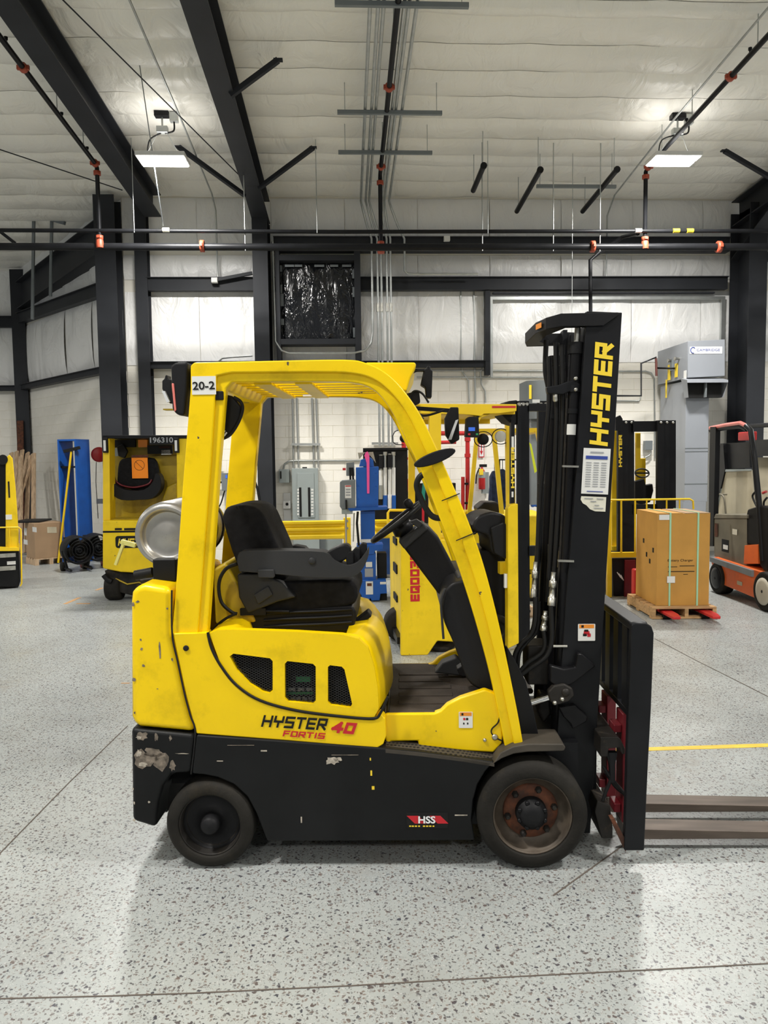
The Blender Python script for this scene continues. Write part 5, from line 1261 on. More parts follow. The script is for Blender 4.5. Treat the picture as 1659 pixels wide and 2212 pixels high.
# mast
for px0, px1, v in ((1118,1126,.10),(1126,1134,.16),(1134,1143,.22),(1163,1174,.80),(1174,1184,.86)):
    g.pr('mast_rail', 'black_steel', [(px0,866),(px1,866),(px1+2,1400),(px0+1,1400)], v, v+.05)
    c = f.v((px0+px1)/2, 866, v); MB().lathe((c.x, v+.02, c.z-.03), (0,-1,0), [(.02,0),(.02,.02),(.012,.03)], 10).build('rail_roller', 'zinc', g.t)
g.bx('mast_cross_tie', 'black_steel', 1143, 872, 1180, 888, .2, .26); g.bx('mast_cross_tie', 'black_steel', 1143, 1180, 1180, 1200, .2, .26)
g.pr('mast_cover', 'black_plastic', [(1088,872),(1100,866),(1118,864),(1118,918),(1100,912),(1084,896)], .12, .40, .01)
c = f.v(1165,866,.2); g.st('white_label', 'white_sticker', 1150, 863, 1166, 870, .19)
stroke_word('HYSTER', 'lettering', 'print_yellow', g.t, f.v(1107.5,1010,.1), f.v(1107.5,965,.1)-f.v(1107.5,1060,.1), (-1,0,0), .030, .36, t=.26)
g.bx('name_strip', 'black_steel', 1104, 905, 1112, 1095, .104, .16); g.st('white_strip', 'white_sticker', 1105, 943, 1110, 975, .1, ); g.st('white_strip', 'white_sticker', 1105, 1062, 1109, 1074, .1)
# wheels
g.wheel(956, 1420, .06, .16, .14); g.wheel(1075, 1420, .2, .14, .14)
t_ = MB().lathe((bu0+.06, .5, .15), (0,-1,0), [(.09,0),(.15,0),(.15,-.2),(.09,-.2)], 28).build('wheel', 'rubber', g.t)
MB().box(bu0-.03, bu0+.02, .1, .9, .08, .14).build('bumper', 'black_steel', g.t)
p, q = f.v(896,1299,0), f.v(896,1176,0)
stroke_word('EQ00360', 'lettering', 'print_red', g.t, V((p.x+q.x)/2, -.001, (p.z+q.z)/2), (0,0,1), (-1,0,0), .080, (q-p).length, t=.27, gap=.42)
# controls and display hung under the guard
d_ = g.pr('display_unit', 'black_plastic', [(1008,905),(1014,900),(1034,900),(1036,945),(1006,944)], -.02, .05, .006)
g.st('screen', 'screen_blue', 1012, 923, 1026, 931, -.023, parent=d_)
for px, m_ in ((1011,'print_red'),(1028,'print_green')): g.st('key', m_, px, 936, px+5, 940, -.023, parent=d_)
g.tb('display_stem', 'black_steel', [(1030,900),(1036,893)], .03, .02)
g.tb('steering_tiller', 'black_plastic', [(960,1150),(985,1140),(1010,1160)], .5, .03)
g.pr('console', 'black_plastic', [(930,1148),(1020,1130),(1035,1150),(1000,1170),(930,1168)], .2, .9, .02)
mat('pale_lens', (0.6,0.6,0.55), 0.2)
for px, py, m_ in ((1043,949,'black_plastic'),(1081,943,'pale_lens')):
    c = f.v(px, py, .9); w_ = MB().lathe(c, (0,-1,0), [(.04,-.05),(.055,-.01),(.055,.02),(.05,.022),(.001,.024)], 20).build('round_lamp', m_, g.t)
    MB().tube([c + V(.09*math.cos(a), -.02, .075*math.sin(a)) for a in [2*PI*k/20 for k in range(21)]], .005, 6, cap=False).build('lamp_guard_ring', 'black_steel', w_)

# ---------------------------------------------------------------- truck behind it: only guard and posts show
g = G('counterbalance_truck', 'yellow truck farther back, seen by its slim guard posts beside the extinguisher', 'truck', atZ(1090, 1300), R(-3))
g.bx('overhead_guard', 'yellow_rail', 1035, 926, 1175, 934, 0, .05); g.bx('overhead_guard', 'yellow_rail', 1035, 926, 1175, 934, .9, .95, at=0)
q = g.f.v(1035,926,0); q2 = g.f.v(1175,934,0); MB().box(q.x, q2.x, .05, .9, q2.z, q.z-.01).build('guard_plate', 'yellow_rail', g.t)
g.bar('guard_post', 'yellow_rail', (1030,940), (1013,1115), .0, .045, .06); g.bar('guard_post', 'yellow_rail', (1066,932), (1084,1110), .0, .05, .05)
g.bar('guard_post', 'yellow_rail', (1160,930), (1178,1010), .0, .05, .05); g.bar('guard_post', 'yellow_rail', (1172,934), (1173,1110), .9, .05, .05)
g.pr('body', 'yellow_paint_worn', [(1005,1112),(1185,1112),(1188,1296),(1005,1298)], .0, .9, .03)
g.pr('seat', 'vinyl', [(1030,1098),(1045,1085),(1075,1085),(1085,1100),(1080,1130),(1040,1130)], .3, .7, .02)
g.tb('yellow_lever', 'yellow_rail', [(1000,1112),(1015,1102),(1025,1112)], .05, .02)
g.pr('bright_strap', 'hi_vis', [(1143,955),(1148,960),(1160,1018),(1155,1022)], -.02, -.01)
g.wheel(1040, 1300, 0, .2, .15); g.wheel(1150, 1300, 0, .2, .15)

# ---------------------------------------------------------------- right yellow truck with railed platform
g = G('order_picker', 'yellow order picker at the right with black twin mast and railed platform', 'truck', atZ(1316, 1292), R(-2))
for px0, px1, v in ((1335,1346,.5),(1346,1357,.56),(1357,1370,.62),(1420,1434,.5),(1434,1446,.56),(1446,1460,.62)):
    g.pr('mast_rail', 'black_steel', [(px0,908),(px1,908),(px1,1300),(px0,1300)], v, v+.06)
    c = g.f.v((px0+px1)/2, 913, v); MB().lathe((c.x, v, c.z), (0,-1,0), [(.016,0),(.016,.02),(.01,.025)], 10).build('rail_roller', 'zinc', g.t)
g.bx('mast_cross_tie', 'black_steel', 1368, 910, 1424, 932, .56, .64); g.bx('mast_cross_tie', 'black_steel', 1368, 1090, 1424, 1110, .6, .66)
stroke_word('HYSTER', 'lettering', 'print_yellow', g.t, g.f.v(1340,974,.498), g.f.v(1340,935,.498)-g.f.v(1340,1012,.498), (-1,0,0), .042, .40, t=.26)
g.pr('rear_guard_post', 'yellow_rail', [(1322,930),(1335,930),(1335,1300),(1322,1300)], .9, 1.0)
g.pr('guard_post', 'yellow_rail', [(1374,935),(1384,935),(1384,990),(1395,990),(1395,1100),(1374,1100)], .95, 1.0, .005)
g.pr('battery_side', 'yellow_paint_worn', [(1322,1180),(1350,1180),(1350,1290),(1322,1290)], .85, 1.0)
g.pr('mast_sheave_box', 'black_steel', [(1330,902),(1340,897),(1345,905),(1345,930),(1330,930)], .4, .46)
c = g.f.v(1387,1022,.85)
sw = MB().tube([c + V(.09*math.cos(2*PI*k/24), .03*math.sin(2*PI*k/24), .055*math.sin(2*PI*k/24)) for k in range(25)], .010, 6, cap=False).build('steering_wheel', 'rubber_hose', g.t)
g.bar('spoke', 'black_plastic', (1372,1022), (1402,1022), .85, .02, .02, parent=sw)
g.pr('control_console', 'black_plastic', [(1372,1040),(1392,1034),(1395,1048),(1410,1045),(1412,1060),(1405,1085),(1385,1090),(1372,1085)], .85, .95, .01)
# railing of the platform
ra = [(1312,1083),(1320,1080),(1340,1080),(1490,1078),(1497,1082),(1498,1100)]
g.tb('top_rail', 'yellow_rail', ra, .05, .012)
for px in (1342, 1372, 1397, 1413, 1440, 1468): g.tb('rail_bar', 'yellow_rail', [(px,1080),(px,1196 if px < 1376 else 1110)], .05, .010 if px > 1380 else .012)
g.bx('bottom_rail', 'yellow_rail', 1314, 1194, 1380, 1204, .03, .09)
g.pr('platform_post', 'yellow_rail', [(1312,1084),(1322,1084),(1320,1204),(1322,1206),(1322,1290),(1314,1292),(1312,1290)], .0, .06, .004)
g.pr('platform_base', 'black_plastic', [(1322,1206),(1378,1206),(1378,1284),(1325,1286)], .1, .9)
g.bx('red_panel', 'dark_red', 1350, 1210, 1372, 1290, .07, .10)
for k in range(3): g.bar('scuff', 'print_white', (1333+k*4,1236+k*3), (1341+k*3,1248+k*3), .095, .004, .010)
g.pr('fork_carriage', 'black_steel', [(1322,1268),(1378,1268),(1378,1280),(1322,1282)], .2, .9)

# ---------------------------------------------------------------- carton on a pallet with a pallet jack
PB = Frame(atZ(1407, 1337), R(-3))
gp = G('pallet', 'worn wooden pallet under the strapped battery charger carton', 'pallet', PB.loc, PB.rz)
pu0, pu1 = .05, PB.v(1546,1333,0).x
pw = .80
for i in range(6):
    v = -.02 + i*(pw-.09)/5; MB().box(pu0-.05, pu1, v, v+.10, .105, .125).build('deck_board', 'wood', gp.t, bevel=.002)
for u in (pu0-.05, (pu0+pu1)/2-.02, pu1-.04): MB().box(u, u+.04, -.02, pw, .022, .105).build('stringer', 'wood', gp.t, bevel=.002)
for v in (-.02, pw/2, pw-.1): MB().box(pu0-.05, pu1, v, v+.09, .003, .022).build('bottom_board', 'wood', gp.t)
gc = G('carton', 'tall brown carton printed Battery Charger, bound with green straps', 'carton', PB.m @ V(0,.03,.125), PB.rz)
zc_ = gc.f.v(1437,1110,.03).z; cu0, cu1 = gc.f.v(1419,1200,.03).x, gc.f.v(1533,1200,.03).x; dpt = .66
bx_ = MB().box(cu0, cu1, .03, .03+dpt, .0, zc_).build('box', 'cardboard', gc.t, bevel=.004)
MB().box(cu0, cu0+(cu1-cu0)*.48, .03, .03+dpt, zc_+.001, zc_+.005).build('top_flap', 'cardboard', gc.t); MB().box(cu0+(cu1-cu0)*.52, cu1, .03, .03+dpt, zc_+.001, zc_+.006).build('top_flap', 'cardboard_pale', gc.t)
for k, px in enumerate((1447, 1507)):
    u = gc.f.v(px,1200,.03).x; s_ = MB(); s_.box(u-.009, u+.009, .024, .029, .0, zc_+.008); s_.box(u-.009, u+.009, .024, .04+dpt, zc_+.008, zc_+.011); s_.box(u-.009, u+.009, .031+dpt, .036+dpt, .0, zc_+.008)
    s_.build('strap', 'strap_green', gc.t)
gc.st('shipping_label', 'white_sticker', 1424, 1112, 1446, 1123, .0275); gc.st('small_label', 'white_sticker', 1441, 1245, 1458, 1259, .022)
text('Battery Charger', 'lettering', 'print_black', gc.t, V(gc.f.v(1470,1211,.028).x, .0285, gc.f.v(1470,1211,.028).z), (1,0,0), (0,0,1), .032, gc.f.v(1497,1211,.03).x-gc.f.v(1442,1211,.03).x)
for x0, x1, y in ((1443,1463,1224),(1468,1500,1222),(1443,1500,1234),(1476,1486,1240)): gc.st('print_line', 'print_black', x0, y, x1, y+.9, .0285)
for k, (u, z) in enumerate(((.12,.55),(.10,.42),(.14,.48),(.12,.62))):
    MB().box(cu0-.003, cu0+.001, .12+.1*k, .16+.1*k, z, z+.05).build('print_mark', 'print_black', gc.t)
gj = G('pallet_jack', 'red pallet jack with fork tips poking out below the carton pallet', 'pallet jack', PB.loc, PB.rz)
for c0 in (.08, .48):
    mb = MB(); mb.prism([(c0+.03,-.30),(c0+.11,-.30),(c0+.14,-.16),(c0+.14,pw+.05),(c0,pw+.05)], .055, .085, axis='z')
    f_ = mb.build('jack_fork', 'red_paint', gj.t, bevel=.008)
    MB().tube([(c0+.03,-.02,.035),(c0+.11,-.02,.035)], .035, 12).build('fork_roller', 'rubber_hose', f_)
MB().box(.08, .62, pw+.02, pw+.12, .09, .40).build('pump_head', 'red_paint', gj.t, bevel=.02)
MB().tube([(.36,pw+.09,.4),(.36,pw+.12,1.0)], .018, 8).build('handle', 'black_steel', gj.t)
MB().tube([(.28,pw+.12,1.0),(.44,pw+.12,1.0)], .018, 8).build('grip', 'rubber_hose', gj.t)
MB().lathe((.30,pw+.08,.09),(1,0,0), [(.06,0),(.09,0),(.09,.12),(.06,.12)], 20).build('steer_wheel', 'rubber', gj.t)
# small box on the floor behind the hoses
g = G('wooden_box', 'small pale wooden crate on the floor behind the hoses', 'crate', atZ(1140, 1335))
g.bx('crate_side', 'lumber', 1131, 1312, 1152, 1330, 0, .02); g.bx('crate_side', 'lumber', 1131, 1312, 1152, 1330, .3, .32, at=0)
q, q2 = g.f.v(1131,1312,0), g.f.v(1152,1330,0)
for u in (q.x, q2.x-.02): MB().box(u, u+.02, .02, .3, 0, q.z).build('crate_end', 'lumber', g.t)
g.bx('grip_hole', 'dark_hole', 1138, 1318, 1146, 1323, -.003, 0); MB().box(q.x+.02, q2.x-.02, .02, .3, 0, .015).build('crate_floor', 'lumber', g.t)

# ---------------------------------------------------------------- orange truck at the right edge
OF = Frame(atZ(1640, 1316), R(89))            # u runs back along its side
g = G('orange_truck', 'orange and black sit-down truck cut by the right picture edge', 'truck', OF.loc, OF.rz)
def ou(px, py, v=0): return OF.v(px, py, v)
# local: u away from the camera along the side, v to the left is negative
side_o = [(1534,1205),(1545,1203),(1660,1240),(1660,1305),(1625,1290),(1558,1262),(1552,1235),(1540,1230)]
g.pr('side_skirt', 'orange_paint', side_o, 0, -.9, .01, at=0)
g.pr('step_bumper', 'grey_panel_dark', [(1533,1203),(1623,1232),(1623,1246),(1533,1213)], .03, -.01, at=.03)
wf_ = OF.v(1648,1270,.02); wr_ = OF.v(1546,1255,.02)
def owheel(p, r, m_):
    t = MB().lathe((p.x, .02, r), (0,1,0), [(r*.68,-.02),(r*.7,0),(r*.93,0),(r,-.015),(r,-.15),(r*.7,-.16)], 36, cap=False).build('wheel', 'rubber', g.t)
    MB().lathe((p.x, .02, r), (0,1,0), [(r*.7,-.015),(r*.69,.004),(r*.5,.012),(.02,.012)], 32).build('wheel_cover', m_, t)
    MB().lathe((p.x, .032, r), (0,1,0), [(.018,0),(.012,.004)], 10).build('hub_hole', 'dark_hole', t)
owheel(wf_, .215, 'hub_beige'); owheel(wr_, .19, 'black_steel')
g.pr('battery_case', 'battery_grey', [(1541,1120),(1612,1118),(1612,1222),(1600,1222),(1542,1202)], -.04, -.85, .015, at=-.04)
g.pr('battery_cover', 'battery_grey', [(1541,1120),(1545,1110),(1612,1112),(1612,1120)], -.02, -.87, .01, at=-.02)
g.pr('seat_housing', 'vinyl', [(1614,1100),(1640,1092),(1660,1095),(1660,1250),(1637,1215),(1637,1180),(1608,1175),(1608,1130)], -.05, -.8, .02, at=-.05)
g.pr('side_panel', 'orange_paint', [(1608,1178),(1637,1176),(1638,1218),(1606,1218)], -.03, -.30, .005, at=-.03)
g.bx('notice_plate', 'print_black', 1560, 1164, 1574, 1194, -.035, -.04, at=-.04); g.st('notice_label', 'white_sticker', 1562, 1176, 1572, 1188, -.03); g.st('paper_label', 'cream_sticker', 1582, 1142, 1592, 1156, -.03)
g.st('brown_label', 'rust', 1544, 1130, 1550, 1160, -.03); g.st('round_badge', 'board_beige', 1592, 1254, 1603, 1266, .004, r=.01)
gpst = [(1534,922),(1546,922),(1544,1010),(1540,1180),(1530,1180),(1532,1010)]
g.pr('guard_post', 'black_steel', gpst, -.03, -.09, at=-.03)
g.tb('front_guard_post', 'black_steel', [(1612,920),(1622,930),(1630,990),(1640,1090),(1648,1212)], -.06, .032)
g.tb('guard_side_rail', 'red_lens', [(1535,925),(1570,918),(1600,914),(1612,920)], -.06, .026)
g.tb('guard_side_rail', 'black_steel', [(1535,930),(1570,924),(1600,921),(1614,928)], -.07, .028)
g.bx('warning_lamp', 'red_paint', 1594, 934, 1618, 951, -.35, -.45, at=-.35, bevel=.01)
g.pr('load_screen', 'black_steel', [(1556,958),(1618,955),(1620,1010),(1560,1014)], -.45, -.5, at=-.45)
g.pr('screen_side', 'black_steel', [(1556,958),(1562,958),(1566,1014),(1545,1105),(1540,1105)], -.4, -.46, at=-.4)
g.pr('beige_board', 'board_beige', [(1563,1016),(1622,1015),(1630,1110),(1546,1112)], -.42, -.44, at=-.42)
g.pr('board_edge', 'grey_panel', [(1562,1014),(1622,1013),(1622,1017),(1565,1019),(1548,1108),(1544,1108)], -.405, -.42, at=-.41)
g.tb('control_levers', 'rubber_hose', [(1638,1100),(1628,1080),(1626,1070),(1632,1062)], -.3, .012, smooth=True)
g.tb('control_levers', 'rubber_hose', [(1650,1104),(1650,1085),(1657,1075)], -.3, .012, smooth=True)
g.tb('lever_knob', 'red_paint', [(1648,1065),(1655,1062)], -.3, .016)
g.tb('far_guard_rail', 'black_steel', [(1622,920),(1662,918),(1700,918)], -.9, .03)
g.bx('headlamp_bar', 'black_steel', 1618, 951, 1700, 985, -.85, -.9, at=-.85)
g.bx('far_board', 'board_beige', 1634, 988, 1700, 1110, -.9, -.92, at=-.9)
g.tb('hose', 'battery_grey', [(1555,1068),(1564,1075),(1568,1110)], -.2, .012, smooth=True)
g.bx('hose_bracket', 'battery_grey', 1553, 1066, 1564, 1070, -.2, -.24, at=-.2)
MB().box(wf_.x-.3, wr_.x+.2, -.8, -.1, .12, .42).build('chassis', 'black_steel', g.t)

# ---------------------------------------------------------------- heater unit on the right
HX = atY(1492, 740, 11.7); zf = atZ(1500, 1200, 0)
g = G('air_heater', 'tall grey warehouse air heater with lettered top box and outlet hood', 'heater', (HX.x, 11.7, 0))
f = g.f
g.pr('top_box', 'hvac_grey', [(1486,737),(1566,733),(1566,812),(1486,816)], 0, 1.15, .006)
tb0, tb1 = f.v(1478,818,.05), f.v(1530,1090,.05)
lx0, lx1 = f.v(1481,900,.12).x, f.v(1531,900,.12).x
MB().box(lx0, lx1, .12, 1.1, .95, f.v(1490,822,.1).z).build('middle_cabinet', 'hvac_grey', g.t, bevel=.004)
MB().box(lx0-.02, lx1-.02, .12, 1.1, .03, .95).build('base_cabinet', 'hvac_grey', g.t, bevel=.004)
for z in (f.v(1490,968,.12).z, f.v(1490,975,.12).z, f.v(1490,1045,.12).z): MB().box(lx0-.004, lx1+.004, .114, .12, z-.004, z+.004).build('panel_seam', 'grey_panel_dark', g.t)
h_ = [(1474,818),(1565,814),(1567,826),(1558,858),(1487,858)]
zA, zB = f.v(1490,815,-.05).z, f.v(1490,858,-.1).z; xa, xb = f.v(1478,818,-.02).x, f.v(1566,815,-.02).x
hd = MB(); hd.add([(xa,.1,zA),(xb,.1,zA),(xb,-.12,zA-.05),(xa,-.12,zA-.05)], [(0,1,2,3)]); hd.add([(xa,.1,zA),(xa,-.12,zA-.05),(xa+.06,-.05,zB),(xa+.06,.1,zB)], [(0,1,2,3)]); hd.add([(xb,.1,zA),(xb,-.12,zA-.05),(xb-.03,-.05,zB),(xb-.03,.1,zB)], [(3,2,1,0)]); hd.add([(xa,-.12,zA-.05),(xb,-.12,zA-.05),(xb,-.125,zA-.09),(xa,-.125,zA-.09)], [(0,1,2,3)])
hd.build('outlet_hood', 'hvac_grey', g.t)
MB().box(xa+.06, xb-.05, -.02, .1, zB-.0, zA-.08).build('outlet_opening', 'dark_hole', g.t)
MB().box((xa+xb)/2-.01, (xa+xb)/2+.01, -.08, .0, zB, zA-.09).build('outlet_divider', 'grey_panel_dark', g.t)
pl = g.st('name_plate', 'print_white', 1490, 749, 1560, 764, -.004)
c = f.v(1530,756,-.006); text('CAMBRIDGE', 'lettering', 'print_blue', pl, V(c.x, -.0065, c.z), (1,0,0), (0,0,1), .038, f.v(1556,756,0).x-f.v(1506,756,0).x)
c = f.v(1497,756.5,-.006)
MB().tube([V(c.x+.038*math.cos(a), -.007, c.z+.045*math.sin(a)) for a in [R(40+28*k) for k in range(10)]], .007, 6).build('emblem', 'print_blue', pl)
# side fittings seen on the left face
sx = f.v(1486,737,0).x
for y0, z0, wd, ht, m_ in ((.35,f.v(1465,800,.4).z,.10,.22,'print_yellow'),(.62,f.v(1447,805,.7).z,.10,.25,'print_yellow'),(.75,f.v(1442,840,.8).z,.05,.30,'print_yellow')):
    MB().box(sx-.006, sx, y0, y0+wd, z0-ht/2, z0+ht/2).build('yellow_label', m_, g.t)
MB().box(sx-.006, sx, .03, .12, f.v(1479,818,.05).z, f.v(1479,800,.05).z).build('white_label', 'white_sticker', g.t)
for v in (.3, .55): MB().lathe((sx, v, f.v(1460,790,.4).z+.10), (-1,0,0), [(.02,0),(.02,.05),(.03,.055),(.03,.08)], 10).build('valve', 'zinc', g.t)
MB().box(sx-.03, sx, .5, .58, f.v(1460,800,.5).z, f.v(1460,775,.5).z).build('hinge', 'grey_panel_dark', g.t)
p = [f.v(a, b, .45) for a, b in ((1310,855),(1385,855),(1385,785),(1417,772),(1418,797),(1418,795),(1462,796))]
tag(MB().tube([g.f.m @ q for q in p], .016, 8).build('gas_pipe', 'black_steel'), 'dark gas pipe stepping up to the side of the grey heater', 'pipe')
p = [f.v(a, b, .45) for a, b in ((1417,774),(1418,812))]
tag(MB().tube([g.f.m @ q for q in p], .02, 8).build('pipe_stub', 'gas_pipe_red'), 'short dark red pipe stub on the gas pipe by the heater', 'pipe')
wall_conduit('thin grey conduit below the gas pipe right of the mast', ((1312,866),(1380,866),(1384,858)), y=12.965, r=.012)
# second heater behind the mast
g = G('air_heater', 'smaller grey heater cabinet half hidden behind the mast top', 'heater', atY(1160, 905, 11.2))
f = g.f
rings = []
for z in (0, 1):
    q0, q1 = f.v(1138,905,0), f.v(1180,822,0); x0, x1 = q0.x, q1.x+.25; zz = q0.z if z == 0 else q1.z
    rings.append([(x0,.05,zz),(x0+.03,.0,zz),(x0+.16,-.06,zz),(x1,-.06,zz),(x1,.5,zz),(x0,.5,zz)])
MB().loft(rings, smooth=False).build('cabinet', 'grey_panel_dark', g.t, bevel=.01)
q0, q1 = f.v(1142,905,0), f.v(1182,960,0); MB().box(q0.x+.05, q1.x+.1, .05, .4, q1.z-.9, q0.z).build('lower_duct', 'grey_panel_dark', g.t)
MB().box(f.v(1142,840,0).x, f.v(1147,840,0).x, -.03, -.02, f.v(1145,862,0).z, f.v(1145,832,0).z).build('yellow_label', 'print_yellow', g.t)
MB().tube([(q1.x+.02, .25, q1.z-.9), (q1.x+.02, .25, -f.loc.z)], .05, 10).build('stand', 'grey_panel_dark', g.t)
g = G('disconnect_box', 'small grey disconnect box on the wall between the order picker rails', 'electrical box', atY(1402, 970, 12.95))
g.bx('box', 'grey_panel_dark', 1394, 952, 1410, 972, -.1, 0, .006); g.tb('conduit_elbow', 'galvanised', [(1406,972),(1404,982),(1394,988)], -.05, .012, smooth=True)

# ---------------------------------------------------------------- electrical corner
g = G('breaker_panel', 'tall grey breaker panel open to two columns of breakers', 'electrical panel', (atY(660,1100,12.93).x, 12.97, atY(660,1195,12.93).z))
g.bx('cabinet', 'grey_panel', 630, 1012, 690, 1195, -.18, -.0, .006, at=-.18)
d_ = g.bx('dead_front', 'grey_panel', 642, 1022, 680, 1118, -.195, -.18, .004, at=-.19)
for x0, x1 in ((646,652),(665,671)): g.bx('breaker_column', 'print_black', x0, 1053, x1, 1116, -.20, -.19, parent=d_, at=-.2)
for x0, x1 in ((642,646),(672,677)):
    for k in range(9): g.st('circuit_label', 'white_sticker', x0, 1056+k*6.6, x1, 1060+k*6.6, -.197, parent=d_)
g.bx('vent', 'print_black', 653, 1009, 663, 1012, -.15, -.1)
g = G('disconnect_box', 'grey switch box left of the breaker panel', 'electrical box', atY(614, 1045, 12.97))
g.bx('box', 'grey_panel', 602, 1014, 625, 1043, -.14, 0, .006); g.bx('switch_handle', 'print_black', 605, 1018, 608, 1034, -.16, -.14)
g = G('control_box', 'small pale push-button box low left of the breaker panel', 'electrical box', atY(620, 1100, 12.97))
g.bx('back_plate', 'white_plastic', 612, 1065, 629, 1130, -.02, 0); g.bx('box', 'white_plastic', 611, 1082, 628, 1099, -.1, -.02, .012)
q = g.f.v(620,1089,-.1); MB().lathe((q.x,-.1,q.z), (0,-1,0), [(.025,0),(.025,.01),(.015,.02)], 14).build('button', 'print_black', g.t)
g = G('floor_cabinet', 'low grey electrical cabinet behind the guard rail', 'electrical cabinet', atZ(670, 1207))
g.bx('cabinet', 'grey_panel', 655, 1150, 740, 1205, .0, .3, .008); g.bx('pipe_cover', 'grey_panel_dark', 683, 1160, 702, 1205, -.06, 0)
# guard rail
g = G('guard_rail', 'yellow corrugated guard rail beside the blue lift', 'guard rail', (atY(640,1145,10.5).x, 10.5, 0))
f = g.f; z1, z0 = f.v(650,1125,0).z, f.v(650,1166,0).z; h = z1-z0; xa, xb = f.v(520,1145,0).x, f.v(744,1145,0).x
prof = [(0,z0),(-.04,z0+.08*h),(-.04,z0+.22*h),(.0,z0+.36*h),(.0,z0+.42*h),(-.04,z0+.5*h),(-.04,z0+.6*h),(0,z0+.7*h),(0,z0+.76*h),(-.04,z0+.85*h),(-.04,z0+.96*h),(0,z1)]
prof = prof + [(b+.006, c) for b, c in reversed(prof)]
def rail(x0, x1):
    m = MB(); m.prism(prof, x0, x1, axis='x'); return m.build('rail_beam', 'yellow_rail', g.t)
rail(xa, xb); rail(f.v(810,1145,0).x, f.v(880,1145,0).x)
for px in (530, 750, 868):
    x = f.v(px,1145,.05).x; MB().box(x-.05, x+.05, .01, .11, .0, z1+.03).build('post', 'yellow_rail', g.t, bevel=.005); MB().box(x-.10, x+.10, -.04, .16, 0, .012).build('foot_plate', 'yellow_rail', g.t)
for z in (z0+.15, z0+.25): MB().lathe((f.v(750,1145,0).x, .0, z), (0,-1,0), [(.018,0),(.018,.01)], 6).build('bolt', 'zinc', g.t)

# ---------------------------------------------------------------- blue lift column
LY = 9.0
g = G('lift_column', 'bright blue lift column with pink ribbon and grey control box', 'lift', atZ(799, 1299))
f = g.f
g.pr('base', 'blue_paint', [(768,1254),(834,1252),(836,1282),(822,1283),(820,1297),(803,1298),(800,1292),(797,1298),(783,1298),(780,1284),(768,1286)], -.02, .30, .006)
g.pr('lower_column', 'blue_paint', [(780,1196),(812,1195),(812,1254),(780,1254)], .02, .25, .004)
g.pr('mid_collar', 'blue_paint', [(771,1178),(828,1176),(826,1186),(810,1190),(808,1197),(785,1198),(783,1190),(771,1188)], .0, .28, .004)
g.pr('inner_column', 'blue_paint', [(779,1105),(810,1104),(810,1178),(780,1178)], .05, .22, .003)
g.bx('white_band', 'white_plastic', 779, 1165, 810, 1172, .045, .225, at=.05)
g.pr('shelf_plate', 'blue_paint', [(750,1097),(838,1095),(836,1101),(756,1104)], -.02, .30, .003)
g.pr('upper_column', 'blue_paint', [(769,1010),(818,1008),(817,1096),(770,1097)], .0, .26, .006)
g.pr('column_head', 'blue_paint', [(776,1008),(780,993),(800,988),(806,994),(808,1008)], .02, .22, .004)
g.pr('head_plate', 'zinc', [(773,978),(806,976),(812,1000),(800,984),(788,978),(776,992)], .05, .1)
rb_ = g.pr('pink_ribbon', 'pink_ribbon', [(787,984),(790,977),(794,975),(798,984),(798,1066),(793,1066),(792,1000)], -.012, -.004)
for px in (774, 812):
    for py in (1022, 1050, 1078): MB().lathe(f.v(px,py,0), (0,-1,0), [(.008,0),(.006,.006)], 6).build('bolt', 'blue_paint', g.t)
g.pr('control_cabinet', 'grey_panel_dark', [(734,1042),(739,1038),(768,1036),(768,1098),(738,1100),(734,1094)], -.02, .18, .006)
g.st('notice_label', 'white_sticker', 745, 1048, 759, 1076, -.024); g.st('red_print', 'print_red', 746, 1049, 758, 1051, -.027)
for k in range(3): g.st('print_line', 'print_grey', 747, 1056+k*6, 757, 1059+k*6, -.027)
g.bx('lever', 'print_black', 746, 1080, 750, 1100, -.05, -.02)
g.pr('motor_box', 'grey_panel_dark', [(748,1000),(765,998),(766,1028),(748,1028)], .05, .15, .004)
g.bx('red_button', 'print_red', 740, 1011, 747, 1016, .06, .10); g.tb('cable', 'rubber_hose', [(756,1010),(757,1036)], .04, .012); g.tb('cable', 'rubber_hose', [(761,1010),(763,1036)], .04, .012)
g.tb('hydraulic_line', 'rubber_hose', [(773,1105),(771,1130),(775,1178)], -.0, .014); g.tb('hydraulic_line', 'galvanised', [(747,1105),(748,1176)], .02, .010); g.tb('hydraulic_line', 'galvanised', [(765,1108),(763,1170)], .05, .008)
g.bx('lower_cabinet', 'grey_panel', 738, 1100, 762, 1110, .0, .15)
g.st('label', 'white_sticker', 790, 1214, 804, 1225, .017); g.st('label', 'print_grey', 788, 1228, 806, 1246, .017); g.st('label', 'white_sticker', 790, 1256, 806, 1284, -.023); g.st('label', 'white_sticker', 770, 1258, 776, 1276, -.023); g.st('label', 'white_sticker', 821, 1257, 834, 1262, -.023)
g.bx('label_print', 'rust', 793, 1260, 803, 1266, -.026, -.023)
g.bx('motor', 'black_plastic', 815, 1195, 836, 1250, .1, .3, .01)
g.pr('base_feet', 'black_plastic', [(768,1286),(836,1283),(836,1300),(768,1300)], .04, .28)

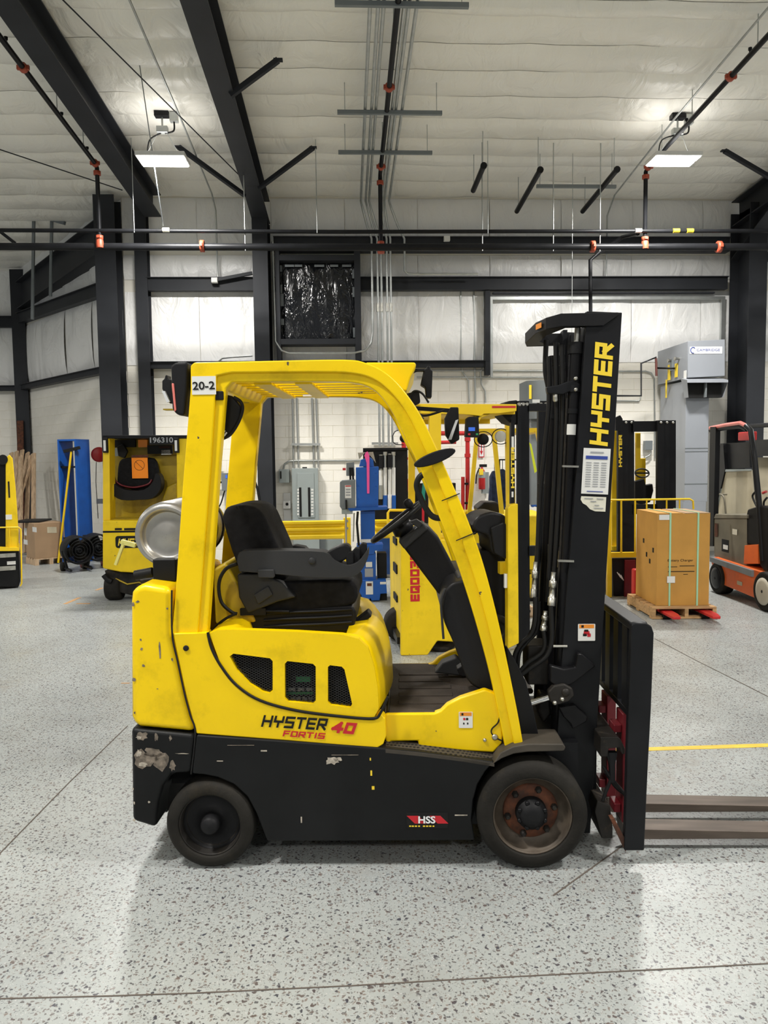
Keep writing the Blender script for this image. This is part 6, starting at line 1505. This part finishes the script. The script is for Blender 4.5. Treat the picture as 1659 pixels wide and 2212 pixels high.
# black tool board with bars hanging on it
g = G('tool_board', 'black tool board standing behind the blue lift', 'tool board', (atY(840,1100,10.75).x, 10.75, 0))
g.bx('board', 'print_black', 784, 969, 882, 1150, 0, .03); g.bx('top_rail', 'black_steel', 784, 968, 882, 972, -.03, 0)
q0, q1 = g.f.v(790,1150,.0), g.f.v(878,1150,.0)
for x in (q0.x, q1.x): MB().box(x-.02, x+.02, 0, .04, 0, q0.z+.2).build('leg', 'black_steel', g.t)
g.bx('dark_bin', 'blue_dirty', 815, 1150, 880, 1240, -.05, .3); 
for i, (px, y0, y1, m2, lb) in enumerate(((823,982,1078,'galvanised','leftmost'),(832,976,1100,'blue_paint','second'),(842,980,1098,'print_white','third'),(850,976,1100,'blue_paint','rightmost'))):
    gg = G('hanging_bar', 'steel bar with handle end hanging on the tool board, %s of four' % lb, 'tool', atY(px, y1, 10.68), group='bars on the tool board')
    gg.tb('shaft', 'galvanised', [(px,y0+6),(px,y1-16)], 0, .022); gg.tb('sleeve', 'white_plastic', [(px,y0+34),(px,y1-18)], 0, .028)
    gg.tb('grip', m2, [(px,y1-30),(px,y1)], 0, .034); gg.tb('hook', 'zinc', [(px,y0+8),(px,y0)], 0, .03)
    if i in (0, 2): gg.tb('black_head', 'black_plastic', [(px,y0+2),(px,y0+30)], -.02, .03)

# ---------------------------------------------------------------- fire riser and extinguisher
g = G('fire_riser', 'red sprinkler riser pipes with grey valve behind the front guard leg', 'pipe', (atY(960,1100,12.3).x, 12.3, 0))
g.tb('riser_pipe', 'red_paint', [(872,935),(876,1205)], .0, .038); 
v_ = g.pr('valve_body', 'zinc', [(862,985),(866,975),(878,975),(880,1000),(884,1020),(876,1030),(860,1030),(860,1008)], -.06, .06, .01)
g.bx('valve_flange', 'red_paint', 860, 988, 882, 993, -.07, .07, parent=v_); g.bx('valve_box', 'red_paint', 860, 1035, 884, 1062, -.08, .05, .01)
g.st('valve_tag', 'white_sticker', 872, 1042, 880, 1060, -.084)
g.tb('riser_pipe', 'red_paint', [(1010,935),(1010,1205)], .0, .036); g.tb('riser_pipe', 'red_paint', [(1000,1030),(1000,1130)], -.05, .03)
MB().lathe((g.f.v(1010,1000,0).x, 0, 0), (0,0,1), [(.08,0),(.08,.02),(.04,.03),(.04,.12)], 16).build('floor_flange', 'red_paint', g.t)
g.tb('cross_pipe', 'red_paint', [(940,936),(1010,936)], .0, .036); g.tb('cross_pipe', 'red_paint', [(935,956),(985,955)], .0, .03)
for y in (1043, 1085): g.bx('pipe_bracket', 'black_steel', 999, y, 1012, y+4, -.06, .04)
for y in (945, 980): 
    q = g.f.v(1010,y,0); MB().lathe(q, (0,0,-1), [(.05,0),(.05,.06)], 12).build('pipe_coupling', 'red_paint', g.t)
g.tb('green_hose', 'green_hose', [(918,1035),(914,1070),(916,1095)], -.1, .03); g.tb('hose_end', 'print_red', [(914,1095),(914,1130)], -.1, .02)
g.bx('pink_notice', 'pink_ribbon', 944, 914, 953, 932, -.05, -.04)
g.bx('pump_cabinet', 'black_plastic', 870, 1045, 985, 1160, .15, .35)
q0 = atY(905, 947, 12.2)
t_ = thing('wall_lamp', 'round black lamp with wire guard behind the guard leg', 'lamp', atY(872, 947, 11.8))
c = atY(872, 947, 11.8); MB().lathe(c, (0,-1,0), [(.03,-.08),(.06,-.02),(.065,.02),(.001,.03)], 20).build('lamp_head', 'black_plastic', t_, world=True)
MB().tube([atY(a, b, 11.8) for a, b in ((876,930),(862,929),(853,932),(848,942),(849,955),(855,960),(872,961))], .008, 6).build('wire_guard', 'black_steel', t_, world=True)
g = G('fire_extinguisher', 'red fire extinguisher with yellow tag below the arrow sign', 'extinguisher', atY(1041, 1057, 12.85))
q = g.f.v(1041,1057,0); h = g.f.v(1041,1012,0).z-q.z
MB().lathe((q.x,0,q.z), (0,0,1), [(.05,0),(.058,.01),(.058,h*.78),(.045,h*.92),(.02,h),(.02,h+.03)], 20).build('cylinder', 'red_paint', g.t)
MB().lathe((q.x,0,q.z+h*.55), (0,0,1), [(.0585,0),(.0595,.01),(.0595,h*.3),(.0585,h*.31)], 20).build('label_band', 'grey_panel', g.t)
g.st('inspection_tag', 'print_yellow', 1035, 1013, 1044, 1026, -.066); g.bx('handle', 'print_black', 1036, 1003, 1052, 1009, -.02, .02, .004)
g.tb('hose', 'rubber_hose', [(1036,1010),(1030,1025),(1028,1045)], -.03, .012, smooth=True)
g.bx('wall_bracket', 'grey_panel', 1040, 1020, 1056, 1066, .06, .1)
g = G('arrow_sign', 'white sign with red border and downward arrow above the extinguisher', 'sign', atY(1040, 990, 12.97))
s_ = g.st('plate', 'print_red', 1034, 946, 1046, 988, -.004); g.st('field', 'print_white', 1035.5, 948, 1044.5, 986, -.006, parent=s_); g.st('arrow_shaft', 'print_red', 1039, 951, 1041, 975, -.008, parent=s_)
mb = MB(); c = [g.f.v(a, b, -.009) for a, b in ((1036.5,974),(1043.5,974),(1040,983))]; mb.add(c, [(2,1,0)]); mb.build('arrow_head', 'print_red', s_)
# jackets on a rack
t_ = thing('coat_rack', 'thin coat rack rail behind the guard posts', 'coat rack', atY(1100, 1200, 12.3) * 1.0)
MB().tube([atY(1078,993,12.3), atY(1180,993,12.3)], .012, 8).build('rail', 'black_steel', t_, world=True)
for px in (1079, 1180):
    q = atY(px, 993, 12.3); MB().tube([q, V(q.x, q.y, 0)], .012, 8).build('leg', 'black_steel', t_, world=True)
for lb, x0, x1, y0, y1, m_ in (('navy work jacket hanging leftmost on the coat rack', 1058, 1078, 1022, 1090, 'denim'), ('navy work jacket hanging second on the coat rack', 1078, 1093, 1018, 1095, 'denim'), ('navy work jacket hanging third on the coat rack', 1092, 1108, 1020, 1092, 'denim'), ('blue work jacket hanging rightmost beside the mast', 1146, 1166, 1015, 1090, 'blue_dirty')):
    g = G('work_jacket', lb, 'jacket', atY((x0+x1)/2, y1, 12.25), group='work jackets on the coat rack')
    w_ = (x1-x0)/2; xm = (x0+x1)/2; b = g.f.poly
    g.pr('torso', m_, spl2([(xm-3,y0-4),(xm+4,y0-4),(x1,y0+8),(x1+1,y1),(xm,y1+4),(x0+2,y1),(x0+1,y0+8)], 3), -.05, .06, .02, seg=3)
    g.pr('sleeve', m_, [(x0+2,y0+6),(x0+7,y0+5),(x0+5,y1-6),(x0-2,y1-8)], -.08, .0, .015, seg=3)
    g.tb('hanger_hook', 'black_steel', [(xm,y0-4),(xm,994)], 0, .005)
# small black light bar behind the guard
g = G('safety_vest', 'bright yellow safety vest scrap hanging by the mast', 'vest', atY(1163, 1030, 12.2))
g.pr('vest', 'hi_vis', spl2([(1158,1018),(1163,1022),(1168,1036),(1160,1034)], 2), -.02, .02, .004)

# ---------------------------------------------------------------- left side: numbered reach truck
g = G('reach_truck', 'yellow reach truck numbered 196310 with orange tag on its seat', 'truck', atZ(240, 1303), R(-2))
f = g.f
g.pr('left_post', 'yellow_rail', [(222,945),(236,945),(238,1125),(222,1125)], .05, .25, .006)
g.pr('right_post', 'yellow_paint_worn', [(381,945),(405,945),(405,1125),(383,1125)], .05, .25, .006)
g.pr('header', 'black_steel', [(221,940),(405,940),(405,947),(221,947)], .03, 1.0, .006, at=.03)
g.pr('header_back', 'yellow_dirty', [(236,947),(383,947),(383,985),(236,985)], .55, .6)
for x0, x1, y0, y1, m_ in ((240,292,950,966,'print_black'),(298,318,950,966,'amber_lens'),(245,270,968,985,'grey_panel'),(318,372,962,980,'print_black'),(348,368,972,982,'white_plastic'),(343,368,964,968,'rust')):
    g.bx('header_item', m_, x0, y0, x1, y1, .4, .45)
n_ = g.bx('number_plate', 'print_black', 322, 943, 384, 960, .02, .05, at=.02)
g.tx('196310', 'print_grey', 349, 950.5, .017, f.v(0,944.5,.02).z-f.v(0,956.5,.02).z, f.v(375,950,.02).x-f.v(325,950,.02).x, parent=n_, bold=.02)
for x0 in (222, 376): 
    b_ = g.bx('side_lamp_housing', 'black_plastic', x0-1, 946, x0+10, 978, .0, .05, .005); g.st('lamp_lens', 'white_plastic', x0+1, 951, x0+7, 974, -.004, parent=b_)
g.pr('compartment_back', 'yellow_dirty', [(236,985),(383,985),(385,1120),(238,1120)], .50, .56)
g.pr('compartment_side', 'yellow_dirty', [(360,1050),(384,1040),(385,1120),(340,1120),(345,1090)], .30, .5, .03)
MB().box(f.v(238,1120,.1).x, f.v(383,1120,.1).x, .1, .5, f.v(300,1124,.1).z-.02, f.v(300,1120,.1).z).build('compartment_floor', 'yellow_dirty', g.t)
sb = g.pr('seat_back', 'dark_cloth', spl2([(252,1050),(254,1010),(262,992),(290,988),(330,990),(338,1005),(342,1030),(338,1056),(300,1062)], 3), .34, .44, .03, seg=4)
g.tb('red_piping', 'dark_red', [(247,1036),(262,1048),(290,1053),(320,1046),(328,1036)], .30, .012, smooth=True)
g.pr('seat_cushion', 'vinyl', spl2([(232,1030),(238,1026),(246,1045),(270,1058),(310,1058),(330,1040),(336,1022),(346,1030),(347,1055),(330,1076),(300,1080),(262,1080),(240,1066),(233,1048)], 3), .20, .36, .03, seg=4)
g.pr('headrest', 'black_plastic', [(252,965),(265,958),(275,975),(268,990),(255,985)], .34, .40, .01)
tg = g.bx('lockout_tag', 'orange_tag', 284, 988, 320, 1033, .31, .318)
c = f.v(301,1005,.309)
MB().tube([V(c.x+.062*math.cos(2*PI*k/24), .3095, c.z+.062*math.sin(2*PI*k/24)) for k in range(25)], .003, 5, cap=False).build('tag_circle', 'rust', tg)
MB().bar(V(c.x-.045,.3095,c.z+.045), V(c.x+.045,.3095,c.z-.045), .004, .004).build('tag_slash', 'rust', tg)
g.bx('tag_clip', 'rust', 284, 983, 320, 989, .31, .325)
g.pr('lower_body', 'yellow_paint_worn', [(221,1124),(405,1124),(405,1240),(300,1238),(260,1236),(221,1228)], .0, 1.3, .02)
g.bx('body_seam', 'print_black', 222, 1147, 400, 1148.5, -.004, 0)
for x0, x1 in ((248,263),(268,295)): g.bx('vent_slit', 'print_black', x0, 1141, x1, 1145, -.006, 0)
lg = g.st('logo_plate', 'print_black', 249, 1158, 330, 1183, -.003, r=.03)
c0, c1 = f.v(256,1171,-.005), f.v(324,1171,-.005)
stroke_word('HYSTER', 'lettering', 'print_yellow', lg, V((c0.x+c1.x)/2, -.0045, c0.z), (1,0,0), (0,0,1), .085, c1.x-c0.x, t=.22, slant=.2)
g.pr('undercarriage', 'greasy_steel', [(224,1232),(300,1238),(390,1240),(390,1285),(300,1290),(255,1280),(236,1262)], .15, 1.1, .02)
c = f.v(241,1274,.12)
w_ = MB().lathe((c.x+.09, .25, .16), (-1,0,0), [(.09,0),(.15,.0),(.165,.03),(.165,.15),(.15,.18),(.09,.18)], 32).build('wheel', 'rubber', g.t)
MB().lathe((c.x+.095, .25, .16), (-1,0,0), [(.088,-.005),(.088,.19)], 24).build('rim', 'black_steel', w_)
g.wheel(330, 1274, .20, .15, .16)
g.tb('drive_cover', 'black_plastic', [(224,1242),(232,1252),(242,1256)], .1, .035)
g.tb('brake_line', 'yellow_dirty', [(250,1250),(275,1262),(300,1258),(330,1268)], .14, .01)

# ---------------------------------------------------------------- truck at the left edge
g = G('pallet_truck', 'yellow and black truck cut by the left picture edge', 'truck', atZ(46, 1270), R(22))
g.pr('mast_post', 'yellow_paint_worn', [(12,990),(20,982),(27,990),(34,1060),(40,1150),(40,1188),(12,1188)], .0, .12, .008)
g.pr('black_column', 'black_plastic', [(-60,985),(5,985),(14,1005),(14,1190),(-60,1190)], .05, .4, .01)
g.pr('pivot', 'black_plastic', circ(6, 993, 11, 16), -.03, .05)
g.bx('inner_slot', 'print_black', 17, 1040, 22, 1075, -.004, 0)
g.bx('label', 'white_sticker', 12, 1112, 26, 1122, -.004, 0)
g.pr('deck', 'yellow_rail', [(-60,1181),(40,1183),(42,1190),(-60,1191)], -.05, .6)
g.tb('hoop_rail', 'yellow_rail', [(-40,1140),(40,1139),(45,1143),(47,1260),(44,1266)], -.02, .010); g.tb('rail_bar', 'yellow_rail', [(20,1140),(21,1185)], -.02, .008)
g.pr('base_body', 'black_paint', [(-60,1190),(40,1190),(44,1256),(40,1268),(-60,1268)], .0, .9, .01)
for y in (1200, 1228): g.bx('step_edge', 'zinc', -60, y, 34, y+3, -.03, .0)
g.bx('white_plate', 'white_plastic', 15, 1213, 34, 1219, -.01, 0)

# ---------------------------------------------------------------- left corner: carton, lumber, rack, fans
g = G('pallet', 'small pale pallet under the big carton in the left corner', 'pallet', atZ(76, 1222), R(40))
for i in range(4): MB().box(.0, .52, -.01+i*.12, .08+i*.12, .09, .11).build('deck_board', 'lumber', g.t)
for u in (.0, .23, .46): MB().box(u, u+.06, -.01, .45, .0, .09).build('stringer', 'lumber', g.t)
g = G('carton', 'big plain brown carton on a pallet in the left corner', 'carton', g.f.m @ V(0,0,.11), R(40))
hh = g.f.v(76,1131,0).z
MB().box(.01, .50, 0, .44, 0, hh).build('box', 'cardboard_pale', g.t, bevel=.006)
for x0, y0, x1, y1, m_ in ((52,1140,58,1157,'white_sticker'),(70,1138,79,1150,'white_sticker'),(51,1165,60,1177,'white_sticker')):
    p = g.f.u(x0, y0, .008); q = g.f.u(x1, y1, .008); MB().box(.006, .010, *sorted((p.y,q.y)), *sorted((p.z,q.z))).build('label', m_, g.t)
for k in range(4): p = g.f.v(102+k*5, 1145, -.002); MB().box(p.x, p.x+.04, -.003, 0, p.z-.05, p.z+.05).build('print_mark', 'board_beige', g.t)
tag(MB().box(*sorted((atY(40,1122,13.2).x, atY(98,1128,13.2).x)), 12.95, 13.5, atZ(85,1222).z+.11+hh+.0, .11+hh+.03).build('rubber_sheet', 'black_plastic', bevel=.008), 'black sheet lying on the big carton in the left corner', 'sheet')
rl = random.Random(4)
def plank(label, a, b, wd, th, m_='lumber'):
    a, b = Vector(a), Vector(b)
    return tag(MB().bar(a, b, wd, th, (0.6,0.8,0)).build('plank', m_, bevel=.002), label, 'plank', 'planks leaning on the left wall')
pl_ = [((18,1210),(25,978),'leftmost pale plank of the leaning lumber stack'),((30,1215),(36,975),'second pale plank of the leaning lumber stack'),((28,1190),(48,972),'third plank of the lumber stack, slanting right'),((36,1120),(60,978),'wide plank slanting across the front of the lumber stack'),((34,1100),(72,980),'topmost plank slanting to the right end of the lumber stack'),((55,1200),(63,985),'upright plank near the right end of the lumber stack'),((72,1205),(73,980),'rightmost upright plank of the lumber stack'),((44,1205),(45,985),'plank in the middle of the lumber stack, half hidden')]
for i, (p, q, lb) in enumerate(pl_):
    Y0 = 14.2 + .10*(7-i); plank(lb, V(*[*atY(p[0], p[1], Y0)][:2], max(.03, atY(*p, Y0).z)), atY(q[0], q[1], Y0+.55+.05*(i % 4)), .11, .035)
a, b = atY(38,985,16.4), atY(37,908,16.4)
tag(MB().bar((a.x,16.40,.03), (b.x,16.55,b.z), .13, .03, (0,1,0)).build('plank', 'rust', bevel=.002), 'dark brown board standing against the corner column', 'plank')
# blue rack
g = G('blue_rack', 'tall narrow blue metal rack holding pipes and a broom', 'rack', atZ(174, 1217), R(-18))
def ru(px, v=0): return g.f.v(px, 1100, v).x
zt = g.f.v(175,952,0).z
fu0, fu1 = -.36, .0
dpt = .36
MB().box(fu1-.03, fu1, 0, dpt, 0, zt).build('side_panel', 'blue_paint', g.t, bevel=.003)
MB().box(fu0, fu0+.03, 0, dpt, 0, zt).build('side_panel', 'blue_paint', g.t, bevel=.003)
MB().box(fu0, fu1, 0, dpt, zt, zt+.03).build('top_panel', 'blue_paint', g.t, bevel=.003)
MB().box(fu0+.03, fu1-.03, dpt-.05, dpt-.02, .2, .30).build('back_rail', 'blue_paint', g.t)
MB().box(fu0+.03, fu1-.03, .03, dpt-.03, zt-.45, zt-.42).build('shelf', 'black_steel', g.t)
MB().box(fu0+.03, fu1-.03, .0, dpt, .12, .15).build('shelf', 'blue_paint', g.t)
for k, (u, m_) in enumerate(((-.22,'dark_red'),(-.17,'maroon'),(-.12,'dark_red'),(-.07,'board_beige'))):
    q = g.f.m @ V(u, .25, .15); q2 = g.f.m @ V(u+.02, .33, zt-.46)
    tag(MB().tube([q, q2], .018, 8).build('rod', m_), ('dark red rod standing leftmost in the blue rack','maroon rod standing second in the blue rack','dark red rod standing third in the blue rack','beige rod standing rightmost in the blue rack')[k], 'rod', 'rods in the blue rack')
a, b = atZ(126,1218), atY(154,975,12.9)
t_ = thing('broom', 'yellow handled broom leaning against the blue rack', 'broom', a)
MB().tube([a + V(0,0,.02), b], .018, 8).build('handle', 'yellow_rail', t_, world=True); MB().bar(b + V(-.12,0,.0), b + V(.14,.0,.06), .06, .05).build('head', 'print_black', t_, world=True)
# red hose reel on the wall
g = G('hose_reel', 'red cord reel mounted on the wall behind the reach truck', 'reel', atY(214, 985, 13.4))
q = g.f.v(214,982,0)
MB().lathe((q.x,0,q.z), (0.4,-1,0), [(.10,-.06),(.13,-.05),(.13,.05),(.10,.06),(.02,.07)], 24).build('drum', 'red_paint', g.t); MB().box(q.x-.02, q.x+.02, .05, .4, q.z-.05, q.z+.05).build('bracket', 'black_steel', g.t)
g.tb('cord', 'print_black', [(208,998),(207,1040),(212,1120)], 0, .006); g.bx('plug', 'print_grey', 208, 1078, 222, 1088, -.04, .04)
# two drum fans
def fan(label, px, py, r, rz, red=False):
    g = G('drum_fan', label, 'fan', atZ(px, py), rz, group='black drum fans by the blue rack')
    c = V(0, 0, r+.12)
    d_ = MB().lathe(c, (0,-1,0), [(r*.96,-.16),(r,-.15),(r,.15),(r*.96,.16),(r*.93,.15),(r*.93,-.15),(r*.96,-.16)], 32, cap=False).build('drum', 'black_plastic', g.t)
    for k in range(5): MB().tube([c + V(r*(k+.6)/5*math.cos(a), -.16, r*(k+.6)/5*math.sin(a)) for a in [2*PI*j/24 for j in range(25)]], .006, 5, cap=False).build('grille_ring', 'black_steel', d_)
    for k in range(4):
        a = PI*k/2+.3; MB().bar(c + V(.04*math.cos(a),0,.04*math.sin(a)), c + V(r*.85*math.cos(a), .03, r*.85*math.sin(a)), .16, .01, (.4,1,.4)).build('blade', 'greasy_steel', d_)
    MB().lathe(c, (0,-1,0), [(.07,-.1),(.07,.06),(.001,.08)], 16).build('motor', 'black_steel', d_)
    for s in (-1, 1):
        MB().tube([(s*r*.7,-.2,.05),(s*r*.7,.2,.05)], .02, 8).build('foot', 'black_steel', g.t)
        MB().tube([(s*r*.7,0,.05),(s*r,0,r+.12)], .02, 8).build('leg', 'black_steel', g.t)
    for s in (-1, 1):
        MB().lathe((s*r*.75,.2,.07), (1,0,0), [(.03,-.03),(.07,-.03),(.07,.03),(.03,.03)], 18).build('caster', 'dark_red' if red else 'rubber', g.t)
    MB().tube([(-r*.5,.18,r*1.9),(-r*.5,.3,r*2.3),(r*.5,.3,r*2.3),(r*.5,.18,r*1.9)], .015, 8).build('handle', 'black_steel', g.t)
fan('left black drum fan on the floor in front of the blue rack', 168, 1234, .22, R(35)); fan('right black drum fan with red wheel next to the reach truck', 210, 1227, .22, R(35), True)
# cables and thin things by the breaker wall behind the rear leg
g = G('wall_charger', 'small dark wall charger with blue screen between the guard legs', 'charger', atY(486, 1050, 12.9))
g.bx('box', 'grey_panel_dark', 478, 1022, 492, 1060, -.1, .05, .006); g.st('screen', 'screen_blue', 487, 1026, 491, 1033, -.104)
g.bx('bracket', 'black_steel', 465, 1040, 478, 1044, -.05, .0); g.tb('cord', 'rubber_hose', [(485,1060),(478,1085),(470,1100)], -.05, .012, smooth=True)
g.bx('white_note', 'white_sticker', 467, 1000, 480, 1018, -.02, -.01)
wall_conduit('thin dark cord on the wall between the guard legs', ((472,900),(474,1000)), r=.01, m_='galvanised')
wall_conduit('dark hose hanging beside the middle column', ((546,1030),(556,1055),(562,1090)), y=12.33, r=.02, m_='rubber_hose')
